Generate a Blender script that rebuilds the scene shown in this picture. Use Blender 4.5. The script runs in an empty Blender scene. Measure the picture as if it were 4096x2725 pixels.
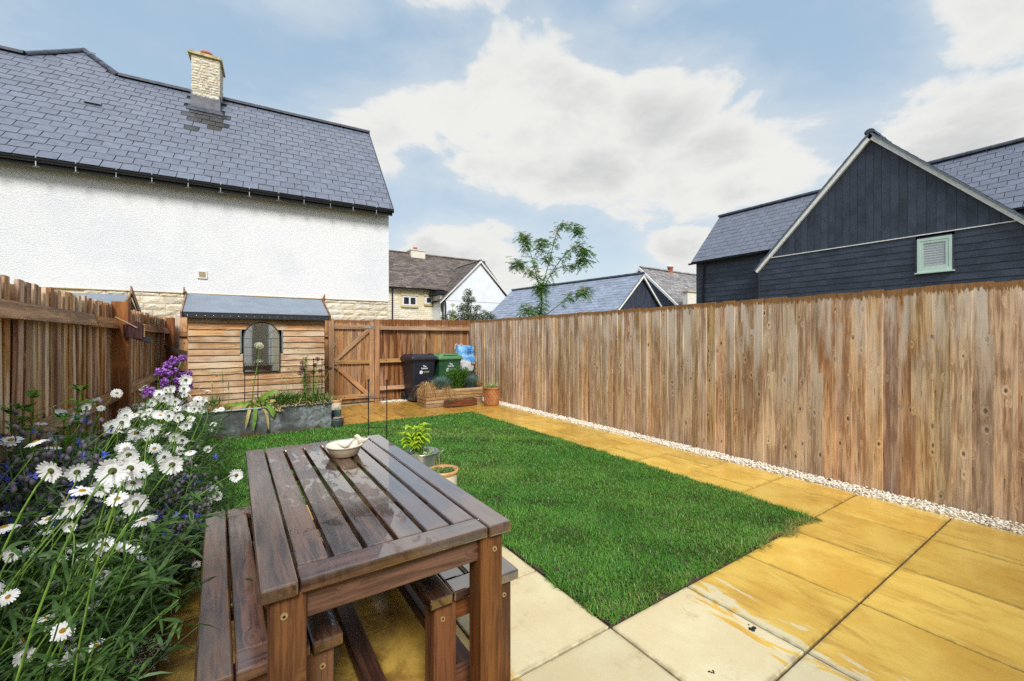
import bpy, bmesh, math, random
import numpy as np
from mathutils import Vector, Matrix, Quaternion

R = math.radians
random.seed(11)
rng = np.random.default_rng(11)
sc = bpy.context.scene
COL = sc.collection

# ------------------------------------------------------------------ camera
cam_d = bpy.data.cameras.new('camera')
cam_d.sensor_width = 36.0
cam_d.lens = 14.755
cam_d.clip_start = 0.02
cam_d.clip_end = 3000
cam_d.shift_y = -0.0017
cam = bpy.data.objects.new('camera', cam_d)
COL.objects.link(cam)
cam.location = (0, 0, 1.358)
cam.rotation_euler = (R(90), 0, -math.atan2(.552, .834))
sc.camera = cam

# ------------------------------------------------------------------ world, sun, exposure
SUN_EL, SUN_AZ = 44.0, 199.0          # degrees; azimuth measured from +Y towards +X
world = bpy.data.worlds.new('World')
sc.world = world
world.use_nodes = True


class NT:
    """small helper for building node trees"""
    def __init__(self, tree):
        self.t = tree
        self.N = tree.nodes
        self.L = tree.links

    def n(self, kind, ins=None, **props):
        nd = self.N.new(kind)
        for k, v in props.items():
            setattr(nd, k, v)
        for k, v in (ins or {}).items():
            self.set(nd.inputs[k], v)
        return nd

    def set(self, sock, v):
        if isinstance(v, bpy.types.NodeSocket):
            self.L.new(v, sock)
        elif v is not None:
            if sock.type == 'RGBA' and len(v) == 3:
                v = (*v, 1)
            sock.default_value = v

    def math(self, op, a, b=None, c=None, clamp=False):
        nd = self.n('ShaderNodeMath', operation=op, use_clamp=clamp)
        self.set(nd.inputs[0], a)
        if b is not None:
            self.set(nd.inputs[1], b)
        if c is not None:
            self.set(nd.inputs[2], c)
        return nd.outputs[0]

    def vmath(self, op, a, b=None):
        nd = self.n('ShaderNodeVectorMath', operation=op)
        self.set(nd.inputs[0], a)
        if b is not None:
            self.set(nd.inputs[1], b)
        return nd.outputs[0]

    def noise(self, vec, scale, detail=4, rough=.55, dist=0.0):
        nd = self.n('ShaderNodeTexNoise', {'Scale': scale, 'Detail': detail, 'Roughness': rough, 'Distortion': dist})
        if vec is not None:
            self.L.new(vec, nd.inputs['Vector'])
        return nd.outputs['Fac']

    def voro(self, vec, scale, feature='F1', rnd=1.0):
        nd = self.n('ShaderNodeTexVoronoi', {'Scale': scale, 'Randomness': rnd}, feature=feature)
        if vec is not None:
            self.L.new(vec, nd.inputs['Vector'])
        return nd

    def ramp(self, fac, stops, interp='LINEAR'):
        nd = self.n('ShaderNodeValToRGB')
        nd.color_ramp.interpolation = interp
        el = nd.color_ramp.elements
        while len(el) < len(stops):
            el.new(.5)
        for e, (p, c) in zip(el, stops):
            e.position = p
            e.color = (*c, 1) if hasattr(c, '__len__') else (c, c, c, 1)
        self.set(nd.inputs[0], fac)
        return nd.outputs[0]

    def step(self, v, a, b):
        nd = self.n('ShaderNodeMapRange', {'From Min': a, 'From Max': b, 'To Min': 0., 'To Max': 1.},
                    interpolation_type='SMOOTHSTEP')
        self.set(nd.inputs[0], v)
        return nd.outputs[0]

    def mix(self, fac, a, b, mode='MIX'):
        nd = self.n('ShaderNodeMix', data_type='RGBA', blend_type=mode)
        self.set(nd.inputs[0], fac)
        self.set(nd.inputs[6], a)
        self.set(nd.inputs[7], b)
        return nd.outputs[2]

    def sep(self, v):
        nd = self.n('ShaderNodeSeparateXYZ')
        self.L.new(v, nd.inputs[0])
        return nd.outputs

    def comb(self, x, y, z):
        nd = self.n('ShaderNodeCombineXYZ')
        for s, v in zip(nd.inputs, (x, y, z)):
            self.set(s, v)
        return nd.outputs[0]

    def mapping(self, v, loc=(0, 0, 0), rot=(0, 0, 0), scale=(1, 1, 1)):
        nd = self.n('ShaderNodeMapping')
        self.L.new(v, nd.inputs[0])
        nd.inputs[1].default_value = loc
        nd.inputs[2].default_value = rot
        nd.inputs[3].default_value = scale
        return nd.outputs[0]

    def bump(self, h, strength=.3, dist=.01, normal=None):
        nd = self.n('ShaderNodeBump', {'Strength': strength, 'Distance': dist, 'Height': h})
        if normal is not None:
            self.L.new(normal, nd.inputs['Normal'])
        return nd.outputs[0]


W = NT(world.node_tree)
for nd in list(W.N):
    W.N.remove(nd)
sky = W.n('ShaderNodeTexSky', sky_type='NISHITA', sun_disc=False)
sky.sun_elevation = R(SUN_EL)
sky.sun_rotation = R(SUN_AZ)
sky.air_density = 1.0
sky.dust_density = 2.0
sky.ozone_density = 1.2
gen = W.n('ShaderNodeTexCoord').outputs['Generated']
sx, sy, sz = W.sep(gen)
az = W.math('ARCTAN2', sx, sy)
el = W.math('ARCSINE', sz)
# domain of the cloud noise: the direction itself, stretched so that clouds flatten towards the horizon
q = W.math('DIVIDE', 1.0, W.math('ADD', W.math('MAXIMUM', sz, 0.0), 0.35))
cv = W.comb(W.math('MULTIPLY', sx, q), W.math('MULTIPLY', sy, q), W.math('MULTIPLY', sz, 1.5))
n1 = W.noise(cv, 3.6, 10, .58, .25)
n2 = W.noise(W.vmath('ADD', cv, (3.1, 1.7, .4)), 1.15, 4, .5)
CLOUDS = [(32.0, 29.0, 9, 6.0, 1.15), (24.5, 28.0, 13, 5.6, 1.05), (39.0, 27.5, 15, 7.4, 1.2), (51.5, 26.5, 9, 7.0, 1.1), (61.0, 20.0, 14.0, 6.0, 1.2),
          (42.0, 22.0, 20, 4.4, 1.15), (8.0, 36.0, 9.0, 3.0, .62), (79.0, 17.5, 10.0, 5.2, 1.15), (87.0, 27.0, 9.0, 5.0, .9),
          (26.6, 11.0, 10.5, 5.2, 1.15), (56.0, 11.0, 5.4, 3.2, 1.1), (15.0, 24.0, 9, 4.6, .62), (50.8, 37.5, 5, 2.6, .6),
          (61.9, 37.0, 6, 2.0, .52), (32.0, 7.5, 10, 4.0, .9), (24, 39.5, 9, 2.4, .55), (66.0, 24.5, 3.6, 2.2, .55)]
mask = None
for a0, e0, ra, re, wgt in CLOUDS:
    da = W.math('DIVIDE', W.math('SUBTRACT', az, R(a0)), R(ra))
    de = W.math('DIVIDE', W.math('SUBTRACT', el, R(e0)), R(re))
    d2 = W.math('ADD', W.math('MULTIPLY', da, da), W.math('MULTIPLY', de, de))
    g = W.math('MULTIPLY', W.math('EXPONENT', W.math('MULTIPLY', d2, -0.9)), wgt)
    mask = g if mask is None else W.math('MAXIMUM', mask, g)
# the same kind of broken cloud all round, away from the part in view
inview = W.math('MULTIPLY', W.step(az, R(-25), R(-10)), W.math('SUBTRACT', 1.0, W.step(az, R(80), R(97))))
inview = W.math('MULTIPLY', inview, W.math('SUBTRACT', 1.0, W.step(el, R(37), R(48))))
other = W.math('MULTIPLY', W.step(n2, .42, .62), .95)
mask = W.math('ADD', W.math('MULTIPLY', mask, inview), W.math('MULTIPLY', other, W.math('SUBTRACT', 1.0, inview)))
dens = W.math('ADD', mask, W.math('MULTIPLY', W.math('SUBTRACT', n1, .5), 1.9))
cover = W.step(dens, .42, .76)
veil = W.math('MULTIPLY', W.step(W.math('ADD', mask, W.math('MULTIPLY', W.math('SUBTRACT', n1, .46), 1.6)), .02, .95), .55)
cover = W.math('MAXIMUM', cover, veil)
thick = W.step(dens, .60, 1.45)
nlow = W.noise(W.vmath('ADD', cv, (0.03, 0.02, .10)), 3.4, 6, .55, .2)
shade = W.math('MULTIPLY', thick, W.step(nlow, .38, .60))
ccol = W.mix(shade, (5.15, 5.15, 5.0), (3.75, 3.82, 3.8))
haze = W.math('POWER', W.math('SUBTRACT', 1.0, W.math('MAXIMUM', sz, 0.0)), 3.5)
hz = W.mix(W.math('MINIMUM', W.math('MULTIPLY', haze, 1.45), 1.0), (2.35, 3.38, 4.45), (4.25, 4.88, 5.1))
skyc = W.mix(.80, sky.outputs[0], hz)
col = W.mix(cover, skyc, ccol)
bg = W.n('ShaderNodeBackground', {'Color': col, 'Strength': 0.1})
W.L.new(bg.outputs[0], W.n('ShaderNodeOutputWorld').inputs[0])

sun_d = bpy.data.lights.new('sun', 'SUN')
sun_d.energy = 2.25
sun_d.angle = R(18)
sun_d.color = (1.0, .98, .95)
sun = bpy.data.objects.new('sun', sun_d)
COL.objects.link(sun)
sd = Vector((math.sin(R(SUN_AZ)) * math.cos(R(SUN_EL)), math.cos(R(SUN_AZ)) * math.cos(R(SUN_EL)), math.sin(R(SUN_EL))))
sun.rotation_euler = sd.to_track_quat('Z', 'Y').to_euler()

sc.view_settings.view_transform = 'Standard'
sc.view_settings.look = 'None'
sc.view_settings.exposure = 0.75
sc.view_settings.gamma = 1.0
sc.view_settings.use_curve_mapping = False
sc.cycles.max_bounces = 8
sc.cycles.diffuse_bounces = 4
sc.cycles.glossy_bounces = 4
sc.cycles.transmission_bounces = 4
sc.cycles.transparent_max_bounces = 6
sc.cycles.use_denoising = False
sc.cycles.caustics_reflective = False
sc.cycles.caustics_refractive = False


# ------------------------------------------------------------------ materials
def srgb(r, g, b):
    def f(v):
        v /= 255.
        return v / 12.92 if v <= .04045 else ((v + .055) / 1.055) ** 2.4
    return (f(r), f(g), f(b))


def newmat(name):
    m = bpy.data.materials.new(name)
    m.use_nodes = True
    t = NT(m.node_tree)
    b = t.N['Principled BSDF']
    return m, t, b


def objcoord(t, spread=37.0):
    """object coordinates pushed to another place of the texture for every object"""
    o = t.n('ShaderNodeTexCoord').outputs['Object']
    r = t.n('ShaderNodeObjectInfo').outputs['Random']
    off = t.math('MULTIPLY', r, spread)
    return t.vmath('ADD', o, t.comb(off, t.math('MULTIPLY', off, 1.37), t.math('MULTIPLY', off, .71))), r, o


def plain(name, c, rough=.6, c2=None, scale=8., bump=0., bscale=40., metal=0., var=.12, spec=None, detail=5, coat=0.):
    m, t, b = newmat(name)
    v, r, o = objcoord(t)
    c2 = c2 or tuple(x * .72 for x in c)
    f = t.noise(v, scale, detail, .6)
    colr = t.mix(t.step(f, .35, .65), c, c2)
    if var:
        hs = t.n('ShaderNodeHueSaturation', {'Color': colr})
        t.set(hs.inputs['Value'], t.math('ADD', 1 - var, t.math('MULTIPLY', r, 2 * var)))
        colr = hs.outputs[0]
    t.set(b.inputs['Base Color'], colr)
    t.set(b.inputs['Roughness'], t.math('ADD', rough - .08, t.math('MULTIPLY', f, .16)))
    b.inputs['Metallic'].default_value = metal
    if spec is not None:
        b.inputs['Specular IOR Level'].default_value = spec
    if coat:
        b.inputs['Coat Weight'].default_value = coat
        b.inputs['Coat Roughness'].default_value = .12
    if bump:
        t.set(b.inputs['Normal'], t.bump(t.noise(v, bscale, 6, .6), bump, .01))
    return m


def wood(name, light, dark, knot=(.05, .025, .012), axis='Z', rough=.75, knots=1.0, bump=.35, grain=1.0, var=.18, huevar=.02,
         extra=None):
    """sawn timber: grain along one axis, knots, a tint of its own for every board"""
    m, t, b = newmat(name)
    v, r, o = objcoord(t)
    sc_ = {'X': (.055, 1, 1), 'Y': (1, .055, 1), 'Z': (1, 1, .055)}[axis]
    ks = {'X': (.5, 1, 1), 'Y': (1, .5, 1), 'Z': (1, .0, .5)}[axis]
    kv = t.voro(t.mapping(v, scale=tuple(k * 14. for k in ks)), 1.0)
    kd = kv.outputs['Distance']
    kc = t.sep(kv.outputs['Color'])[0]
    pick = t.math('GREATER_THAN', kc, 1 - .30 * knots)
    near = t.math('MULTIPLY', t.math('SUBTRACT', 1.0, t.step(kd, .0, .42)), pick)
    kn = t.math('MULTIPLY', t.math('SUBTRACT', 1.0, t.step(kd, .10, .20)), pick)
    halo = t.math('MULTIPLY', t.math('SUBTRACT', 1.0, t.step(kd, .16, .34)), pick)
    gv = t.vmath('ADD', t.mapping(v, scale=sc_), t.comb(t.math('MULTIPLY', near, .05), t.math('MULTIPLY', near, .05), t.math('MULTIPLY', near, .05)))
    g1 = t.noise(gv, 75 * grain, 5, .62, .5)
    g2 = t.noise(gv, 14 * grain, 4, .5, .6)
    big = t.noise(v, 1.7, 3, .5)
    f = t.math('ADD', t.math('MULTIPLY', g1, .5), t.math('ADD', t.math('MULTIPLY', g2, .35), t.math('MULTIPLY', big, .25)))
    c = t.mix(t.step(f, .47, .64), dark, light)
    c = t.mix(t.math('MULTIPLY', halo, .35), c, tuple(min(1, x * 1.25) for x in light))
    c = t.mix(t.math('MULTIPLY', kn, .88), c, knot)
    ck = t.noise(t.mapping(v, scale=tuple(q * s for q, s in zip((34, 34, 34), tuple(.03 if s < .5 else 1 for s in sc_)))), 1.0, 3, .6)
    c = t.mix(t.math('MULTIPLY', t.step(ck, .63, .72), .55), c, tuple(x * .35 for x in dark))
    hs = t.n('ShaderNodeHueSaturation', {'Color': c})
    t.set(hs.inputs['Value'], t.math('ADD', 1 - var, t.math('MULTIPLY', r, 2 * var)))
    rr = t.math('FRACT', t.math('MULTIPLY', r, 17.3))
    t.set(hs.inputs['Saturation'], t.math('ADD', .85, t.math('MULTIPLY', rr, .3)))
    t.set(hs.inputs['Hue'], t.math('ADD', .5 - huevar / 2, t.math('MULTIPLY', t.math('FRACT', t.math('MULTIPLY', r, 7.7)), huevar)))
    c = hs.outputs[0]
    ro = t.math('ADD', rough - .1, t.math('MULTIPLY', g2, .2))
    if extra:
        c, ro = extra(t, o, v, r, c, ro, f)
    t.set(b.inputs['Base Color'], c)
    t.set(b.inputs['Roughness'], ro if isinstance(ro, bpy.types.NodeSocket) else ro[0])
    t.set(b.inputs['Normal'], t.bump(t.math('SUBTRACT', f, t.math('MULTIPLY', kn, .3)), bump, .004))
    return m


def leafmat(name, c1, c2, c3=None, rough=.5, trans=.35, scale=9., gloss=.5):
    m, t, b = newmat(name)
    v, r, o = objcoord(t)
    f = t.noise(v, scale, 3, .6)
    f2 = t.noise(v, scale * 6, 2, .5)
    c = t.mix(t.step(f, .35, .65), c1, c2)
    c = t.mix(t.math('MULTIPLY', t.step(f2, .5, .75), .7), c, c3 or tuple(x * 1.35 for x in c2))
    t.set(b.inputs['Base Color'], c)
    b.inputs['Roughness'].default_value = rough
    b.inputs['Specular IOR Level'].default_value = gloss
    tr = t.n('ShaderNodeBsdfTranslucent', {'Color': c})
    mx = t.n('ShaderNodeMixShader', {0: trans})
    t.L.new(b.outputs[0], mx.inputs[1])
    t.L.new(tr.outputs[0], mx.inputs[2])
    t.L.new(mx.outputs[0], t.N['Material Output'].inputs[0])
    return m


M = {}


def wet_top(top, band, cwet, jag=.10):
    """rain has soaked into the end grain: a darker, warmer band with a ragged edge below the top of each board"""
    def ex(t, o, v, r, c, ro, f):
        z = t.sep(o)[2]
        jn = t.noise(t.mapping(v, scale=(60, 60, 4)), 1.0, 6, .7)
        edge = t.math('ADD', top - band - jag, t.math('MULTIPLY', jn, 2 * jag))
        w = t.step(t.math('SUBTRACT', z, edge), -.004, .006)
        c = t.mix(w, c, t.mix(t.step(f, .42, .68), tuple(x * .55 for x in cwet), cwet))
        return c, t.mix(w, ro, (.38, .38, .38))
    return ex


def fence_weather(t, o, v, r, c, ro, f):
    # silvered patches on the upper half, warmer towards the foot, dark nail runs
    z = t.sep(o)[2]
    sv = t.noise(t.mapping(v, scale=(7, 7, 1.1)), 1.0, 5, .6)
    s = t.math('MULTIPLY', t.step(sv, .42, .62), t.math('ADD', .15, t.math('MULTIPLY', t.step(z, .3, 1.7), .65)))
    c = t.mix(s, c, srgb(224, 210, 194))
    ox = t.sep(o)[0]
    nx_ = t.math('SUBTRACT', 1.0, t.step(t.math('ABSOLUTE', t.math('SUBTRACT', ox, t.math('ADD', .035, t.math('MULTIPLY', r, .05)))), .0012, .0035))
    zn = t.math('ADD', z, t.math('MULTIPLY', r, .04))
    run1 = t.math('MULTIPLY', t.step(zn, .86, .93), t.math('SUBTRACT', 1.0, t.step(zn, .945, .95)))
    run2 = t.math('MULTIPLY', t.step(zn, .24, .34), t.math('SUBTRACT', 1.0, t.step(zn, .355, .36)))
    c = t.mix(t.math('MULTIPLY', nx_, t.math('MULTIPLY', t.math('ADD', run1, run2), .8)), c, srgb(50, 42, 38))
    c, ro = wet_top(1.79, .060, srgb(164, 118, 66))(t, o, v, r, c, ro, f)
    return c, ro


def back_weather(t, o, v, r, c, ro, f):
    pos = t.n('ShaderNodeNewGeometry').outputs['Position']
    px, py, pz = t.sep(pos)
    st = t.noise(t.comb(t.math('MULTIPLY', px, 16.), 0.0, t.math('MULTIPLY', pz, 1.2)), 1.0, 3, .5)
    d = t.math('ABSOLUTE', t.math('SUBTRACT', px, 3.02))
    reach = t.math('SUBTRACT', .80, t.math('MULTIPLY', d, .30))
    w = t.step(t.math('ADD', st, t.math('MULTIPLY', reach, .42)), .80, .85)
    c = t.mix(t.math('MULTIPLY', w, .85), c, srgb(96, 52, 20))
    jn = t.noise(t.comb(t.math('MULTIPLY', px, 30.), 0.0, t.math('MULTIPLY', pz, 6.)), 1.0, 4, .6)
    wt = t.step(t.math('SUBTRACT', pz, t.math('ADD', 1.60, t.math('MULTIPLY', jn, .16))), -.004, .006)
    c = t.mix(t.math('MULTIPLY', wt, .8), c, srgb(120, 72, 34))
    return c, t.mix(t.math('MAXIMUM', w, wt), ro, (.42, .42, .42))


def plank_weather(t, o, v, r, c, ro, f):
    s = t.step(t.noise(v, 2.2, 4, .6), .46, .66)
    return t.mix(t.math('MULTIPLY', s, .55), c, srgb(205, 188, 160)), ro


M['fence_right'] = wood('weathered_fence_timber', srgb(218, 184, 144), srgb(152, 114, 80), knot=srgb(62, 44, 34), extra=fence_weather, bump=.8, grain=.8, knots=1.5, var=.22, huevar=.025)
M['fence_back'] = wood('fence_timber', srgb(174, 132, 92), srgb(132, 92, 58), knot=srgb(80, 48, 26), extra=back_weather, bump=.4)


def left_weather(t, o, v, r, c, ro, f):
    s = t.step(t.noise(t.mapping(v, scale=(8, 8, 1.0)), 1.0, 4, .6), .47, .64)
    c = t.mix(t.math('MULTIPLY', s, .65), c, srgb(240, 222, 194))
    dk = t.step(t.noise(t.mapping(v, scale=(10, 10, 2.0)), 1.0, 4, .6), .60, .72)
    return t.mix(t.math('MULTIPLY', dk, .6), c, srgb(62, 38, 24)), ro


M['fence_left'] = wood('rain_darkened_fence_timber', srgb(208, 158, 110), srgb(142, 94, 58), knot=srgb(46, 28, 18), extra=left_weather, bump=.5)
M['rail_x'] = wood('rail_timber_x', srgb(188, 148, 104), srgb(148, 106, 68), axis='X')
M['rail_y'] = wood('rail_timber_dark', srgb(190, 140, 98), srgb(130, 88, 56), axis='X', bump=.5)
M['post'] = wood('post_timber', srgb(176, 118, 66), srgb(130, 80, 42), axis='Z')
M['post_pale'] = wood('post_timber_pale', srgb(184, 140, 96), srgb(146, 104, 66), axis='Z')
M['shed'] = wood('shed_boarding', srgb(200, 164, 122), srgb(148, 112, 76), knot=srgb(96, 56, 28), axis='X', extra=plank_weather, knots=1.1)
M['barge'] = wood('bargeboard_timber', srgb(168, 132, 96), srgb(116, 84, 58), axis='X')
M['planter'] = wood('planter_timber', srgb(190, 160, 116), srgb(140, 110, 72), axis='X', knots=.5)
M['dark_trough'] = wood('stained_trough_timber', srgb(122, 70, 44), srgb(62, 34, 24), axis='X', knots=.3)
M['old_timber'] = wood('old_dark_timber', srgb(84, 62, 46), srgb(40, 30, 24), axis='Z', knots=.5)
M['log'] = wood('log_bark', srgb(104, 62, 56), srgb(52, 28, 28), axis='Z', knots=.2, bump=.9)


def table_wet(t, o, v, r, c, ro, f):
    pos = t.n('ShaderNodeNewGeometry').outputs['Position']
    px, py, pz = t.sep(pos)
    film = t.noise(t.vmath('MULTIPLY', pos, (15., 7., 15.)), 1.0, 6, .64, .8)
    lean = t.math('MULTIPLY', t.math('SUBTRACT', px, .36), .62)
    w = t.step(t.math('ADD', film, lean), .49, .54)
    fade = t.step(t.noise(t.vmath('MULTIPLY', pos, (14., 3., 3.)), 1.0, 4, .6), .44, .62)
    c = t.mix(t.math('MULTIPLY', fade, .40), c, srgb(116, 92, 78))
    c = t.mix(t.math('MULTIPLY', w, .35), c, srgb(46, 30, 24))
    t.N['Principled BSDF'].inputs['Coat IOR'].default_value = 2.6
    t.set(t.N['Principled BSDF'].inputs['Coat Weight'], t.math('ADD', .55, t.math('MULTIPLY', w, .45)))
    t.set(t.N['Principled BSDF'].inputs['Coat Roughness'], t.math('SUBTRACT', .15, t.math('MULTIPLY', w, .12)))
    return c, t.math('SUBTRACT', .40, t.math('MULTIPLY', w, .22))


M['table_top_y'] = wood('wet_stained_slats', srgb(104, 70, 52), srgb(42, 27, 22), knot=srgb(40, 24, 18), axis='Y', extra=table_wet, bump=.25, knots=.5)
M['table_top_x'] = wood('wet_stained_boards', srgb(104, 69, 51), srgb(44, 28, 22), knot=srgb(40, 24, 18), axis='X', extra=table_wet, bump=.25, knots=.5)
M['table_leg'] = wood('stained_leg_timber', srgb(118, 76, 44), srgb(78, 46, 26), knot=srgb(42, 24, 14), axis='Z', rough=.55, bump=.3, knots=.7)
M['table_apron_x'] = wood('stained_apron_timber', srgb(128, 86, 60), srgb(88, 56, 37), knot=srgb(70, 36, 20), axis='X', rough=.5, bump=.3, knots=.9)
M['table_apron_y'] = wood('stained_stretcher_timber', srgb(96, 62, 46), srgb(56, 36, 28), knot=srgb(30, 18, 14), axis='Y', rough=.45, bump=.3, knots=.5)

# slates
def slate(name, c1, c2, rough=.36, var=.16, bump=.5):
    m, t, b = newmat(name)
    v, r, o = objcoord(t)
    pos = t.n('ShaderNodeNewGeometry').outputs['Position']
    f = t.noise(t.mapping(v, scale=(4, 12, 4)), 1.6, 6, .6, .3)
    big = t.noise(pos, 1.3, 4, .55)
    ri = t.n('ShaderNodeNewGeometry').outputs['Random Per Island']
    c = t.mix(t.step(f, .35, .65), c1, c2)
    hs = t.n('ShaderNodeHueSaturation', {'Color': c})
    rv = t.math('FRACT', t.math('ADD', t.math('MULTIPLY', r, 3.7), ri))
    t.set(hs.inputs['Value'], t.math('ADD', 1 - var, t.math('MULTIPLY', rv, 2 * var)))
    t.set(b.inputs['Base Color'], hs.outputs[0])
    t.set(b.inputs['Roughness'], t.math('ADD', rough - .12, t.math('MULTIPLY', t.math('ADD', big, f), .12)))
    t.set(b.inputs['Normal'], t.bump(f, bump, .006))
    return m


M['slate'] = slate('wet_blue_slate', srgb(114, 121, 137), srgb(97, 104, 120), rough=.30, var=.09)
M['slate_dark_reflection'] = slate('wet_slate_chimney_reflection', srgb(52, 55, 62), srgb(40, 43, 50), rough=.16, var=.12)  # wet slate, with the chimney's dark reflection put into its colour
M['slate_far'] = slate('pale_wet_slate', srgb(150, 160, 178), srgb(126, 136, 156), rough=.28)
M['stone_tile'] = slate('stone_roof_tile', srgb(122, 108, 98), srgb(82, 74, 74), rough=.6, var=.35)
M['stone_tile_wet'] = slate('pale_stone_roof_tile', srgb(160, 154, 150), srgb(112, 108, 108), rough=.45, var=.3)
M['underlay'] = plain('roof_underlay', (.02, .022, .027), .8, var=0)
M['ridge'] = plain('ridge_tile', srgb(74, 78, 92), .42, srgb(52, 55, 66), 6, .3)
M['lead'] = plain('lead_flashing', srgb(84, 88, 98), .4, srgb(52, 56, 64), 5, .2)
M['black_plastic'] = plain('black_gutter', (.012, .012, .016), .35, var=0)
M['steel'] = plain('galvanised_steel', srgb(170, 172, 172), .35, srgb(120, 124, 126), 20, metal=.8)
M['white_plastic'] = plain('white_vent', srgb(232, 230, 222), .45, srgb(214, 210, 200), 8, var=0)
M['terracotta_chimney'] = plain('chimney_terracotta', srgb(206, 120, 98), .7, srgb(180, 98, 78), 10, .1)
M['coping'] = plain('lichened_coping', srgb(196, 182, 130), .85, srgb(150, 136, 96), 9, .4)


def render_wall():
    m, t, b = newmat('roughcast_white_render')
    v, r, o = objcoord(t)
    a = t.noise(t.mapping(v, scale=(1, 1, 1.4)), 55, 4, .6, .6)
    h = t.noise(t.mapping(v, scale=(1, 1, 2.2)), 24, 4, .6, 1.2)
    st = t.noise(v, .8, 5, .6)
    spots = t.voro(v, 1.9)
    sp = t.math('MULTIPLY', t.math('SUBTRACT', 1.0, t.step(spots.outputs['Distance'], .018, .034)),
                t.math('GREATER_THAN', t.sep(spots.outputs['Color'])[1], .80))
    c = t.mix(t.step(st, .4, .7), srgb(236, 236, 236), srgb(226, 227, 230))
    c = t.mix(t.math('MULTIPLY', sp, .75), c, srgb(176, 132, 82))
    t.set(b.inputs['Base Color'], c)
    b.inputs['Roughness'].default_value = .85
    t.set(b.inputs['Normal'], t.bump(t.math('ADD', a, h), .8, .016))
    return m


M['render'] = render_wall()
M['white_far'] = plain('smooth_white_render', srgb(234, 236, 238), .85, srgb(224, 228, 232), 2, .2, 30, var=0)


def rubble(name, c1, c2, c3, bump=1.0):
    m, t, b = newmat(name)
    v, r, o = objcoord(t)
    f = t.noise(v, 9, 7, .65, .4)
    g = t.noise(v, 34, 5, .65)
    c = t.mix(t.step(f, .34, .62), c1, c2)
    c = t.mix(t.math('MULTIPLY', t.step(g, .55, .72), .6), c, c3)
    hs = t.n('ShaderNodeHueSaturation', {'Color': c})
    t.set(hs.inputs['Value'], t.math('ADD', .86, t.math('MULTIPLY', r, .26)))
    t.set(hs.inputs['Saturation'], t.math('ADD', .75, t.math('MULTIPLY', t.math('FRACT', t.math('MULTIPLY', r, 9.1)), .5)))
    t.set(b.inputs['Base Color'], hs.outputs[0])
    b.inputs['Roughness'].default_value = .9
    t.set(b.inputs['Normal'], t.bump(t.math('ADD', f, t.math('MULTIPLY', g, .4)), bump, .03))
    return m


M['stone'] = rubble('honey_limestone', srgb(206, 192, 164), srgb(224, 216, 198), srgb(174, 152, 120))
M['stone_pale'] = rubble('pale_limestone', srgb(222, 210, 186), srgb(232, 224, 206), srgb(194, 178, 148), .5)
M['mortar'] = plain('lime_mortar', srgb(222, 208, 176), .95, srgb(216, 196, 152), 14, .3)
M['dressed'] = plain('dressed_stone', srgb(206, 186, 146), .85, srgb(188, 168, 128), 10, .2)
M['black_clad'] = None


def black_clad():
    m, t, b = newmat('charcoal_woodgrain_cladding')
    v, r, o = objcoord(t)
    gv = t.mapping(v, scale=(.7, .7, .7))
    g = t.n('ShaderNodeTexWave', {'Scale': 3.2, 'Distortion': 14.0, 'Detail': 3.0, 'Detail Scale': 1.6}, wave_type='BANDS', bands_direction='Z')
    t.L.new(t.mapping(v, scale=(2.0, 2.0, 9.0)), g.inputs[0])
    rain = t.noise(t.mapping(v, scale=(30, 30, 2.2)), 1.0, 3, .6)
    c = t.mix(t.step(t.noise(v, 2.0, 4), .4, .65), srgb(62, 69, 84), srgb(48, 54, 68))
    c = t.mix(t.math('MULTIPLY', t.step(rain, .62, .74), .35), c, srgb(104, 112, 130))
    hs = t.n('ShaderNodeHueSaturation', {'Color': c})
    t.set(hs.inputs['Value'], t.math('ADD', .85, t.math('MULTIPLY', r, .3)))
    t.set(b.inputs['Base Color'], hs.outputs[0])
    b.inputs['Roughness'].default_value = .42
    t.set(b.inputs['Normal'], t.bump(g.outputs['Fac'], .35, .008))
    return m


M['black_clad'] = black_clad()
M['white_barge'] = plain('off_white_bargeboard', srgb(244, 243, 238), .6, srgb(224, 222, 214), 12, .2)
M['sage'] = plain('sage_green_window', srgb(198, 218, 206), .4, srgb(188, 210, 198), 5, var=0)
M['upvc'] = plain('white_window_frame', srgb(236, 238, 240), .35, srgb(226, 228, 232), 4, var=0)
M['dark_glass'] = plain('dark_window_glass', (.015, .018, .024), .06, (.03, .034, .04), 3, var=0, spec=.8)


def glassmat():
    m, t, b = newmat('window_glass')
    b.inputs['Base Color'].default_value = (.8, .85, .88, 1)
    b.inputs['Roughness'].default_value = .03
    t.set(b.inputs['Alpha'], (.28))
    return m


M['glass'] = glassmat()


def mirror_mat():
    m, t, b = newmat('rain_spotted_mirror')
    v, r, o = objcoord(t)
    b.inputs['Base Color'].default_value = (.95, .95, .94, 1)
    b.inputs['Metallic'].default_value = 1.0
    b.inputs['Roughness'].default_value = .03
    d = t.voro(v, 170)
    t.set(b.inputs['Normal'], t.bump(t.math('SUBTRACT', 1.0, t.step(d.outputs['Distance'], .0, .35)), .015, .001))
    return m


M['mirror'] = mirror_mat()


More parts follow.
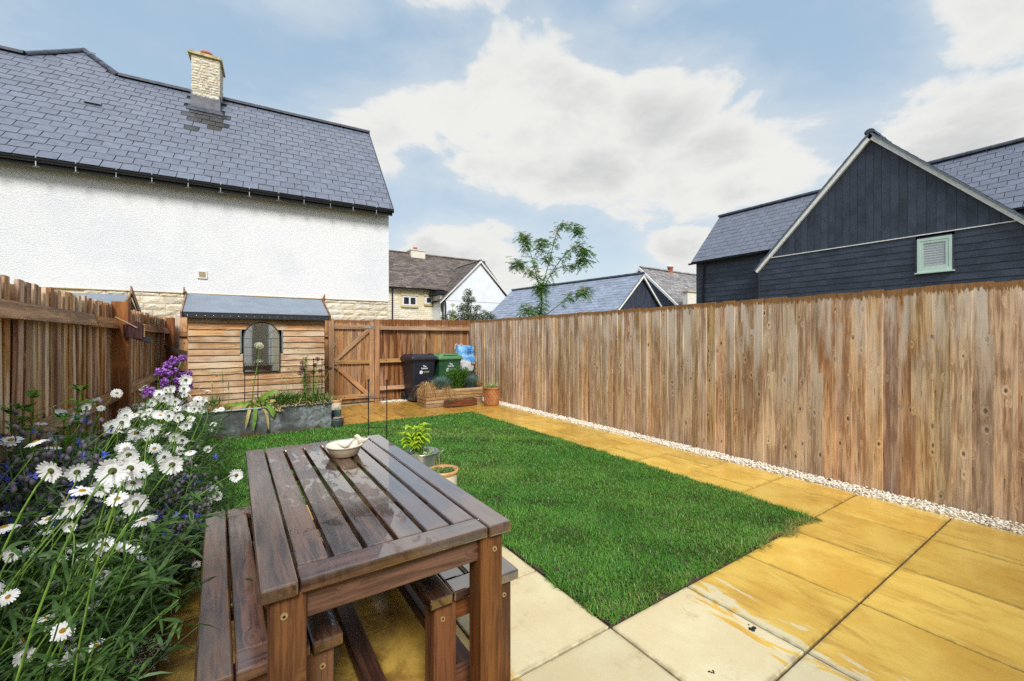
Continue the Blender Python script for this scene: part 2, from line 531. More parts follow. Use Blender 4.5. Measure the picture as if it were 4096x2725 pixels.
def paving():
    """riven concrete slabs; wet ones turn deep yellow, the ones that stay dry are pale cream"""
    m, t, b = newmat('riven_yellow_paving')
    v, r, o = objcoord(t, 23.)
    pos = t.n('ShaderNodeNewGeometry').outputs['Position']
    px, py, pz = t.sep(pos)
    riv = t.noise(t.mapping(v, rot=(0, 0, R(10)), scale=(9., 2.4, 1)), 1.0, 8, .64, .7)
    cloud = t.noise(v, 3.0, 5, .6)
    wet_c = t.mix(t.step(cloud, .34, .68), srgb(224, 188, 92), srgb(206, 162, 68))
    wet_c = t.mix(t.math('MULTIPLY', t.step(riv, .50, .68), .62), wet_c, srgb(176, 134, 56))
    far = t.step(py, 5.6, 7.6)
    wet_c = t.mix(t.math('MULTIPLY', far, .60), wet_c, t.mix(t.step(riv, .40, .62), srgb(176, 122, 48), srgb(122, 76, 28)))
    dry_c = t.mix(t.step(cloud, .36, .66), srgb(216, 203, 164), srgb(208, 191, 150))
    dry_c = t.mix(t.math('MULTIPLY', t.step(t.noise(v, 7., 6, .65), .56, .74), .5), dry_c, srgb(170, 142, 104))
    # how far the rain has run: ragged, streaked along the slope of the paving
    run = t.noise(t.mapping(pos, rot=(0, 0, R(9)), scale=(13., 2.6, 1)), 1.0, 7, .62, .6)
    e = t.math('ADD', 2.12, t.math('MULTIPLY', t.math('SUBTRACT', run, .5), 1.7))
    wet = t.step(t.math('SUBTRACT', px, e), -.03, .03)
    e2 = t.math('ADD', .92, t.math('MULTIPLY', t.math('SUBTRACT', run, .5), .9))
    wet = t.math('MAXIMUM', wet, t.step(t.math('SUBTRACT', e2, px), -.05, .06))
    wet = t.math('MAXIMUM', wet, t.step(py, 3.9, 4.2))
    dirt_shade = t.math('MULTIPLY', t.step(t.math('SUBTRACT', 1.0, px), 0.0, .6), t.math('SUBTRACT', 1.0, t.step(py, 3.0, 3.6)))  # brown dirt and the table's shade, both painted into the paving colour
    dirt_shade = t.math('MULTIPLY', dirt_shade, t.step(t.noise(pos, 5.5, 7, .68, .5), .38, .60))
    wet_c = t.mix(t.math('ADD', t.math('MULTIPLY', dirt_shade, .62), t.math('MULTIPLY', t.math('SUBTRACT', 1.0, t.step(px, .85, 1.05)), .22)), wet_c, srgb(108, 74, 40))
    c = t.mix(wet, dry_c, wet_c)
    hs = t.n('ShaderNodeHueSaturation', {'Color': c})
    t.set(hs.inputs['Value'], t.math('ADD', .87, t.math('MULTIPLY', r, .22)))
    # grime along the joints of each slab
    ge = t.sep(t.n('ShaderNodeTexCoord').outputs['Generated'])
    ex = t.math('MINIMUM', ge[0], t.math('SUBTRACT', 1.0, ge[0]))
    ey = t.math('MINIMUM', ge[1], t.math('SUBTRACT', 1.0, ge[1]))
    ed = t.math('MINIMUM', ex, ey)
    gn = t.noise(v, 14., 5, .65)
    gr = t.math('SUBTRACT', 1.0, t.step(ed, .0, .055))
    gr = t.math('MULTIPLY', t.math('POWER', gr, 2.2), t.step(gn, .34, .60))
    speck = t.step(t.noise(v, 55., 4, .7), .66, .74)
    gr = t.math('MAXIMUM', t.math('MULTIPLY', gr, .42), t.math('MULTIPLY', speck, .22))
    t.set(b.inputs['Base Color'], t.mix(gr, hs.outputs[0], srgb(92, 78, 52)))
    gl = t.math('ADD', .06, t.math('MULTIPLY', t.noise(v, 6., 4), .24))
    t.set(b.inputs['Roughness'], t.mix(wet, (.6, .6, .6), gl))
    b.inputs['Specular IOR Level'].default_value = .4
    t.set(b.inputs['Normal'], t.bump(t.math('ADD', riv, t.math('MULTIPLY', cloud, .5)), .40, .014))
    return m


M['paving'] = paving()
M['joint'] = plain('mossy_joint', srgb(98, 88, 64), .9, srgb(66, 58, 44), 12, var=0)
M['soil'] = plain('dark_soil', (.06, .038, .024), .9, (.10, .068, .042), 30, .8, 60, var=0)
M['earth'] = plain('rough_ground', srgb(104, 108, 70), .95, srgb(92, 84, 66), .6, .3, var=0)
M['gravel'] = None


def gravelmat():
    m, t, b = newmat('white_limestone_chippings')
    ri = t.n('ShaderNodeNewGeometry').outputs['Random Per Island']
    c = t.ramp(ri, [(0, srgb(196, 178, 148)), (.25, srgb(230, 222, 206)), (.7, srgb(244, 240, 230)), (1, srgb(214, 200, 172))])
    t.set(b.inputs['Base Color'], c)
    b.inputs['Roughness'].default_value = .6
    return m


M['gravel'] = gravelmat()


def grassmat():
    m, t, b = newmat('lawn_grass')
    a = t.n('ShaderNodeVertexColor', layer_name='tint').outputs[0]
    r, g, bb = t.sep(a)
    pos = t.n('ShaderNodeNewGeometry').outputs['Position']
    patch = t.noise(pos, 1.5, 4, .55)
    c = t.mix(r, srgb(54, 114, 32), srgb(120, 176, 64))
    c = t.mix(t.step(patch, .42, .64), c, srgb(78, 142, 44))
    c = t.mix(g, c, srgb(172, 164, 96))
    t.set(b.inputs['Base Color'], c)
    b.inputs['Roughness'].default_value = .42
    tr = t.n('ShaderNodeBsdfTranslucent', {'Color': c})
    mx = t.n('ShaderNodeMixShader', {0: .35})
    t.L.new(b.outputs[0], mx.inputs[1])
    t.L.new(tr.outputs[0], mx.inputs[2])
    t.L.new(mx.outputs[0], t.N['Material Output'].inputs[0])
    return m


M['grass'] = grassmat()
M['galv'] = None


def galv():
    m, t, b = newmat('spangled_galvanised_sheet')
    v, r, o = objcoord(t)
    s = t.voro(t.vmath('ADD', v, t.vmath('MULTIPLY', t.comb(t.noise(v, 9), t.noise(v, 11), 0.0), (.06, .06, .0))), 26)
    sp = t.sep(s.outputs['Color'])[0]
    big = t.noise(v, 2.4, 5, .6)
    c = t.mix(sp, srgb(112, 118, 122), srgb(160, 166, 168))
    c = t.mix(t.step(big, .42, .66), c, srgb(92, 95, 96))
    low = t.math('SUBTRACT', 1.0, t.step(t.sep(o)[2], .02, .10))
    c = t.mix(t.math('MULTIPLY', low, t.step(t.noise(v, 8), .35, .6)), c, srgb(96, 78, 58))
    t.set(b.inputs['Base Color'], c)
    b.inputs['Metallic'].default_value = .45
    t.set(b.inputs['Roughness'], t.math('ADD', .38, t.math('MULTIPLY', sp, .2)))
    t.set(b.inputs['Normal'], t.bump(big, .25, .03))
    return m


M['galv'] = galv()
M['felt'] = plain('mineral_roofing_felt', srgb(140, 149, 160), .6, srgb(128, 137, 148), 3, .5, 300, var=0)
M['felt_dark'] = plain('felt_edge', srgb(40, 42, 48), .6, srgb(30, 32, 36), 14, .3, var=0)
M['dark'] = plain('dark_interior', (.01, .01, .012), .8, var=0)
M['black_iron'] = plain('black_painted_iron', (.012, .012, .012), .4, var=0)
M['rusty'] = plain('rusty_iron', srgb(66, 42, 32), .8, srgb(40, 28, 24), 20, .3, var=0)
M['mirror_frame'] = plain('verdigris_iron_frame', srgb(58, 72, 70), .6, srgb(42, 50, 48), 20, .2, var=0)
M['zinc'] = plain('bright_zinc', srgb(190, 192, 190), .3, srgb(150, 152, 152), 12, metal=.7, var=0)
M['cream_glaze'] = plain('cream_stoneware', srgb(232, 222, 196), .28, srgb(222, 208, 176), 7, var=.03)
M['blue_glaze'] = plain('navy_glaze', srgb(38, 46, 72), .3, srgb(30, 36, 60), 7, var=0)
M['rim_tan'] = plain('tan_stoneware_rim', srgb(206, 160, 108), .45, srgb(182, 134, 84), 7, var=0)
M['terracotta'] = plain('weathered_terracotta', srgb(190, 128, 78), .8, srgb(158, 98, 56), 7, .3)
M['grey_pot'] = plain('slate_grey_pot', srgb(78, 86, 86), .5, srgb(60, 66, 68), 9, .1)
M['bowl'] = plain('glazed_bird_bath', srgb(236, 228, 206), .14, srgb(226, 216, 190), 4, var=0, coat=.5)
M['bowl_out'] = plain('unglazed_stoneware', srgb(206, 190, 162), .5, srgb(192, 174, 146), 14, .1, var=0)
M['water'] = None


def watermat():
    m, t, b = newmat('rain_water')
    b.inputs['Base Color'].default_value = (.78, .78, .70, 1)
    b.inputs['Roughness'].default_value = .02
    b.inputs['Alpha'].default_value = .35
    return m


M['water'] = watermat()
M['bin_black'] = plain('black_bin_plastic', srgb(38, 40, 52), .42, srgb(30, 32, 42), 3, .1, 60, var=0)
M['bin_green'] = plain('green_bin_plastic', srgb(48, 92, 60), .42, srgb(38, 76, 48), 3, .1, 60, var=0)
M['bin_green_lid'] = plain('green_lid_plastic', srgb(96, 142, 96), .35, srgb(82, 126, 84), 3, .1, 60, var=0)
M['rubber'] = plain('rubber', (.015, .015, .016), .7, var=0)
M['print_white'] = plain('white_print', srgb(240, 242, 244), .5, srgb(232, 234, 236), 5, var=0)
M['print_blue'] = plain('pale_blue_print', srgb(150, 200, 228), .5, srgb(140, 190, 216), 5, var=0)
M['print_gold'] = plain('gold_print', srgb(214, 196, 120), .5, srgb(200, 182, 108), 5, var=0)
M['print_navy'] = plain('navy_print', srgb(20, 40, 90), .5, srgb(18, 36, 84), 5, var=0)
M['bag_blue'] = plain('blue_woven_plastic', srgb(62, 136, 210), .4, srgb(150, 202, 240), 9, .5, 14, var=0)
M['bag_white'] = plain('white_woven_plastic', srgb(226, 226, 226), .5, srgb(200, 200, 202), 6, .6, 12, var=0)
M['bag_black'] = plain('black_sack', (.02, .02, .022), .35, var=0, bump=.6, bscale=9)
M['brass'] = plain('brass_bolt', srgb(214, 190, 136), .35, srgb(180, 156, 104), 30, metal=.6, var=0)
M['rope'] = plain('jute_rope', srgb(206, 184, 146), .9, srgb(170, 146, 108), 60, var=0)
M['canes'] = plain('cut_bamboo', srgb(206, 172, 118), .7, srgb(150, 112, 70), 30, var=0)
# foliage
M['leaf_dark'] = leafmat('daisy_foliage', srgb(54, 86, 38), srgb(76, 112, 48), srgb(108, 144, 64))
M['stem'] = leafmat('flower_stem', srgb(94, 130, 46), srgb(120, 154, 58), srgb(150, 178, 78), trans=.2)
M['petal'] = leafmat('white_petal', srgb(244, 244, 242), srgb(250, 250, 248), srgb(255, 255, 255), trans=.3, rough=.6, gloss=.2)
M['disc'] = plain('yellow_flower_disc', srgb(232, 178, 24), .8, srgb(206, 148, 16), 300, .8, 400, var=.1)
M['calyx'] = plain('flower_calyx', srgb(88, 92, 36), .7, srgb(66, 70, 28), 200, .4, 300, var=.1)
M['purple'] = leafmat('purple_petal', srgb(176, 108, 204), srgb(200, 142, 222), srgb(218, 172, 234), trans=.3, rough=.6, gloss=.2, scale=40)
M['borage_bud'] = plain('hairy_mauve_bud', srgb(122, 110, 128), .8, srgb(88, 84, 86), 60, .4, 200, var=.1)
M['borage_leaf'] = leafmat('borage_leaf', srgb(70, 92, 58), srgb(94, 116, 78), srgb(112, 132, 96))
M['borage_blue'] = leafmat('borage_blue', srgb(72, 88, 196), srgb(98, 112, 214), srgb(132, 136, 226), trans=.3, gloss=.2)
M['feather'] = leafmat('feathery_green', srgb(74, 128, 34), srgb(104, 162, 46), srgb(138, 190, 64), trans=.4)
M['alyssum'] = leafmat('alyssum_white', srgb(240, 242, 236), srgb(232, 236, 224), srgb(250, 250, 248), gloss=.2)
M['straw'] = leafmat('dry_straw', srgb(196, 168, 100), srgb(164, 132, 70), srgb(220, 196, 130), trans=.2)
M['strap'] = leafmat('strap_leaf', srgb(98, 142, 52), srgb(136, 176, 70), srgb(186, 200, 96))
M['strap_dead'] = leafmat('withered_strap_leaf', srgb(214, 196, 128), srgb(190, 160, 92), srgb(228, 216, 160))
M['blue_grass'] = leafmat('blue_fescue', srgb(96, 128, 122), srgb(126, 156, 148), srgb(158, 182, 170))
M['brown_grass'] = leafmat('bronze_sedge', srgb(204, 172, 116), srgb(172, 134, 84), srgb(230, 206, 156))
M['rosemary'] = leafmat('green_shrub', srgb(66, 112, 42), srgb(98, 146, 54), srgb(140, 180, 76))
M['lime'] = leafmat('chartreuse_leaf', srgb(168, 200, 40), srgb(196, 218, 62), srgb(216, 230, 96), trans=.4)
M['variegated'] = leafmat('variegated_leaf', srgb(150, 178, 92), srgb(202, 212, 160), srgb(226, 230, 196))
M['herb'] = leafmat('herb_leaf', srgb(76, 112, 48), srgb(104, 140, 62), srgb(132, 164, 84))
M['allium_white'] = leafmat('allium_white', srgb(226, 232, 204), srgb(238, 242, 222), srgb(248, 250, 240), gloss=.2)
M['allium_purple'] = leafmat('allium_purple', srgb(112, 56, 122), srgb(84, 44, 92), srgb(140, 84, 150), gloss=.2)
M['allium_spent'] = leafmat('allium_seedhead', srgb(104, 88, 82), srgb(80, 72, 60), srgb(130, 116, 100), gloss=.2)
M['cream_flower'] = leafmat('cream_spike_flower', srgb(226, 222, 168), srgb(238, 234, 194), srgb(206, 210, 140), gloss=.2)
M['succulent'] = leafmat('grey_succulent', srgb(146, 164, 152), srgb(176, 190, 180), srgb(200, 210, 200), trans=.1)
M['rowan'] = leafmat('rowan_leaf', srgb(82, 126, 52), srgb(112, 156, 66), srgb(150, 186, 94))
M['rowan_berry'] = leafmat('rowan_berry_cluster', srgb(176, 122, 82), srgb(202, 158, 112), srgb(214, 186, 140), trans=.1)
M['bark'] = plain('grey_brown_bark', srgb(92, 82, 74), .85, srgb(66, 58, 52), 12, .4)
M['evergreen'] = leafmat('dusty_evergreen_leaf', srgb(74, 92, 62), srgb(104, 116, 82), srgb(132, 138, 100))
M['shrub_lime'] = leafmat('yellow_green_shrub', srgb(156, 180, 58), srgb(188, 204, 84), srgb(206, 216, 112))


# ------------------------------------------------------------------ mesh helpers
class MB:
    def __init__(self):
        self.v, self.f, self.m = [], [], []

    def add(self, vs, fs, mat=0, mtx=None):
        k = len(self.v)
        if mtx is not None:
            vs = [tuple(mtx @ Vector(p)) for p in vs]
        self.v += [tuple(p) for p in vs]
        self.f += [tuple(i + k for i in f) for f in fs]
        self.m += [mat] * len(fs)
        return self

    def box(self, x0, x1, y0, y1, z0, z1, mat=0, mtx=None):
        vs = [(x0, y0, z0), (x1, y0, z0), (x1, y1, z0), (x0, y1, z0), (x0, y0, z1), (x1, y0, z1), (x1, y1, z1), (x0, y1, z1)]
        fs = [(0, 3, 2, 1), (4, 5, 6, 7), (0, 1, 5, 4), (1, 2, 6, 5), (2, 3, 7, 6), (3, 0, 4, 7)]
        return self.add(vs, fs, mat, mtx)

    def prism(self, poly, vec, mat=0, mtx=None):
        """a flat polygon (3D points) pushed along vec"""
        n = len(poly)
        a = [Vector(p) for p in poly]
        v = Vector(vec)
        vs = a + [p + v for p in a]
        fs = [tuple(range(n))[::-1], tuple(range(n, 2 * n))] + [(i, (i + 1) % n, n + (i + 1) % n, n + i) for i in range(n)]
        return self.add(vs, fs, mat, mtx)

    def tube(self, pts, rad, n=8, mat=0, cap=True, closed=False):
        pts = [Vector(p) for p in pts]
        k = len(pts)
        rads = rad if hasattr(rad, '__len__') else [rad] * k
        vs, fs = [], []
        up = Vector((0.13, .21, .97))
        for i, p in enumerate(pts):
            a = pts[(i - 1) % k] if (i or closed) else p
            b = pts[(i + 1) % k] if (i < k - 1 or closed) else p
            d = (b - a)
            d = d.normalized() if d.length > 1e-9 else Vector((0, 0, 1))
            s = d.cross(up)
            if s.length < .05:
                s = d.cross(Vector((1, 0, 0)))
            s.normalize()
            u = s.cross(d)
            for j in range(n):
                an = 2 * math.pi * j / n
                vs.append(p + (s * math.cos(an) + u * math.sin(an)) * rads[i])
        rr = k if closed else k - 1
        for i in range(rr):
            i2 = (i + 1) % k
            for j in range(n):
                fs.append((i * n + j, i * n + (j + 1) % n, i2 * n + (j + 1) % n, i2 * n + j))
        if cap and not closed:
            fs.append(tuple(range(n))[::-1])
            fs.append(tuple(range((k - 1) * n, k * n)))
        return self.add(vs, fs, mat)

    def lathe(self, prof, n=24, mat=0, c=(0, 0, 0), sxy=(1, 1), mats=None):
        vs, fs = [], []
        for r, z in prof:
            for j in range(n):
                an = 2 * math.pi * j / n
                vs.append((c[0] + r * math.cos(an) * sxy[0], c[1] + r * math.sin(an) * sxy[1], c[2] + z))
        k = len(self.v)
        self.v += vs
        for i in range(len(prof) - 1):
            for j in range(n):
                self.f.append(tuple(k + q for q in (i * n + j, i * n + (j + 1) % n, (i + 1) * n + (j + 1) % n, (i + 1) * n + j)))
                self.m.append(mats[i] if mats else mat)
        return self

    def disc(self, r, z, n=24, mat=0, c=(0, 0, 0), sxy=(1, 1)):
        vs = [(c[0] + r * math.cos(2 * math.pi * j / n) * sxy[0], c[1] + r * math.sin(2 * math.pi * j / n) * sxy[1], c[2] + z) for j in range(n)]
        return self.add(vs, [tuple(range(n))], mat)

    def ball(self, c, r, mat=0, seg=8, rings=5, mtx=None, s=(1, 1, 1)):
        vs, fs = [], []
        for i in range(rings + 1):
            th = math.pi * i / rings
            for j in range(seg):
                ph = 2 * math.pi * j / seg
                vs.append((c[0] + r * s[0] * math.sin(th) * math.cos(ph), c[1] + r * s[1] * math.sin(th) * math.sin(ph), c[2] - r * s[2] * math.cos(th)))
        for i in range(rings):
            for j in range(seg):
                fs.append((i * seg + j, i * seg + (j + 1) % seg, (i + 1) * seg + (j + 1) % seg, (i + 1) * seg + j))
        return self.add(vs, fs, mat, mtx)

    def mesh(self, name, mats, smooth=False):
        me = bpy.data.meshes.new(name)
        me.from_pydata(self.v, [], self.f)
        for m in (mats if isinstance(mats, (list, tuple)) else [mats]):
            me.materials.append(m)
        if any(self.m):
            me.polygons.foreach_set('material_index', self.m)
        if smooth:
            me.polygons.foreach_set('use_smooth', [True] * len(self.f))
        me.update()
        return me

    def build(self, name, mats, parent=None, loc=(0, 0, 0), rot=(0, 0, 0), smooth=False):
        return ob(name, self.mesh(name, mats, smooth), parent, loc, rot)


def ob(name, me, parent=None, loc=(0, 0, 0), rot=(0, 0, 0), scale=None):
    o = bpy.data.objects.new(name, me)
    COL.objects.link(o)
    o.parent = parent
    o.location = loc
    o.rotation_euler = rot
    if scale:
        o.scale = scale
    return o


def tag(o, label=None, cat=None, group=None, kind=None):
    if label:
        o['label'] = label
    if cat:
        o['category'] = cat
    if group:
        o['group'] = group
    if kind:
        o['kind'] = kind
    return o


def thing(name, label, cat, loc=(0, 0, 0), rz=0, group=None):
    o = bpy.data.objects.new(name, None)
    COL.objects.link(o)
    o.location = loc
    o.rotation_euler = (0, 0, rz)
    o.empty_display_size = .1
    return tag(o, label, cat, group)


_bev = {}


def bevel_mesh(name, sx, sy, sz, b, mat, seg=2):
    """a box with softened edges, centred in x and y, standing on z = 0"""
    key = (name, round(sx, 4), round(sy, 4), round(sz, 4), mat.name)
    if key in _bev:
        return _bev[key]
    bm = bmesh.new()
    bmesh.ops.create_cube(bm, size=1)
    for v in bm.verts:
        v.co = Vector((v.co.x * sx, v.co.y * sy, (v.co.z + .5) * sz))
    bmesh.ops.bevel(bm, geom=list(bm.edges), offset=b, segments=seg, affect='EDGES', profile=.5)
    me = bpy.data.meshes.new(name)
    bm.to_mesh(me)
    bm.free()
    me.materials.append(mat)
    _bev[key] = me
    return me


def np_mesh(name, verts, quads, mats, midx=None, tint=None, smooth=False):
    """many quads at once"""
    me = bpy.data.meshes.new(name)
    nv, nf = len(verts), len(quads)
    w = quads.shape[1]
    me.vertices.add(nv)
    me.vertices.foreach_set('co', np.ascontiguousarray(verts, dtype=np.float32).ravel())
    me.loops.add(nf * w)
    me.loops.foreach_set('vertex_index', np.ascontiguousarray(quads, dtype=np.int32).ravel())
    me.polygons.add(nf)
    me.polygons.foreach_set('loop_start', np.arange(0, nf * w, w, dtype=np.int32))
    for m in (mats if isinstance(mats, (list, tuple)) else [mats]):
        me.materials.append(m)
    if midx is not None:
        me.polygons.foreach_set('material_index', np.ascontiguousarray(midx, dtype=np.int32))
    if smooth:
        me.polygons.foreach_set('use_smooth', np.ones(nf, dtype=bool))
    me.update(calc_edges=True)
    if tint is not None:
        at = me.color_attributes.new('tint', 'FLOAT_COLOR', 'POINT')
        at.data.foreach_set('color', np.ascontiguousarray(tint, dtype=np.float32).ravel())
    return me


def strips(base, dirs, length, width, droop, seg=3, prof=None, twist=None, belly=.0):
    """ribbons: n blades that start at base, head along dirs and bend down; returns verts, quads"""
    n = len(base)
    d = dirs / np.maximum(np.linalg.norm(dirs, axis=1, keepdims=True), 1e-6)
    side = np.cross(d, np.array([0, 0, 1.0]))
    ln = np.linalg.norm(side, axis=1, keepdims=True)
    ra = rng.random(n) * 2 * np.pi
    rnd = np.stack([np.cos(ra), np.sin(ra), np.zeros(n)], 1)
    side = np.where(ln < .15, rnd, side / np.maximum(ln, 1e-6))
    if twist is not None:
        nrm = np.cross(side, d)
        side = side * np.cos(twist)[:, None] + nrm * np.sin(twist)[:, None]
    ts = np.linspace(0, 1, seg + 1)
    if prof is None:
        prof = [1.0 - .85 * t ** 1.5 for t in ts]
    V = np.zeros((n, seg + 1, 2, 3))
    for k, t in enumerate(ts):
        p = base + d * (length * t)[:, None]
        p[:, 2] -= droop * length * t * t
        off = side * (width * prof[k] * .5)[:, None]
        V[:, k, 0] = p - off
        V[:, k, 1] = p + off
    idx = np.arange(n)[:, None] * (2 * (seg + 1)) + np.arange(seg)[None, :] * 2
    Q = np.stack([idx, idx + 1, idx + 3, idx + 2], -1).reshape(-1, 4)
    return V.reshape(-1, 3), Q


LEAF3 = [.35, 1.0, .8, .08]
LEAF2 = [.3, 1.0, .08]


class Cloud:
    """collects ribbons of several materials into one mesh"""
    def __init__(self):
        self.V, self.Q, self.I, self.k = [], [], [], 0

    def add(self, v, q, m=0):
        self.V.append(v)
        self.Q.append(q + self.k)
        self.I.append(np.full(len(q), m))
        self.k += len(v)

    def strips(self, base, dirs, length, width, droop, m=0, **kw):
        n = len(base)
        f = lambda a: np.full(n, float(a)) if np.isscalar(a) else np.asarray(a, float)
        v, q = strips(np.asarray(base, float), np.asarray(dirs, float), f(length), f(width), f(droop), **kw)
        self.add(v, q, m)

    def build(self, name, mats, parent=None, loc=(0, 0, 0)):
        me = np_mesh(name, np.concatenate(self.V), np.concatenate(self.Q), mats, np.concatenate(self.I))
        return ob(name, me, parent, loc)


def rand_dirs(n, up=.5, spread=1.0):
    a = rng.random(n) * 2 * np.pi
    r = spread * np.sqrt(rng.random(n))
    return np.stack([np.cos(a) * r, np.sin(a) * r, np.full(n, up) + rng.normal(0, .1, n)], 1)


def disk_pts(n, r, z=0., c=(0, 0)):
    a = rng.random(n) * 2 * np.pi
    q = r * np.sqrt(rng.random(n))
    return np.stack([c[0] + np.cos(a) * q, c[1] + np.sin(a) * q, np.full(n, z)], 1)


def text(body, size, mat, parent, loc, rot, bold=0., name='lettering', align='CENTER', shear=0.0):
    cu = bpy.data.curves.new(name, 'FONT')
    cu.body = body
    cu.size = size
    cu.align_x = align
    cu.align_y = 'CENTER'
    cu.extrude = .0008
    cu.offset = bold
    cu.resolution_u = 3
    cu.shear = shear
    cu.materials.append(mat)
    tmp = bpy.data.objects.new(name, cu)
    me = bpy.data.meshes.new_from_object(tmp)
    bpy.data.objects.remove(tmp)
    bpy.data.curves.remove(cu)
    me.name = name
    if not me.materials:
        me.materials.append(mat)
    o = bpy.data.objects.new(name, me)
    COL.objects.link(o)
    o.parent = parent
    o.location = loc
    o.rotation_euler = rot
    return o


# ------------------------------------------------------------------ the ground
g = MB()
g.add([(-900, -900, -.14), (900, -900, -.14), (900, 900, -.14), (-900, 900, -.14)], [(0, 1, 2, 3)])
tag(g.build('ground', M['earth']), 'rough open ground around the houses', 'ground', kind='structure')

patio = MB()
patio.box(-2.6, 4.77, -1.6, 9.3, -.09, -.012)
patio = patio.build('patio', M['joint'])
tag(patio, 'yellow riven paving around the lawn', 'paving', kind='structure')


def slab(x0, x1, y0, y1):
    gap = .0100
    sx_, sy_ = x1 - x0 - gap, y1 - y0 - gap
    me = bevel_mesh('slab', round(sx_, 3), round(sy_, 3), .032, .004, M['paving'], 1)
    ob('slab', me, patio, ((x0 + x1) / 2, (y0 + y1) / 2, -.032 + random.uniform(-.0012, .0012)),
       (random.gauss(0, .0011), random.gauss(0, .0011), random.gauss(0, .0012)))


XJ = [1.48, 2.07, 2.69, 3.31, 3.94, 4.55]
for y0, y1 in ((-1.5, -.93), (-.93, -.345), (-.345, .235), (.235, .815), (.815, 1.395)):
    for x0, x1 in zip(XJ[:-1], XJ[1:]):
        slab(x0, x1, y0, y1)
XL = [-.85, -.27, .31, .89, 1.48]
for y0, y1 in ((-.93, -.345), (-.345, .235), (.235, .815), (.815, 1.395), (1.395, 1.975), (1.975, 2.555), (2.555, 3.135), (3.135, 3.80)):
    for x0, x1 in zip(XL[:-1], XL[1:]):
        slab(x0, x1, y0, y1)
yy, k = 1.395, 0
while yy < 6.9:
    y1 = yy + .58
    xs = [3.68, 4.25, 4.55] if k % 2 == 0 else [3.68, 3.95, 4.55]
    for x0, x1 in zip(xs[:-1], xs[1:]):
        slab(x0, x1, yy, y1)
    yy, k = y1, k + 1
ybs = [yy, 7.55, 8.13, 8.71, 9.12]
ybs[0] = 6.90
for x0 in np.arange(1.25, 3.6, .575):
    slab(x0, x0 + .575, 6.90, 7.05)
for x0, x1 in ((3.55, 4.05), (4.05, 4.55)):
    slab(x0, x1, yy, 7.05)
yb = 7.05
for k in range(4):
    y1 = min(yb + .58, 9.12)
    off = 0.29 * (k % 2)
    xs = [-.9] + list(np.arange(-.45 + off, 4.3, .58)) + [4.55]
    for x0, x1 in zip(xs[:-1], xs[1:]):
        if x1 - x0 > .08:
            slab(x0, x1, yb, y1)
    yb = y1

bed = MB()
nx, ny = 10, 60
for j in range(ny + 1):
    for i in range(nx + 1):
        x = -.97 + i / nx * (.52 + .10 * math.sin(j * .25) * .4 + (.12 if j > 24 else 0))
        y = .2 + j / ny * 6.9
        bed.v.append((x, y, .035 * math.sin(math.pi * i / nx) + random.uniform(-.008, .012)))
for j in range(ny):
    for i in range(nx):
        a = j * (nx + 1) + i
        bed.f.append((a, a + 1, a + nx + 2, a + nx + 1))
        bed.m.append(0)
tag(bed.build('flower_bed', M['soil']), 'dark soil of the flower border', 'soil', kind='structure')

lawn = MB()
lawn.prism([(1.49, 1.41, -.02), (1.50, 1.40, -.02), (3.62, 1.40, -.02), (3.675, 1.46, -.02), (3.675, 6.90, -.02), (-.33, 6.90, -.02), (-.33, 3.81, -.02), (1.49, 3.81, -.02)], (0, 0, .020))
tag(lawn.build('lawn_soil', M['soil']), 'soil under the lawn turf', 'lawn', kind='structure')


def lawn_blades(x0, x1, y0, y1, dens, wid):
    n = int((x1 - x0) * (y1 - y0) * dens)
    b = np.stack([x0 + rng.random(n) * (x1 - x0), y0 + rng.random(n) * (y1 - y0), np.full(n, .003)], 1)
    # ragged edge
    return b, np.full(n, wid)


parts = [lawn_blades(1.46, 3.69, 1.385, 2.6, 20000, .0046), lawn_blades(1.46, 3.69, 2.6, 3.82, 15000, .0056),
         lawn_blades(-.35, 3.675, 3.82, 5.3, 9000, .0074), lawn_blades(-.35, 3.675, 5.3, 6.91, 7000, .0090)]
B = np.concatenate([p[0] for p in parts])
Wd = np.concatenate([p[1] for p in parts])


def soft(p, s):
    """cheap smooth pseudo-noise for tufts and dry spots"""
    return (np.sin(p[:, 0] * s + 1.3 * np.sin(p[:, 1] * s * .7)) + np.sin(p[:, 1] * s * 1.17 + 1.7 * np.sin(p[:, 0] * s * .6 + 2.)) +
            np.sin((p[:, 0] + p[:, 1]) * s * .8 + .5)) / 3


# round the corners and fray the edge of the turf
frx = .018 * np.sin(B[:, 1] * 7.) + .018 * np.sin(B[:, 1] * 23. + 1.) + rng.normal(0, .013, len(B))
fry = .018 * np.sin(B[:, 0] * 6. + 2.) + .020 * np.sin(B[:, 0] * 21.) + rng.normal(0, .013, len(B))
keep = (B[:, 0] < 3.680 + frx * .7) & (B[:, 1] > 1.396 + fry * .7) & ((B[:, 1] > 3.81) | (B[:, 0] > 1.482 + frx * .7))
cr0 = np.hypot(B[:, 0] - 3.56, B[:, 1] - 1.52)
keep &= ~((B[:, 0] > 3.56) & (B[:, 1] < 1.52) & (cr0 > .135))
B, Wd = B[keep], Wd[keep]
n = len(B)
tuft = soft(B, 7.0) * .5 + soft(B, 19.0) * .5
L_ = (.033 + .009 * tuft + rng.normal(0, .007, n)).clip(.014, .07)
lean = np.stack([soft(B, 9.) * .45, soft(B[:, [1, 0]], 11.) * .45, np.zeros(n)], 1)
D_ = rand_dirs(n, .8, .95) + lean
edge = np.minimum.reduce([B[:, 0] - np.where(B[:, 1] < 3.82, 1.50, -.36), 3.68 - B[:, 0], B[:, 1] - 1.40, 6.92 - B[:, 1]])
L_ *= np.where(edge < .06, 1.35, 1.0)
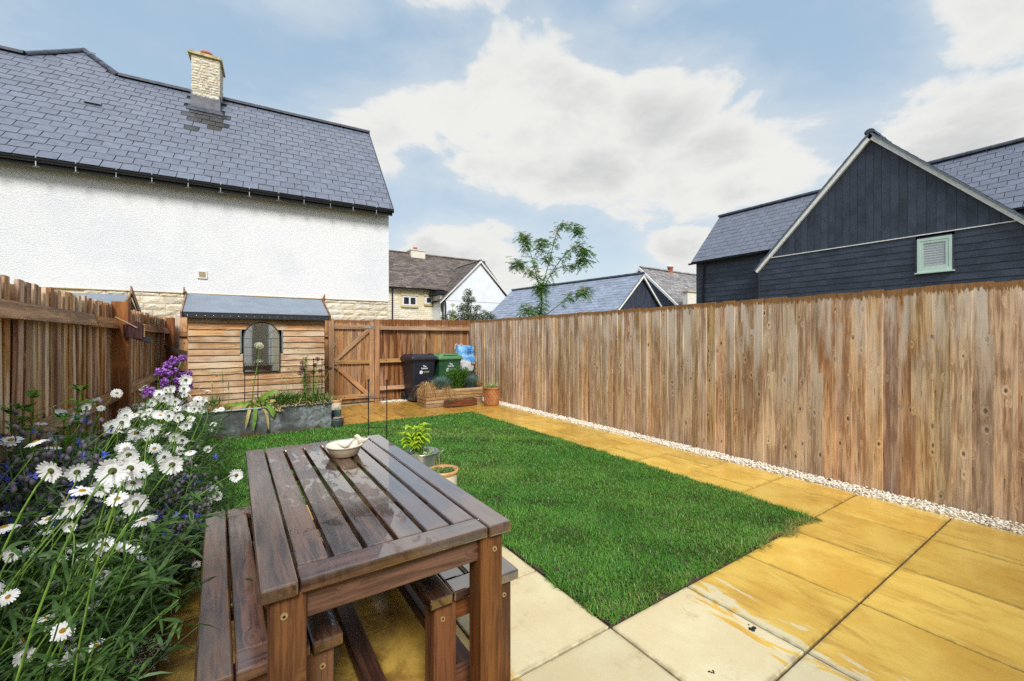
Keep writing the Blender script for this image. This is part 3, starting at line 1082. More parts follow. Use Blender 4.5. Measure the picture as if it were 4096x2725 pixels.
V_, Q_ = strips(B, D_, L_, Wd * rng.uniform(.7, 1.2, n), rng.uniform(.15, .6, n), seg=2, prof=[1.0, .8, .12])
tint = np.zeros((n, 6, 4))
dry = (soft(B, 3.1) + .5 * rng.normal(0, 1, n) > .66) | (rng.random(n) < .10)
nearedge = (edge < .10) & (rng.random(n) < .35) & ((B[:, 1] < 1.6) | (B[:, 0] > 3.55))
tint[:, :, 0] = (.5 + .28 * tuft + rng.normal(0, .22, n)).clip(0, 1)[:, None]
tint[:, :, 1] = np.where(dry, .55, np.where(nearedge, .8, 0.0))[:, None] * rng.random(n)[:, None]
tint[:, :, 3] = 1
# dead clippings raked up along the near right edge
nd_ = 1500
bx = np.clip(rng.normal(3.35, .25, nd_), 2.3, 3.63)
dead = np.stack([bx, 1.40 + .03 * np.sin(bx * 17.) + rng.normal(0, .022, nd_), rng.uniform(.0, .016, nd_)], 1)
DV, DQ = strips(dead, rand_dirs(nd_, .15, 1.0), rng.uniform(.015, .045, nd_), rng.uniform(.003, .005, nd_), rng.uniform(.05, .3, nd_), seg=2, prof=[1.0, .8, .2])
dt = np.zeros((nd_, 6, 4))
dt[:, :, 1] = rng.uniform(.7, 1.0, nd_)[:, None]
dt[:, :, 3] = 1
Q_ = np.concatenate([Q_, DQ + len(V_)])
V_ = np.concatenate([V_, DV])
tint = np.concatenate([tint, dt])
gme = np_mesh('grass', V_, Q_, M['grass'], tint=tint.reshape(-1, 4))
tag(ob('grass', gme), 'short mown green grass of the lawn', 'grass', kind='stuff')

# ------------------------------------------------------------------ gravel margin
def pebble_field(name, label, spots):
    bm = bmesh.new()
    bmesh.ops.create_icosphere(bm, subdivisions=1, radius=1)
    v0 = np.array([v.co[:] for v in bm.verts])
    f0 = np.array([[v.index for v in f.verts] for f in bm.faces])
    bm.free()
    n = len(spots)
    s = rng.uniform(.6, 1.25, (n, 1, 3)) * np.array([1, 1, .72])
    V = v0[None] * s * (1 + rng.normal(0, .14, (n, len(v0), 1)))
    a = rng.random(n) * 2 * np.pi
    ca, sa = np.cos(a)[:, None], np.sin(a)[:, None]
    x, y = V[:, :, 0] * ca - V[:, :, 1] * sa, V[:, :, 0] * sa + V[:, :, 1] * ca
    V = np.stack([x, y, V[:, :, 2]], -1) * spots[:, 3][:, None, None] + spots[:, None, :3]
    F = (f0[None] + (np.arange(n) * len(v0))[:, None, None]).reshape(-1, 3)
    me = np_mesh(name, V.reshape(-1, 3), F, M['gravel'])
    return tag(ob(name, me), label, 'gravel', kind='stuff')


def scatter(x0, x1, y0, y1, n, r0, r1, zmax):
    p = np.stack([rng.uniform(x0, x1, n), rng.uniform(y0, y1, n), rng.uniform(-.004, zmax, n), rng.uniform(r0, r1, n)], 1)
    return p


sp = np.concatenate([scatter(4.565, 4.765, -.4, 3.6, 3800, .007, .0135, .020), scatter(4.565, 4.765, 3.6, 8.95, 3600, .008, .015, .020),
                     scatter(4.53, 4.56, -.4, 7.0, 120, .006, .011, .006), scatter(2.62, 3.6, 8.93, 9.12, 700, .010, .016, .02)])
pebble_field('gravel', 'white stone chippings along the foot of the fence', sp)
gb = MB()
gb.box(4.55, 4.785, -1.2, 9.1, -.06, -.006)
gb.box(2.6, 4.5, 9.121, 9.2, -.05, -.006)
tag(gb.build('gravel_bed', M['mortar']), 'pale sand under the stone chippings', 'gravel bed', kind='structure')


# ------------------------------------------------------------------ roofs
_slm = {}


def slate_mesh(w, l, t, mat):
    key = (round(w, 3), round(l, 3), mat.name)
    if key in _slm:
        return _slm[key]
    mb = MB()
    h = w / 2 - .007
    c = .012
    # tail (y = 0) stands proud, head tucks under the course above; the tail corners are a little broken
    vs = [(-h + c, 0, t), (h - c, 0, t), (h, c, t), (h, l, 0), (-h, l, 0), (-h, c, t),
          (-h + c, 0, 2 * t), (h - c, 0, 2 * t), (h, c, 2 * t), (h, l, t), (-h, l, t), (-h, c, 2 * t)]
    fs = [(6, 7, 8, 9, 10, 11), (5, 4, 3, 2, 1, 0), (0, 1, 7, 6), (1, 2, 8, 7), (2, 3, 9, 8), (3, 4, 10, 9), (4, 5, 11, 10), (5, 0, 6, 11)]
    mb.add(vs, fs)
    _slm[key] = mb.mesh('slate', mat)
    return _slm[key]


def tile_roof(roof, width, length, gauge, sw, mat, camdist, inside=None, limit=300, x0=0.0, name='slate', t=.011, jit=.004, matfn=None):
    """courses of slates on the roof object's own plane (x along the eaves, y up the slope)"""
    rows = int(round(length / gauge))
    gauge = length / rows
    cells = []
    for r in range(rows):
        y = r * gauge
        off = sw / 2 * (r % 2)
        cols = int(math.ceil(width / sw)) + 1
        for c in range(cols):
            a = max(0.0, c * sw - off)
            b = min(width, c * sw - off + sw)
            if b - a < .06:
                continue
            x = x0 + (a + b) / 2
            if inside and not inside(x, y + gauge * .5, b - a, gauge):
                continue
            cells.append((x, y, b - a, gauge))
    cells.sort(key=lambda q: camdist(q[0], q[1]))
    if not limit:
        own, rest = [], cells
    else:
        own, rest = cells[:limit], cells[limit:]
    for x, y, w, gg in own:
        l = gg * 1.28
        ob(name, slate_mesh(w, l, t, (matfn(x, y) if matfn else None) or mat), roof, (x, y + random.gauss(0, jit), random.uniform(0, .0025)),
           (random.gauss(0, .006), random.gauss(0, .006), random.gauss(0, .006)))
    if rest:
        mb = MB()
        for x, y, w, gg in rest:
            m0 = slate_mesh(w, gg * 1.28, t, mat)
            mt = Matrix.Translation((x, y + random.gauss(0, jit), random.uniform(0, .0025))) @ Matrix.Rotation(random.gauss(0, .006), 4, 'Z') @ Matrix.Rotation(random.gauss(0, .006), 4, 'X')
            mb.add([v.co for v in m0.vertices], [tuple(p.vertices) for p in m0.polygons], 0, mt)
        tag(mb.build(name + '_field', mat, roof), kind='stuff')


def ridge_tiles(parent, a, b, r, mat, n, seglen=.45, name='ridge_tile'):
    """half-round ridge tiles from a to b (parent's frame)"""
    a, b = Vector(a), Vector(b)
    L = (b - a).length
    k = max(1, int(round(L / seglen)))
    d = (b - a) / k
    dn = d.normalized()
    s = dn.cross(Vector((0, 0, 1))).normalized()
    u = s.cross(dn)
    me = None
    for i in range(k):
        if me is None:
            mb = MB()
            vs = []
            for e, rr in ((-.5, r * 1.0), (.485, r * 1.0), (.485, r * 1.08), (.5, r * 1.08)):
                for j in range(9):
                    an = math.pi * (-.08 + 1.16 * j / 8)
                    vs.append(d * e + (s * math.cos(an) + u * math.sin(an) * .85) * rr)
            fs = [(q * 9 + j, q * 9 + j + 1, (q + 1) * 9 + j + 1, (q + 1) * 9 + j) for q in range(3) for j in range(8)]
            fs.append(tuple(range(9)))
            fs.append(tuple(range(27, 36))[::-1])
            mb.add(vs, fs)
            me = mb.mesh(name, mat)
        o = ob(name, me, parent, a + d * (i + .5))
        o.rotation_euler = (random.gauss(0, .004), random.gauss(0, .004), random.gauss(0, .004))


def rough_stone(w, h, d, mat, seed):
    """rock-faced block: front at -y bulges and is broken up"""
    rr = random.Random(seed)
    nx_, nz_ = 5, 3
    mb = MB()
    for j in range(nz_ + 1):
        for i in range(nx_ + 1):
            x, z = (i / nx_ - .5) * w, j / nz_ * h
            ed = min(i, nx_ - i, j, nz_ - j)
            y = -d + (.35 * d if ed == 0 else rr.uniform(-.5, .25) * d)
            if ed == 0:
                x += rr.uniform(-.006, .004)
                z += rr.uniform(-.006, .004)
            mb.v.append((x, y, z))
    for j in range(nz_):
        for i in range(nx_):
            a = j * (nx_ + 1) + i
            mb.f.append((a, a + 1, a + nx_ + 2, a + nx_ + 1))
            mb.m.append(0)
    k = len(mb.v)
    mb.v += [(-w / 2, 0, 0), (w / 2, 0, 0), (w / 2, 0, h), (-w / 2, 0, h)]
    n1 = nx_ + 1
    bot = [i for i in range(n1)]
    top = [nz_ * n1 + i for i in range(n1)]
    lf = [j * n1 for j in range(nz_ + 1)]
    rt = [j * n1 + nx_ for j in range(nz_ + 1)]
    mb.f += [tuple(bot[::-1]) + (k, k + 1), tuple(top) + (k + 2, k + 3), tuple(lf) + (k + 3, k), tuple(rt[::-1]) + (k + 1, k + 2)]
    mb.m += [0] * 4
    return mb.mesh('stone', mat)


_stone = {}


def stone_course_wall(parent, length, z0, z1, hc, wmin, wmax, mat, d=.03, gap=.010, x0=0.0, key='s', y=0.0, skip=None):
    z = z0
    while z < z1 - .03:
        h = min(random.choice(hc), z1 - z)
        x = x0
        while x < x0 + length - .01:
            w = random.uniform(wmin, wmax)
            if x + w > x0 + length - wmin * .6:
                w = x0 + length - x
            if not (skip and skip(x, x + w, z, z + h)):
                q = (key, round(w / .04), round(h / .02), random.randrange(3))
                if q not in _stone:
                    _stone[q] = rough_stone(q[1] * .04, q[2] * .02, d, mat, q[1] * 1000 + q[2] * 10 + q[3])
                o = ob('stone', _stone[q], parent, (x + w / 2, y, z + gap / 2))
                o.scale = ((w - gap) / (q[1] * .04), 1, (h - gap) / (q[2] * .02))
            x += w
        z += h


# ------------------------------------------------------------------ white house with the slate roof, behind the back fence
CAMV = Vector((0, 0, 1.358))
H = thing('white_house', 'large white rendered house with long blue slate roof and stone chimney', 'house', (3.60, 11.68, 0), R(-4.5))
HM = Matrix.Translation((3.60, 11.68, 0)) @ Matrix.Rotation(R(-4.5), 4, 'Z')
EZ, RY, RZ = 4.86, 3.30, 8.48
EY = -.28
PITCH = math.atan2(RZ - EZ, RY - EY)
SLEN = math.hypot(RZ - EZ, RY - EY)
w = MB()
w.box(-13, 0, 0, 6.6, 2.40, 4.92)
w.prism([(-.0, 0.02, 4.90), (-.0, 6.58, 4.90), (-.0, RY, RZ - .12)], (-13, 0, 0))
w.build('wall', M['render'], H)
bead = MB()
bead.box(-13, .012, -.026, .0, 2.385, 2.402)
bead.build('render_bead', M['dressed'], H)
pl = MB()
pl.box(-13, -.02, .02, 6.4, -.1, 2.39)
pl = pl.build('plinth', M['mortar'], H)
stone_course_wall(pl, 6.2, 1.30, 2.385, (.12, .14, .16), .26, .56, M['stone'], .028, .012, x0=-6.22, key='plinth', y=.022)

roof = MB()
roof.prism([(-13.2, -.02, -.03), (.06, -.02, -.03), (.06, SLEN, -.03), (-13.2, SLEN, -.03)], (0, 0, .026))
rf = roof.build('roof', M['underlay'], H, (0, EY, EZ + .03), (PITCH, 0, 0))


def hdist(x, y):
    p = HM @ Vector((x, EY + y * math.cos(PITCH), EZ + y * math.sin(PITCH)))
    d = (p - CAMV).length
    if -5.0 < x < -3.9 and y > 2.3:
        return 1.0
    return d if x > -8.9 else d + 50


def no_chimney(x, y, w_, g_):
    return not (-4.83 < x < -4.15 and y > 4.02)


def soaked(x, y):  # wet slates below the chimney, coloured dark to paint its reflection
    return M['slate_dark_reflection'] if (-4.84 < x + random.gauss(0, .05) < -4.0 and 2.75 + random.uniform(-.3, .25) < y < 4.2) else None


tile_roof(rf, 10.6, SLEN, .283, .31, M['slate'], hdist, no_chimney, 300, x0=-10.55, matfn=soaked)
# the taller cross wing rises through the slope: a triangle of slates between two hips
AP = (-7.45, SLEN + 1.26)


def in_tri(x, y, w_, g_):
    t_ = (y - 0) / 1.26
    xl, xr = -8.28 + (AP[0] + 8.28) * t_, -6.5 + (AP[0] + 6.5) * t_
    return xl + .04 < x < xr - .04


sub = MB()
trf = ob('hip_roof', sub.add([(-8.2, .02, 0), (-6.6, .02, 0), (AP[0], 1.2, 0)], [(0, 1, 2)]).mesh('hip_roof', M['underlay']), H,
         (0, EY + SLEN * math.cos(PITCH), EZ + .03 + SLEN * math.sin(PITCH)), (PITCH, 0, 0))
tile_roof(trf, 1.78, 1.26, .28, .30, M['slate'], lambda x, y: 1, in_tri, 60, x0=-8.28)


def rp(x, y, up=0.02):
    return (x, EY + y * math.cos(PITCH) - up * math.sin(PITCH), EZ + .03 + y * math.sin(PITCH) + up * math.cos(PITCH))


ridge_tiles(H, rp(-6.5, SLEN), rp(-4.84, SLEN), .10, M['ridge'], 4)
ridge_tiles(H, rp(-4.14, SLEN), rp(.07, SLEN), .10, M['ridge'], 9)
ridge_tiles(H, rp(-10.5, SLEN), rp(-8.28, SLEN), .10, M['ridge'], 5)
ridge_tiles(H, rp(-8.28, SLEN), rp(*AP), .09, M['ridge'], 3, name='hip_tile')
ridge_tiles(H, rp(-6.5, SLEN), rp(*AP), .09, M['ridge'], 3, name='hip_tile')
# back slopes so that the roof has a far side
bk = MB()
a_, b_ = Vector((-13, RY, RZ)), Vector((.06, RY, RZ))
bk.prism([a_, b_, b_ + Vector((0, 3.58, -3.62)), a_ + Vector((0, 3.58, -3.62))], (0, 0, -.04))
ap3 = Vector(rp(*AP, 0))
bk.prism([ap3, Vector(rp(-6.5, SLEN, 0)), Vector((-6.3, 7.5, RZ + .0))], (0, .02, -.03))
bk.prism([ap3, Vector(rp(-8.28, SLEN, 0)), Vector((-8.4, 7.5, RZ + .0))], (0, .02, -.03))
bk.build('back_roof', M['slate'], H)
vg = MB()
vg.prism([rp(.05, 0, -.1), rp(.05, SLEN, -.1), rp(.05, SLEN, .02), rp(.05, 0, .02)], (.028, 0, 0))
vg.build('verge', M['ridge'], H)
gt = MB()
prof = [(math.cos(a) * .062, math.sin(a) * .062) for a in np.linspace(math.pi, 2 * math.pi, 9)]
gt.prism([(-13, EY - .05 + y, EZ - .01 + z) for y, z in prof] + [(-13, EY + .05, EZ + .0), (-13, EY - .05, EZ + .0)], (13.06, 0, 0))
gt.box(-13, .04, EY + .02, EY + .04, EZ - .13, EZ + .02)
gt.build('gutter', M['black_plastic'], H)
brk = MB()
brk.box(-.008, .008, -.075, -.067, -.16, .06)
brk.tube([(0, -.066, -.15), (0, -.03, -.17), (0, .02, -.16)], .007, 6)
brk.tube([(-.05, -.05, -.17), (.05, -.06, -.16)], .006, 6)
brm = brk.mesh('gutter_bracket', M['steel'])
for x in (-8.0, -7.4, -6.80, -6.23, -5.62, -5.05, -4.44, -3.85, -3.28, -2.69, -2.14, -1.54, -.99, -.4):
    ob('gutter_bracket', brm, H, (x, EY - .01, EZ + .0), (0, 0, random.uniform(-.1, .1)))
vt = MB()
vt.box(-4.315, -4.13, -.03, -.001, 2.745, 2.93)
vt = vt.build('wall_vent', M['white_plastic'], H)
for k in range(7):
    lv = MB()
    lv.box(-4.285, -4.16, -.012, .0, 0, .006)
    lv.build('louvre', M['dressed'], vt, (0, -.032, 2.775 + k * .019), (R(-30), 0, 0))
rv = MB()
rv.box(-.15, .15, -.05, .05, 0, .045)
rv.box(-.13, .13, -.056, -.05, .012, .034, 1)
rv.build('roof_vent', [M['slate'], M['black_plastic']], H, rp(-6.59, 2.96, .02), (PITCH, 0, 0))
# chimney
cx0, cx1, cy0, cy1 = -4.82, -4.16, 2.62, 3.42
ch = MB()
ch.box(cx0 + .02, cx1 - .02, cy0 + .02, cy1 - .02, 7.6, 9.30)
ch = ch.build('chimney', M['mortar'], H)
stone_course_wall(ch, cx1 - cx0, 8.17, 9.29, (.07, .08, .095), .12, .27, M['stone'], .026, .008, x0=cx0, key='chimney', y=cy0 + .022)
z = 8.17
while z < 9.26:
    h_ = random.choice((.07, .08, .095))
    y_ = cy0
    while y_ < cy1 - .05:
        w_ = random.uniform(.14, .26)
        w_ = min(w_, cy1 - y_)
        me = rough_stone(w_ - .008, h_ - .008, .024, M['stone'], int(z * 100 + y_ * 10))
        ob('stone', me, ch, (cx1 - .022, y_ + w_ / 2, z), (0, 0, R(90)))
        y_ += w_
    z += h_
cp = MB()
cp.box(cx0 - .075, cx1 + .05, cy0 - .06, cy1 + .06, 9.30, 9.37)
cp.build('coping', M['coping'], ch)
pt = MB()
pt.lathe([(.125, 9.36), (.118, 9.50), (.132, 9.56), (.15, 9.57), (.15, 9.62), (.125, 9.62), (.115, 9.45)], 20, c=((cx0 + cx1) / 2 - .02, 3.0, 0))
pt.build('chimney_pot', M['terracotta_chimney'], ch, smooth=True)
fl = MB()
fl.box(cx0 - .012, cx1 + .012, cy0 - .012, cy0 + .03, 7.72, 8.165)
fl.prism([rp(cx0 - .1, 3.86, .03), rp(cx1 + .1, 3.86, .03), rp(cx1 + .05, 4.12, .035), rp(cx0 - .05, 4.12, .035)], (0, -.004, .01))
fl.box(cx0 - .01, cx0 + .03, cy0, cy1, 7.9, 8.30)
fl.box(cx1 - .03, cx1 + .01, cy0, cy1, 7.9, 8.30)
fl.build('flashing', M['lead'], ch)

# ------------------------------------------------------------------ black clad house beyond the right fence
K = thing('black_house', 'charcoal clad house with white edged gable and slate roof beyond right fence', 'house')
GX, GY, GZ = 15.20, 4.344, 7.20
TANG = (7.20 - 3.80) / 3.07
GE = 3.80
wl = MB()
wl.box(GX + .03, GX + 4.4, 1.30, 7.39, -.1, 4.15)
wl.prism([(GX + .03, 1.30, 3.78), (GX + .03, 7.39, 3.78), (GX + .03, GY, GZ - .1)], (3, 0, 0))
wl.box(15.63, 19.2, -3.0, 10.06, -.1, 4.42)
wl.prism([(15.63, 10.06, 4.3), (19.4, 10.06, 4.3), (17.5, 10.06, 6.5)], (0, -13, 0))
wl = wl.build('wall', M['black_clad'], K)


def clad_plank(parent, x, ya, yb, z, h):
    mb = MB()
    L = yb - ya
    mb.prism([(-.022, 0, -.012), (0, 0, -.012), (0, 0, h), (-.010, 0, h)], (0, L, 0))
    mb.build('plank', M['black_clad'], parent, (x, ya, z))


WY0, WY1, WZ0, WZ1 = 2.68, 3.40, 3.10, 4.03
z = 2.14
while z < 4.05:
    if z + .17 > WZ0 and z < WZ1:
        clad_plank(wl, GX + .03, 1.30, WY0, z, .172)
        clad_plank(wl, GX + .03, WY1, 7.39, z, .172)
    else:
        cut = random.uniform(4.2, 6.2)
        clad_plank(wl, GX + .03, 1.30, cut, z, .172)
        clad_plank(wl, GX + .03, cut + .004, 7.39, z, .172)
    z += .178
z = 2.14
while z < 4.3:
    clad_plank(wl, 15.63, 7.40, 10.06, z, .172)
    z += .178
# vertical boards of the gable
ys = np.arange(1.36, 7.4, .1835)
for y0 in ys:
    y1 = y0 + .1835
    za = GZ - .10 - abs(y0 - GY) * TANG
    zb = GZ - .10 - abs(y1 - GY) * TANG
    if max(za, zb) < 4.16:
        continue
    p = [(0, .003, 0), (0, .1805, 0), (0, .1805, max(.01, zb - 4.12)), (0, .003, max(.01, za - 4.12))]
    if y0 < GY < y1:
        p = [(0, .003, 0), (0, .1805, 0), (0, .1805, zb - 4.12), (0, GY - y0, GZ - .1 - 4.12), (0, .003, za - 4.12)]
    mb = MB()
    mb.prism([(q[0] - .022, q[1], q[2]) for q in p], (.022, 0, 0))
    mb.build('gable_board', M['black_clad'], wl, (GX + .03, y0, 4.12))
tm = MB()
tm.box(GX - .02, GX + .008, 1.5, 7.12, 4.095, 4.118)
tm.build('trim_strip', M['white_barge'], K)
jn = MB()
jn.box(GX - .02, GX + .03, 7.385, 7.43, -.1, 3.9)
jn.build('corner_trim', M['black_clad'], K)
for s in (-1, 1):
    bb = MB()
    n_ = Vector((0, s * math.sin(math.atan(TANG)), math.cos(math.atan(TANG))))
    a = Vector((0, 0, 0))
    b = Vector((0, s * 3.16, -3.16 * TANG))
    bb.prism([a, b, b - n_ * .085, a - n_ * .085 + Vector((0, 0, -.03))], (.10, 0, 0))
    bb.build('bargeboard', M['white_barge'], K, (GX - .10, GY, GZ))
    sl = MB()
    sl.prism([a, b, b + n_ * .035, a + n_ * .035], (3.6, 0, 0))
    gr = sl.build('gable_roof', M['slate'], K, (GX - .13, GY, GZ + .004))
    # the ragged edge of the slates along the verge
    for k in range(17):
        e = MB()
        q0 = b * (k / 17.)
        q1 = b * ((k + 1.2) / 17.)
        e.prism([q0 + n_ * .035, q1 + n_ * .048, q1 + n_ * .056, q0 + n_ * .043], (.34, 0, 0))
        e.build('slate', M['slate'], gr)
ridge_tiles(K, (GX - .14, GY, GZ + .035), (GX + 2.2, GY, GZ + .035), .12, M['ridge'], 5)
# main roof
MR_E, MR_R, MR_EZ, MR_RZ = 15.44, 17.50, 4.44, 6.60
mp = math.atan2(MR_RZ - MR_EZ, MR_R - MR_E)
ml = math.hypot(MR_RZ - MR_EZ, MR_R - MR_E)
mr = MB()
mr.prism([(0, -.02, -.03), (14, -.02, -.03), (14, ml, -.03), (0, ml, -.03)], (0, 0, .026))
mr = mr.build('roof', M['underlay'], K, (MR_E, 10.18, MR_EZ), (mp, 0, R(-90)))


def k_in(x, y, w_, g_):
    wy = 10.18 - x
    wz = MR_EZ + y * math.sin(mp)
    return wz > GZ - abs(wy - GY) * TANG - .12


def k_dist(x, y):
    p = Vector((MR_E + y * math.cos(mp), 10.18 - x, MR_EZ + y * math.sin(mp)))
    return (p - CAMV).length


tile_roof(mr, 12.0, ml, .246, .33, M['slate'], k_dist, k_in, 300)
ridge_tiles(K, (MR_R, 10.2, MR_RZ + .03), (MR_R, 4.95, MR_RZ + .03), .10, M['ridge'], 9)
ridge_tiles(K, (MR_R, 3.75, MR_RZ + .03), (MR_R, -1.8, MR_RZ + .03), .10, M['ridge'], 9)
mb = MB()
mb.prism([(MR_R, 10.2, MR_RZ), (MR_R, -3, MR_RZ), (MR_R + 2.06, -3, MR_EZ), (MR_R + 2.06, 10.2, MR_EZ)], (0, 0, -.04))
mb.build('back_roof', M['slate'], K)
gt = MB()
gt.prism([(MR_E - .05 + y, 10.24, MR_EZ - .04 + z) for y, z in prof], (0, -2.8, 0))
gt.prism([(GX - .02 + y * .9, 7.60, 3.74 + z) for y, z in prof], (.0, -.18, 0))
gt.build('gutter', M['black_plastic'], K)
dp = MB()
dp.tube([(15.56, 9.72, 0), (15.56, 9.72, 4.2), (15.50, 9.72, 4.36)], .035, 10)
dp.build('downpipe', M['black_plastic'], K, smooth=True)
# window
wi = MB()
rv_ = .045
for a, b, c, d in ((WY0, WY0 + .035, WZ0, WZ1), (WY1 - .035, WY1, WZ0, WZ1)):
    wi.box(GX - .03, GX + .029, a, b, c, d)
wi.box(GX - .03, GX + .029, WY0, WY1, WZ1 - .03, WZ1)
wi.build('window_reveal', M['black_clad'], K)
wn = MB()
for (a, b, c, d, dx) in ((WY0 + .035, WY1 - .035, WZ0 + .01, WZ0 + .10, 0), (WY0 + .035, WY1 - .035, WZ1 - .10, WZ1 - .03, 0),
                         (WY0 + .035, WY0 + .09, WZ0 + .10, WZ1 - .10, 0), (WY1 - .09, WY1 - .035, WZ0 + .10, WZ1 - .10, 0),
                         (WY0 + .09, WY1 - .09, WZ0 + .10, WZ0 + .165, .008), (WY0 + .09, WY1 - .09, WZ1 - .165, WZ1 - .10, .008),
                         (WY0 + .09, WY0 + .15, WZ0 + .165, WZ1 - .165, .008), (WY1 - .15, WY1 - .09, WZ0 + .165, WZ1 - .165, .008)):
    wn.box(GX - .040 + dx, GX + .024, a, b, c, d)
wn.box(GX - .075, GX + .024, WY0 - .01, WY1 + .01, WZ0 - .025, WZ0 + .008)
wn = wn.build('window', M['sage'], K)
gp = MB()
gp.box(GX - .024, GX - .020, WY0 + .14, WY1 - .14, WZ0 + .155, WZ1 - .155)
gp.build('pane', M['glass'], wn)
bk_ = MB()
bk_.box(GX + .020, GX + .029, WY0 + .1, WY1 - .1, WZ0 + .1, WZ1 - .1)
bk_.build('room', M['dark'], wn)
for k in range(9):
    lv = MB()
    lv.box(-.012, .012, WY0 + .15, WY1 - .15, -.005, .005)
    lv.build('shutter_louvre', M['upvc'], wn, (GX + .0, 0, WZ0 + .20 + k * .064), (0, R(12), 0))

# ------------------------------------------------------------------ slate-roofed garage
Gg = thing('garage', 'low garage with pale slate roof and dark boarded end behind rowan tree', 'garage', (15.4, 12.6, 0), R(8.3))
GM = Matrix.Translation((15.4, 12.6, 0)) @ Matrix.Rotation(R(8.3), 4, 'Z')
gp_ = math.atan2(1.95, 2.35)
gl = math.hypot(1.95, 2.35)
wl = MB()
wl.box(-2.05, 2.05, .06, 8.7, -.1, 2.5)
wl.prism([(-2.05, .06, 2.45), (2.05, .06, 2.45), (0, .06, 4.2)], (0, 8.6, 0))
gw = wl.build('wall', M['black_clad'], Gg)
for k in range(25):
    x0 = -2.1 + k * .17
    xm = x0 + .085
    top = 4.20 - abs(xm) * .83
    if top < 2.1:
        continue
    mb = MB()
    mb.prism([(.002, 0, 0), (.168, 0, 0), (.168, 0, 4.20 - abs(x0 + .168) * .83 - 1.4), (.002, 0, 4.20 - abs(x0) * .83 - 1.4)], (0, .025, 0))
    mb.build('gable_board', M['black_clad'], gw, (x0, .035, 1.4))
rfm = MB()
rfm.prism([(0, -.02, -.03), (8.9, -.02, -.03), (8.9, gl, -.03), (0, gl, -.03)], (0, 0, .026))
grf = rfm.build('roof', M['underlay'], Gg, (-2.35, 8.8, 2.33), (gp_, 0, R(-90)))


def gd(x, y):
    p = GM @ Vector((-2.35 + y * math.cos(gp_), 8.8 - x, 2.33 + y * math.sin(gp_)))
    return (p - CAMV).length


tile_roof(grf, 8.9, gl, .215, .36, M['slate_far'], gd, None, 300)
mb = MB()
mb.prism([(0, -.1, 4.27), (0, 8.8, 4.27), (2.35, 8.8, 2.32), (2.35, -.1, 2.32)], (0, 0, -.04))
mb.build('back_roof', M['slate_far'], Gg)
ridge_tiles(Gg, (0, -.1, 4.31), (0, 8.8, 4.31), .09, M['ridge'], 18)
for s in (-1, 1):
    mb = MB()
    mb.prism([(0, 0, 0), (s * 2.38, 0, -1.97), (s * 2.38, 0, -2.09), (0, 0, -.15)], (0, .06, 0))
    mb.build('bargeboard', M['white_barge'], Gg, (0, -.10, 4.27))

# ------------------------------------------------------------------ far house with the pale stone roof
Cc = thing('stone_roofed_house', 'distant house with pale stone tiled roof and dark gable beside black house', 'house', (20.96, 17.31, 0), 0)
wl = MB()
wl.box(.1, 10, -2.7, 2.7, -.1, 3.2)
wl.prism([(.1, -2.7, 3.1), (.1, 2.7, 3.1), (.1, 0, 5.6)], (9.9, 0, 0))
wl.build('wall', M['black_clad'], Cc)
cpit = math.atan2(2.75, 3.0)
cl = math.hypot(2.75, 3.0)
mb = MB()
mb.prism([(0, 0, -.03), (9, 0, -.03), (9, cl, -.03), (0, cl, -.03)], (0, 0, .026))
crf = mb.build('roof', M['underlay'], Cc, (0, -3.0, 3.0), (cpit, 0, 0))
tile_roof(crf, 8.5, cl, .20, .36, M['stone_tile_wet'], lambda x, y: x, None, 0, name='tile', t=.014, jit=.01)
mb = MB()
mb.prism([(0, 0, 5.75), (9, 0, 5.75), (9, 3, 3), (0, 3, 3)], (0, 0, -.04))
mb.build('back_roof', M['stone_tile_wet'], Cc)
ridge_tiles(Cc, (0, 0, 5.79), (9, 0, 5.79), .09, M['stone_tile_wet'], 18)
for s in (-1, 1):
    mb = MB()
    mb.prism([(0, 0, 5.77), (0, s * 3.05, 2.97), (0, s * 3.05, 2.82), (0, 0, 5.60)], (.1, 0, 0))
    mb.build('bargeboard', M['white_barge'], Cc, (-.1, 0, 0))
mb = MB()
mb.lathe([(.17, 5.6), (.16, 6.0), (.2, 6.02), (.2, 6.07), (.12, 6.07)], 14, c=(3.0, 0, 0))
mb.lathe([(.02, 6.22), (.2, 6.13), (.2, 6.10)], 14, 1, c=(3.0, 0, 0))
mb.build('chimney_pot', [M['terracotta_chimney'], M['white_barge']], Cc, smooth=True)
mb = MB()
mb.box(-.1, 1.25, -2.6, -2.3, 0, 3.95)
mb.box(1.25, 3.2, -2.7, -2.3, 0, 4.33)
mb.box(-.16, 1.2, -2.66, -2.24, 3.95, 4.03, 1)
mb.box(1.2, 3.3, -2.76, -2.24, 4.33, 4.40, 1)
wg = mb.build('parapet_wall', [M['stone_pale'], M['dressed']], Cc, (0, -.75, 0))

# ------------------------------------------------------------------ stone house with the white gabled wing
Dh = thing('cotswold_house', 'far pale stone house with mottled brown tiled roof and white gabled wing', 'house', (0, 26, 0), 0)
wl = MB()
wl.box(4, 16.3, .03, 6, -.1, 4.62)
wl.prism([(16.3, 0, 4.55), (16.3, 6, 4.55), (16.3, 3, 7.3)], (-12, 0, 0))
dw = wl.build('wall', M['mortar'], Dh)


def win_gap(x0, x1, z0, z1):
    for a, b, c, d in ((8.78, 9.96, 3.34, 4.40), (10.30, 11.0, 3.52, 4.42)):
        if x1 > a and x0 < b and z1 > c and z0 < d:
            return True
    return False


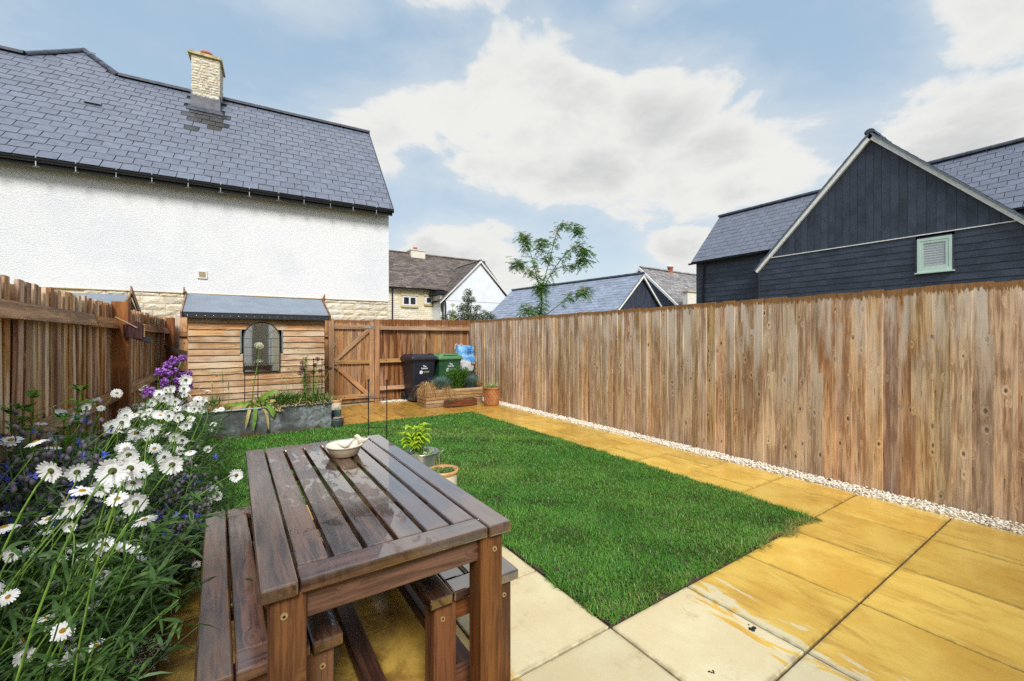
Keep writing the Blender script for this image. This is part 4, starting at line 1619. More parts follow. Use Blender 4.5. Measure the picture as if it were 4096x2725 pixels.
stone_course_wall(dw, 3.5, 2.3, 4.55, (.12, .13, .15), .22, .48, M['stone_pale'], .02, .012, x0=7.5, key='far', y=.03, skip=win_gap)
fill = MB()
fill.box(8.78, 9.96, .0, .03, 3.34, 4.40)
fill.box(10.30, 11.0, .0, .03, 3.52, 4.42)
fill.build('window_surround', M['stone_pale'], Dh)
for (a, b, c, d, two) in ((8.91, 9.80, 3.50, 4.06, True), (10.44, 10.86, 3.66, 4.10, False)):
    mb = MB()
    ff = .06
    mb.box(a, b, -.03, .02, c, c + ff)
    mb.box(a, b, -.03, .02, d - ff, d)
    for xx in ((a, a + ff), (b - ff, b)) + (((a + b) / 2 - .05, (a + b) / 2 + .05),) * two:
        mb.box(xx[0], xx[1], -.03, .02, c + ff, d - ff)
    wnd = mb.build('window', M['upvc'], Dh)
    for (p0, p1) in (((a + ff, (a + b) / 2 - .05), ((a + b) / 2 + .05, b - ff)) if two else ((a + ff, b - ff),)):
        mb = MB()
        mb.box(p0, p1, -.012, .0, c + ff, d - ff)
        mb.build('pane', M['dark_glass'], wnd)
    mb = MB()
    mb.box(a - .12, (a + b) / 2 - .004, -.05, .02, d + .03, d + .20)
    mb.box((a + b) / 2 + .004, b + .12, -.05, .02, d + .03, d + .20)
    mb.build('lintel', M['dressed'], wnd)
    mb = MB()
    mb.box(a - .12, b + .12, -.08, .02, c - .14, c - .01)
    mb.build('sill', M['dressed'], wnd)
dpit = math.atan2(7.42 - 4.58, 3.25)
dl = math.hypot(7.42 - 4.58, 3.25)
mb = MB()
mb.prism([(0, 0, -.03), (12.2, 0, -.03), (12.2, dl, -.03), (0, dl, -.03)], (0, 0, .026))
drf = mb.build('roof', M['underlay'], Dh, (4.4, -.25, 4.58), (dpit, 0, 0))


def d_in(x, y, w_, g_):
    wx = x + 4.4
    wz = 4.58 + y * math.sin(dpit)
    if wx < 7.6:
        return False
    return wz > 6.53 - abs(wx - 13.64) * .99 - .1


tile_roof(drf, 12.2, dl, .20, .42, M['stone_tile'], lambda x, y: x, d_in, 300, name='tile', t=.016, jit=.012)
mb = MB()
mb.prism([(4.4, 3, 7.42), (16.6, 3, 7.42), (16.6, 6.2, 4.58), (4.4, 6.2, 4.58)], (0, 0, -.04))
mb.build('back_roof', M['stone_tile'], Dh)
ridge_tiles(Dh, (7.4, 3, 7.45), (16.6, 3, 7.45), .10, M['stone_tile'], 18)
gt = MB()
gt.prism([(7.4, -.30 + y, 4.57 + z) for y, z in prof], (3.7, 0, 0))
gt.build('gutter', M['black_plastic'], Dh)
mb = MB()
mb.tube([(8.22, -.09, 0), (8.22, -.09, 4.45), (8.22, -.28, 4.55)], .045, 8)
mb.build('downpipe', M['black_plastic'], Dh)
# wing
wl = MB()
wl.box(11.15, 16.15, -1.5, 2, -.1, 3.8)
wl.prism([(11.15, -1.5, 3.78), (16.15, -1.5, 3.78), (13.65, -1.5, 6.42)], (0, 3.4, 0))
wl.build('wing_wall', M['white_far'], Dh)
for s in (-1, 1):
    pw = math.atan(.99)
    ln = 2.85 / math.cos(pw)
    mb = MB()
    mb.prism([(0, 0, -.03), (3.9, 0, -.03), (3.9, ln, -.03), (0, ln, -.03)], (0, 0, .026))
    if s < 0:
        o = mb.build('wing_roof', M['underlay'], Dh, (13.65 - 2.85, 2.25, 6.53 - 2.85 * .99), (pw, 0, R(-90)))

        def w_in(x, y, w_, g_):
            wy = 2.25 - x
            return (6.53 - 2.85 * .99 + y * math.sin(pw)) > 4.58 + (wy + .25) * .874 - .1
        tile_roof(o, 3.9, ln, .2, .40, M['stone_tile'], lambda x, y: -x, w_in, 120, name='tile', t=.016, jit=.012)
    else:
        mb.build('wing_roof', M['stone_tile'], Dh, (13.65 + 2.85, -1.65, 6.53 - 2.85 * .99), (pw, 0, R(90)))
    mb = MB()
    mb.prism([(0, 0, 0), (s * 2.9, 0, -2.9 * .99), (s * 2.9, 0, -2.9 * .99 - .10), (0, 0, -.13)], (0, .08, 0))
    mb.build('verge', M['white_barge'], Dh, (13.65, -1.66, 6.53))
ridge_tiles(Dh, (13.65, -1.65, 6.56), (13.65, 1.9, 6.56), .09, M['stone_tile_wet'], 7)
mb = MB()
mb.box(10.95, 11.2, -1.2, .0, 0, 4.15)
mb.build('porch_wall', M['white_far'], Dh)
mb = MB()
mb.box(10.6, 12.0, -1.35, .0, 4.18, 4.34)
mb.box(10.7, 12.0, -1.25, .0, 4.34, 4.42)
mb.build('porch_roof', M['black_plastic'], Dh)
mb = MB()
mb.box(11.0, 11.14, -1.23, -1.2, 3.1, 4.0)
mb.build('porch_window', M['dark_glass'], Dh)
for x_, y_ in ((10.98, -1.5), (11.12, -1.62)):
    mb = MB()
    mb.tube([(x_, y_, 0), (x_, y_, 3.6), (x_ - .05, y_, 3.75)], .045, 8)
    mb.build('downpipe', M['black_plastic'], Dh)
mb = MB()
mb.box(10.40, 11.45, 2.6, 3.4, 6.9, 7.62)
mb.box(10.35, 11.5, 2.55, 3.45, 7.62, 7.68)
cm = mb.build('chimney', M['stone_pale'], Dh)
mb = MB()
mb.lathe([(.14, 7.68), (.13, 7.85), (.16, 7.86), (.16, 7.92), (.05, 7.93)], 14, c=(10.85, 3.0, 0))
mb.build('chimney_pot', M['terracotta_chimney'], cm, smooth=True)


# ------------------------------------------------------------------ fences
def feather_board(w, h, t0, t1, mat, variant):
    """feather-edge board: wedge section, face towards -y, standing on z = 0, a little bowed"""
    rr = random.Random(variant)
    mb = MB()
    segs = 5
    for k in range(segs + 1):
        z = h * k / segs
        bow = rr.uniform(-.0025, .0025)
        e0, e1 = rr.uniform(-.0015, .0015), rr.uniform(-.0015, .0015)
        mb.v += [(e0, bow - t0, z), (w + e1, bow - t1, z), (w + e1, bow, z), (e0, bow, z)]
    for k in range(segs):
        a, b = k * 4, k * 4 + 4
        for j in range(4):
            mb.f.append((a + j, a + (j + 1) % 4, b + (j + 1) % 4, b + j))
            mb.m.append(0)
    mb.f += [(3, 2, 1, 0), tuple(segs * 4 + j for j in range(4))]
    mb.m += [0, 0]
    return mb.mesh('board', mat)


def boards(parent, length, h, pitch, w, mat, y=0., z0=.02, zfun=None, lean=.05, jit=.006, flip=False, t=(.017, .005)):
    ms = [feather_board(w, h, t[0], t[1], mat, 100 + i) for i in range(9)]
    x = 0.
    while x < length:
        p = pitch * random.uniform(.86, 1.14)
        o = ob('board', random.choice(ms), parent, (x, y + random.uniform(-.002, .002), z0 + random.uniform(-jit, jit) + (zfun(x) if zfun else 0)),
               (random.gauss(0, .004), random.gauss(0, .0025), -lean if not flip else lean))
        o.scale = (max(1.0, p / pitch), 1, 1)
        x += p


rfence = thing('boarded_fence', 'tall weathered vertical board fence along the right side of garden', 'fence', (4.79, 9.10, 0), R(-90))
boards(rfence, 9.9, 1.79, .108, .135, M['fence_right'], 0., .0, lean=.0, t=(.004, .015), jit=.008)
mb = MB()
mb.box(-.02, 9.95, .03, .07, .35, .43)
mb.build('rail', M['rail_x'], rfence)
mb = MB()
mb.box(-.02, 9.95, .03, .07, 1.45, 1.53)
mb.build('rail', M['rail_x'], rfence)

bfence = thing('boarded_fence', 'back fence of brown boards and rails behind the wheelie bins', 'fence', (2.50, 9.17, 0), 0)
boards(bfence, 2.27, 1.76, .098, .112, M['fence_back'], .03, .02, zfun=lambda x: .012 * x, lean=.0, t=(.020, .004))
for z in (1.555, .845, .25):
    mb = MB()
    mb.prism([(.11, -.075, z), (.11, -.028, z), (.11, -.028, z + .08), (.11, -.06, z + .08)], (2.19, 0, 0))
    mb.build('rail', M['rail_x'], bfence)
for x0, x1, nm in ((.0, .105, 'post'), (-.915, -.815, 'post')):
    me = bevel_mesh('post', .10, .10, 1.77, .004, M['post_pale'], 1)
    ob('post', me, bfence, ((x0 + x1) / 2, -.04, 0))

gate = thing('garden_gate', 'ledged and braced wooden gate with ring latch beside the shed', 'gate', (1.695, 9.15, 0), 0)
gm = feather_board(.084, 1.72, .016, .016, M['fence_back'], 77)
for k in range(9):
    ob('board', gm, gate, (.004 + k * .0885, .03, .03))
for z, h in ((1.56, .085), (.835, .08), (.11, .085)):
    mb = MB()
    mb.box(.0, .705, -.035, .012, z, z + h)
    mb.build('ledge', M['rail_x'], gate)
mb = MB()
mb.box(.705, .80, -.036, .012, .03, 1.72)
mb.build('stile', M['post_pale'], gate)
for (x0, z0, x1, z1) in ((.01, .917, .70, 1.557), (.01, .833, .66, .197)):
    d = Vector((x1 - x0, 0, z1 - z0))
    L = d.length
    dn = d.normalized()
    nn = Vector((-dn.z, 0, dn.x))
    mb = MB()
    hw = .042
    mb.prism([(0, 0, -hw), (L, 0, -hw), (L, 0, hw), (0, 0, hw)], (0, .044, 0))
    o = mb.build('brace', M['rail_x'], gate, (x0, -.033, z0), (0, -math.atan2(d.z, d.x), 0))
for z in (1.60, .15):
    mb = MB()
    mb.prism([(.48, -.046, z - .006), (.79, -.046, z - .026), (.79, -.046, z + .026), (.48, -.046, z + .006)], (0, .006, 0))
    mb.box(.795, .86, -.05, -.044, z - .045, z + .045)
    mb.tube([(.795, -.05, z - .05), (.795, -.05, z + .05)], .01, 8)
    mb.build('hinge', M['zinc'], gate)
mb = MB()
ring = [(.03 + .042 * math.cos(a), -.062, .80 + .042 * math.sin(a)) for a in np.linspace(0, 2 * math.pi, 20)[:-1]]
mb.tube(ring, .0065, 6, closed=True)
mb.box(-.10, .10, -.05, -.036, .845, .862)
mb.ball((.03, -.05, .845), .018)
mb.build('ring_latch', M['zinc'], gate)
mb = MB()
mb.box(-.12, .03, -.052, -.040, 1.245, 1.262)
mb.box(-.06, .0, -.058, -.038, 1.215, 1.295)
mb.tube([(-.03, -.06, 1.22), (-.03, -.066, 1.19), (-.015, -.066, 1.17), (0, -.066, 1.19), (0, -.06, 1.22)], .006, 6)
mb.build('bolt', M['zinc'], gate)

lfence = thing('boarded_fence', 'dark brown fence with rails and posts behind the white daisies', 'fence', (-.95, .2, 0), R(90))
boards(lfence, 8.9, 1.63, .104, .080, M['fence_left'], .019, .03, zfun=lambda x: .004 * x, lean=-.02, jit=.008, t=(.019, .015))
boards(lfence, 8.85, 1.60, .104, .110, M['fence_left'], .050, .03, zfun=lambda x: .004 * x, lean=0., jit=.008, t=(.014, .014))
for za, zb in ((1.455, 1.545), (.79, .88), (.20, .29)):
    for xa, xb in ((-.1, 2.28), (2.285, 4.35), (4.42, 5.12), (5.22, 8.72)):
        mb = MB()
        mb.prism([(0, -.052, 0), (0, 0, 0), (0, 0, zb - za), (0, -.03, zb - za)], (xb - xa, 0, 0))
        mb.build('rail', M['rail_y'], lfence, (xa, -.006, za + random.uniform(-.004, .004)), (0, random.uniform(-.003, .003), 0))
for x in (1.9, 5.17, 8.80):
    me = bevel_mesh('post', .105, .125, 1.71, .005, M['post'], 1)
    ob('post', me, lfence, (x, -.055, 0))

cfence = thing('boarded_fence', 'short run of brown boarded fence in the corner left of shed', 'fence', (-.99, 9.17, 0), 0)
boards(cfence, 2.55, 1.72, .11, .125, M['fence_left'], .03, .02, lean=.05)
for z in (1.40, .80, .22):
    mb = MB()
    mb.box(.2, 2.6, -.03, .01, z, z + .085)
    mb.build('rail', M['rail_y'], cfence)

# ------------------------------------------------------------------ shed
S = thing('shed', 'small wooden shed with overlapping boards and grey felt roof beside gate', 'shed', (-.54, 7.45, 0), 0)
SW, SDp = 1.77, 1.25
core = MB()
core.box(.02, .62, .03, SDp - .02, .08, 1.66)
core.box(1.17, SW - .02, .03, SDp - .02, .08, 1.66)
core.box(.62, 1.17, .03, SDp - .02, .08, 1.16)
core.box(.62, 1.17, .03, SDp - .02, 1.50, 1.66)
core.box(.62, 1.17, .30, SDp - .02, 1.16, 1.50)
core.prism([(.02, .03, 1.66), (.02, SDp - .02, 1.66), (.02, SDp / 2, 1.98)], (SW - .04, 0, 0))
core.build('carcass', M['dark'], S)


def shed_board(L, h, var):
    rr = random.Random(var)
    mb = MB()
    n_ = max(3, int(L / .09))
    for k in range(n_ + 1):
        x = L * k / n_
        zz = rr.uniform(-.004, .003)
        mb.v += [(x, -.034, zz), (x, -.012, h), (x, .006, h), (x, .0, zz)]
    for k in range(n_):
        a, b = k * 4, k * 4 + 4
        for j in range(4):
            mb.f.append((a + j, b + j, b + (j + 1) % 4, a + (j + 1) % 4))
            mb.m.append(0)
    mb.f += [(0, 1, 2, 3), tuple(n_ * 4 + j for j in (3, 2, 1, 0))]
    mb.m += [0, 0]
    return mb.mesh('board', M['shed'])


z, k = .10, 0
while z < 1.64:
    h = .093
    if z > 1.12 and z < 1.46:
        ob('board', shed_board(.612, h + .012, k), S, (0, 0, z))
        ob('board', shed_board(SW - 1.175, h + .012, k + 50), S, (1.175, 0, z))
    else:
        ob('board', shed_board(SW, h + .012, k), S, (0, 0, z))
    z += h
    k += 1
mb = MB()
mb.box(.612, .632, -.03, .03, 1.15, 1.50)
mb.box(1.155, 1.175, -.03, .03, 1.15, 1.50)
mb.build('window_trim', M['zinc'], S)
mb = MB()
mb.box(SW - .012, SW + .012, .0, .04, .1, 1.68)
mb.box(-.012, .012, .0, .04, .1, 1.66)
mb.build('corner_strip', M['barge'], S)
# boards of the side that shows towards the gate
for z in np.arange(.10, 1.60, .093):
    mb = MB()
    mb.prism([(.024, .04, 0), (.010, .04, .105), (0, .04, .105), (0, .04, 0)], (0, SDp - .06, 0))
    mb.build('board', M['shed'], S, (SW - .02, 0, z))
ry, rz_, ey_, ez_ = .60, 2.045, -.12, 1.735
rfl = MB()
for (ya, za, yb_, zb_) in ((ey_, ez_, ry, rz_), (ry, rz_, SDp + .12, ez_)):
    rfl.prism([(-.055, ya, za), (SW + .055, ya, za), (SW + .055, yb_, zb_), (-.055, yb_, zb_)], (0, 0, -.02))
srf = rfl.build('roof', M['felt'], S)
fa = MB()
fa.box(-.055, SW + .055, ey_ - .012, ey_ + .004, ez_ - .082, ez_ - .006)
fa.tube([(-.055, ey_ - .004, ez_ - .01), (SW + .055, ey_ - .004, ez_ - .01)], .011, 8)
fa.build('felt_edge', M['felt_dark'], S)
for i in range(19):
    nb = MB()
    nb.ball((0, 0, 0), .006, seg=6, rings=4)
    nb.build('clout_nail', M['zinc'], S, (.0 + i * .099, ey_ - .014, ez_ - .05))
for xs in (-.075, SW + .058):
    for sgn in (-1, 1):
        mb = MB()
        yl = ey_ - .06 if sgn < 0 else SDp + .18
        zl = ez_ - .035
        d = Vector((0, yl - ry, zl - rz_))
        up = Vector((0, -d.z, d.y)).normalized() * (1 if sgn > 0 else -1)
        a = Vector((0, ry, rz_))
        ext = -d.normalized() * (.16 if sgn > 0 else .02)
        p = [a + ext + up * .03, a + d + up * .03, a + d - up * .06, a + ext - up * .06]
        mb.prism(p, (.018, 0, 0))
        mb.build('bargeboard', M['barge'], S, (xs + (0.019 if sgn > 0 else 0) * (1 if xs > 0 else -1), 0, 0))

# mirror on the shed wall
mx0, mx1, mz0, msp = .113, .587, .865, 1.368
mc, mr_ = (mx0 + mx1) / 2, (mx1 - mx0) / 2
Mi = thing('garden_mirror', 'arched garden mirror with thin metal glazing bars on shed front', 'mirror', (mc, 7.395, mz0), 0)
arch = [(-mr_, 0), (mr_, 0)] + [(mr_ * math.cos(a), msp - mz0 + mr_ * math.sin(a)) for a in np.linspace(0, math.pi, 25)]
mb = MB()
mb.prism([(x * .985, .0, z * .997 + .001) for x, z in arch], (0, .006, 0))
mo = mb.build('mirror_glass', M['mirror'], Mi)
mb = MB()
mb.tube([(x, -.004, z) for x, z in arch], .009, 6, closed=True)
mb.build('frame', M['mirror_frame'], Mi)
for x in (-.118, 0., .118):
    mb = MB()
    mb.tube([(x, -.006, 0), (x, -.006, msp - mz0 - (.0 if x else 0))], .004, 5)
    mb.build('glazing_bar', M['mirror_frame'], Mi)
for z in (.12, .24, .365, .495):
    mb = MB()
    mb.tube([(-mr_, -.007, z), (mr_, -.007, z)], .004, 5)
    mb.build('glazing_bar', M['mirror_frame'], Mi)
for a in (R(35), R(65), R(90), R(115), R(145)):
    mb = MB()
    r0 = .08 if a != R(90) else .06
    mb.tube([(r0 * math.cos(a), -.006, msp - mz0 + r0 * math.sin(a)), (mr_ * math.cos(a), -.006, msp - mz0 + mr_ * math.sin(a))], .004, 5)
    mb.build('glazing_bar', M['mirror_frame'], Mi)
for s in (-1, 1):
    mb = MB()
    sp_ = [(s * (.075 - .022 * math.cos(t * .9)) * 1.0, -.006, msp - mz0 + .03 + .022 * math.sin(t * .9) * (1 - t / 14)) for t in np.linspace(0, 9, 22)]
    mb.tube(sp_, .003, 5)
    mb.build('scroll', M['mirror_frame'], Mi)

# neighbour's shed whose roof shows over the left fence
N = thing('shed', 'neighbouring shed roof in grey felt with timber bargeboards over left fence', 'shed', (-1.28, 7.62, 0), 0)
mb = MB()
mb.box(-1.9, -.06, .05, 1.3, .05, 1.68)
mb.prism([(-1.9, .05, 1.68), (-1.9, 1.3, 1.68), (-1.9, .675, 1.92)], (1.84, 0, 0))
mb.build('wall', M['shed'], N)
mb = MB()
for (ya, za, yb_, zb_) in ((-.10, 1.72, .62, 2.0), (.62, 2.0, 1.42, 1.70)):
    mb.prism([(-2.0, ya, za), (.0, ya, za), (.0, yb_, zb_), (-2.0, yb_, zb_)], (0, 0, -.022))
mb.build('roof', M['felt'], N)
for (p0, p1, dx) in (((-.16, 1.70), (.62, 2.01), 0.), ((.50, 2.10), (1.44, 1.68), .022)):
    mb = MB()
    mb.prism([(0, p0[0], p0[1] + .02), (0, p1[0], p1[1] + .02), (0, p1[0], p1[1] - .085), (0, p0[0], p0[1] - .085)], (.02, 0, 0))
    mb.build('bargeboard', M['barge'], N, (.002 + dx, 0, 0))

# ------------------------------------------------------------------ the house at the camera's back, seen in the mirror
Bh = thing('rear_house', 'honey stone house wall with white doors reflected in the mirror', 'house', (0, -1.9, 0), 0)
mb = MB()
mb.box(-4.0, .12, -.3, 0, -.1, 2.3)
mb.box(1.14, 6.0, -.3, 0, -.1, 2.3)
mb.box(.12, 1.14, -.3, 0, 2.16, 2.3)
mb.build('wall', M['stone_pale'], Bh)
mb = MB()
mb.box(.50, .99, -.16, -.10, 0, 2.1)
mb.build('door', plain('speckled_door_glass', srgb(176, 168, 150), .3, srgb(84, 78, 68), 45, var=0), Bh)
mb = MB()
mb.box(.12, .50, -.14, -.02, 0, 2.14)
mb.box(.99, 1.14, -.14, -.01, 0, 2.14)
mb.box(.50, .99, -.14, -.02, 2.04, 2.14)
mb.build('door_frame', M['upvc'], Bh)

# ------------------------------------------------------------------ small things on and by the left fence
I = thing('insect_house', 'log insect house with cut canes hanging by rope from fence post', 'insect house', (-.79, 5.27, 1.44), R(28))
mb = MB()
mb.prism([(-.055, -.06, -.07), (.045, -.06, -.085), (.055, -.06, .05), (.0, -.06, .085), (-.06, -.06, .05)], (0, .12, 0))
mb.build('log_body', M['log'], I)
mb = MB()
for i in range(5):
    for j in range(7):
        mb.tube([(.045, -.045 + i * .022, -.06 + j * .018), (.066, -.045 + i * .022, -.06 + j * .018)], .009, 7)
mb.build('cane_ends', M['canes'], I)
mb = MB()
mb.prism([(.03, -.055, -.09), (.10, -.055, -.12), (.135, -.03, -.07), (.06, -.03, -.05)], (0, .09, 0))
mb.build('tray', M['bag_black'], I)
mb = MB()
mb.tube([(-.16, -.075, .115), (-.05, -.07, .05), (.0, -.065, .02)], .006, 6)
mb.build('rope', M['rope'], I)

Lt = thing('wooden_brace', 'old dark timber with a crosspiece leaning in corner beside the shed', 'timber', (-.62, 8.55, 0), 0)
mb = MB()
mb.prism([(-.07, 0, 0), (.02, 0, 0), (.16, 0, 1.42), (.08, 0, 1.44)], (0, .06, 0))
mb.build('upright', M['old_timber'], Lt)
mb = MB()
mb.prism([(-.30, -.02, 1.26), (.02, -.02, 1.14), (.03, -.02, 1.07), (-.12, -.02, 1.11), (-.30, -.02, 1.20)], (0, .05, 0))
mb.build('crosspiece', M['old_timber'], Lt)
mb = MB()
mb.ball((.06, -.01, 1.05), .014)
mb.ball((.04, -.01, 1.22), .012)
mb.build('bolt', M['zinc'], Lt)


# ------------------------------------------------------------------ table and benches
def piece(root, name, x0, x1, y0, y1, z0, z1, mat, b=.005, rot=(0, 0, 0)):
    me = bevel_mesh(name, x1 - x0, y1 - y0, z1 - z0, b, mat, 2)
    return ob(name, me, root, ((x0 + x1) / 2, (y0 + y1) / 2, z0), rot)


def slatted(root, Wd_, L, Ht, n_in, leg=.088, th=.038, ow=.088, apron=.088):
    hw, hl = Wd_ / 2, L / 2
    zt = Ht - th
    for s in (-1, 1):
        piece(root, 'outer_slat', *sorted((s * hw, s * (hw - ow))), -hl, hl, zt, Ht, M['table_top_y'], .006)
        piece(root, 'end_board', -hw + ow + .004, hw - ow - .004, *sorted((s * hl * .996, s * (hl * .996 - ow))), zt + .001, Ht - .001, M['table_top_x'], .006)
    inner = Wd_ - 2 * ow
    pitch = inner / n_in
    for i in range(n_in):
        xc = -hw + ow + pitch * (i + .5)
        piece(root, 'slat', xc - pitch / 2 + .007, xc + pitch / 2 - .007, -hl + ow + .006, hl - ow - .006, zt + .0015, Ht - random.uniform(.0, .002),
              M['table_top_y'], .005)
    ins = .022
    for sx_ in (-1, 1):
        for sy_ in (-1, 1):
            lx = sx_ * (hw - ins - leg / 2)
            ly = sy_ * (hl - ins - leg / 2)
            lg = piece(root, 'leg', lx - leg / 2, lx + leg / 2, ly - leg / 2, ly + leg / 2, 0, zt - .001, M['table_leg'], .006)
            bt = MB()
            bt.lathe([(.0, .0006), (.0036, .0006), (.0040, .0030)], 14, 1)
            bt.lathe([(.0040, .0030), (.0085, .0032), (.0098, .0)], 14)
            bt.build('bolt', [M['brass'], M['rusty']], lg, (sx_ * leg * .12, -leg / 2, zt - .055), (R(90), 0, 0), smooth=False)
    for s in (-1, 1):
        yc = s * (hl - ins - .035)
        piece(root, 'end_apron', -hw + ins + leg, hw - ins - leg, yc - .018, yc + .018, zt - apron, zt - .002, M['table_apron_x'], .004)
        xc = s * (hw - ins - .03)
        piece(root, 'side_apron', xc - .015, xc + .015, -hl + ins + leg, hl - ins - leg, zt - apron * .8, zt - .002, M['table_apron_y'], .004)
        piece(root, 'cross_stretcher', -hw + ins + leg, hw - ins - leg, s * (hl - ins - leg / 2) - .02, s * (hl - ins - leg / 2) + .02, .05, .12, M['table_apron_x'], .004)
        piece(root, 'batten', -hw + ow, hw - ow, s * hl * .40 - .02, s * hl * .40 + .02, zt - .03, zt - .003, M['table_apron_x'], .004)
    piece(root, 'long_stretcher', -.036, .036, -hl + ins + leg / 2 + .021, hl - ins - leg / 2 - .021, .045, .105, M['table_apron_y'], .005)


T = thing('picnic_table', 'rain soaked dark brown slatted garden table in the foreground', 'table', (.4325, 2.03, 0), 0)
slatted(T, .757, 1.60, .72, 6)
b1 = thing('garden_bench', 'wet slatted bench on the left of table beside the daisies', 'bench', (.078, 2.03, 0), R(1.6), 'benches at the garden table')
slatted(b1, .37, 1.33, .45, 2)
b2 = thing('garden_bench', 'slatted bench tucked under the right of table beside the lawn', 'bench', (.751, 2.03, 0), 0, 'benches at the garden table')
slatted(b2, .37, 1.33, .45, 2)

bb = thing('bird_bath', 'shallow cream ceramic dish with two birds on its rim on table', 'bird bath', (.505, 2.43, .7205), 0)
mb = MB()
mb.lathe([(.0, .0), (.066, .0), (.070, .004), (.088, .040), (.092, .050), (.097, .054), (.097, .060), (.090, .062), (.084, .054), (.070, .018), (.0, .016)],
         36, mats=[1, 1, 1, 1, 0, 0, 0, 0, 0, 0])
mb.build('dish', [M['bowl'], M['bowl_out']], bb, smooth=True)
mb = MB()
mb.disc(.080, .045, 30)
mb.build('water', M['water'], bb)


def bird(loc, rz, pitch, nm='bird'):
    mb = MB()
    path = [(-.047, 0, .030), (-.036, 0, .022), (-.022, 0, .012), (-.006, 0, .008), (.010, 0, .012), (.022, 0, .022), (.030, 0, .031), (.038, 0, .034), (.043, 0, .033), (.053, 0, .030)]
    rad = [.0025, .006, .012, .0185, .019, .0155, .0125, .0115, .007, .0008]
    mb.tube(path, rad, 12)
    o = mb.build(nm, M['bowl'], bb, loc, (0, pitch, rz), smooth=True)
    o.scale = (.9, .9, .9)
    return o


bird((-.014, -.088, .066), R(-12), 0)
bird((.080, -.030, .066), R(195), R(-14))

# ------------------------------------------------------------------ bins, sack and bag in the far corner
def wheelie_bin(x, label, body, lidm, cam_side):
    B_ = thing('wheelie_bin', label, 'bin', (x, 8.80, 0), R(2), 'wheelie bins by the back fence')
    mb = MB()

    def ring(w, d, z, r, yo=0.):
        pts = []
        for cx_, cy_, a0 in ((1, 1, 0), (-1, 1, 90), (-1, -1, 180), (1, -1, 270)):
            for a in (0, 30, 60, 90):
                an = R(a0 + a)
                pts.append((cx_ * (w / 2 - r) + r * math.cos(an), cy_ * (d / 2 - r) + r * math.sin(an) + yo, z))
        return pts
    rings = [ring(.43, .44, .03, .04), ring(.45, .47, .10, .05), ring(.54, .60, .86, .05), ring(.56, .62, .865, .04), ring(.57, .64, .91, .04), ring(.55, .62, .93, .04)]
    k = 16
    for rg in rings:
        mb.v += rg
    for i in range(len(rings) - 1):
        for j in range(k):
            mb.f.append((i * k + j, i * k + (j + 1) % k, (i + 1) * k + (j + 1) % k, (i + 1) * k + j))
            mb.m.append(0)
    mb.f.append(tuple(range(k))[::-1])
    mb.m.append(0)
    mb.build('body', body, B_)
    lb = MB()
    lr = [ring(.60, .67, .905, .03), ring(.61, .68, .925, .03), ring(.60, .67, .93, .03), ring(.60, .67, .945, .03), ring(.585, .655, .95, .03), ring(.575, .645, .972, .04),
          ring(.49, .56, 1.012, .04, .02), ring(.47, .54, 1.016, .04, .02)]
    for rg in lr:
        lb.v += rg
    for i in range(len(lr) - 1):
        for j in range(k):
            lb.f.append((i * k + j, i * k + (j + 1) % k, (i + 1) * k + (j + 1) % k, (i + 1) * k + j))
            lb.m.append(0)
    lb.f.append(tuple(range((len(lr) - 1) * k, len(lr) * k)))
    lb.m.append(0)
    lb.f.append(tuple(range(k))[::-1])
    lb.m.append(0)
    for s in (-1, 1):
        lb.prism([(s * .19, -.315, .965), (s * .255, -.31, .965), (s * .235, -.24, 1.035), (s * .20, -.24, 1.035)], (0, .20, .0))
    lid = lb.build('lid', lidm, B_)
    hb = MB()
    hb.prism([(-.175, -.316, .968), (.175, -.316, .968), (.175, -.285, .998), (-.175, -.285, .998)], (0, -.004, .003))
    hb.build('handle_slot', M['rubber'], lid)
    for s in (-1, 1):
        wb = MB()
        wb.lathe([(.0, -.022), (.085, -.022), (.10, -.012), (.10, .012), (.085, .022), (.0, .022)], 20)
        wb.build('wheel', M['rubber'], B_, (s * .255, .25, .10), (0, R(90), 0), smooth=False)
    return B_


bk1 = wheelie_bin(3.37, 'black wheelie bin with white lettering against back fence', M['bin_black'], M['bin_black'], 1)
bk2 = wheelie_bin(3.985, 'green wheelie bin with pale green lid beside the blue bag', M['bin_green'], M['bin_green_lid'], 1)
FA = math.atan2(.30 - .235, .76)


def fy(z):
    return -(.235 + (z - .10) * (.065 / .76)) - .004


for B_, dz in ((bk1, -.03), (bk2, .0)):
    fr = (R(90) + FA, 0, 0)
    text('The', .050, M['print_white'], B_, (.01, fy(.80 + dz), .80 + dz), fr, .0012)
    text('Laurels', .050, M['print_white'], B_, (.01, fy(.757 + dz), .757 + dz), fr, .0012)
    text('COTSWOLD', .027, M['print_blue'], B_, (.052, fy(.685 + dz), .685 + dz), fr, .0006)
    text('DISTRICT COUNCIL', .013, M['print_gold'], B_, (.052, fy(.664 + dz), .664 + dz), fr, .0004)
    cr_ = MB()
    sh = [(-.032, .018), (-.022, .03), (-.012, .026), (0, .042), (.012, .026), (.022, .03), (.032, .018), (.034, -.02), (.018, -.036), (-.018, -.036), (-.034, -.02)]
    cr_.prism([(x, z, 0) for x, z in sh], (0, 0, .0012))
    cr_.prism([(x * .45, z * .45 - .003, .0012) for x, z in sh], (0, 0, .0012), 1)
    cr_.build('crest', [M['print_white'], M['print_blue']], B_, (-.063, fy(.676 + dz), .676 + dz), fr)

sk = thing('rubbish_sack', 'crumpled black sack under the blue bag in the fence corner', 'sack', (4.52, 8.72, 0), 0)


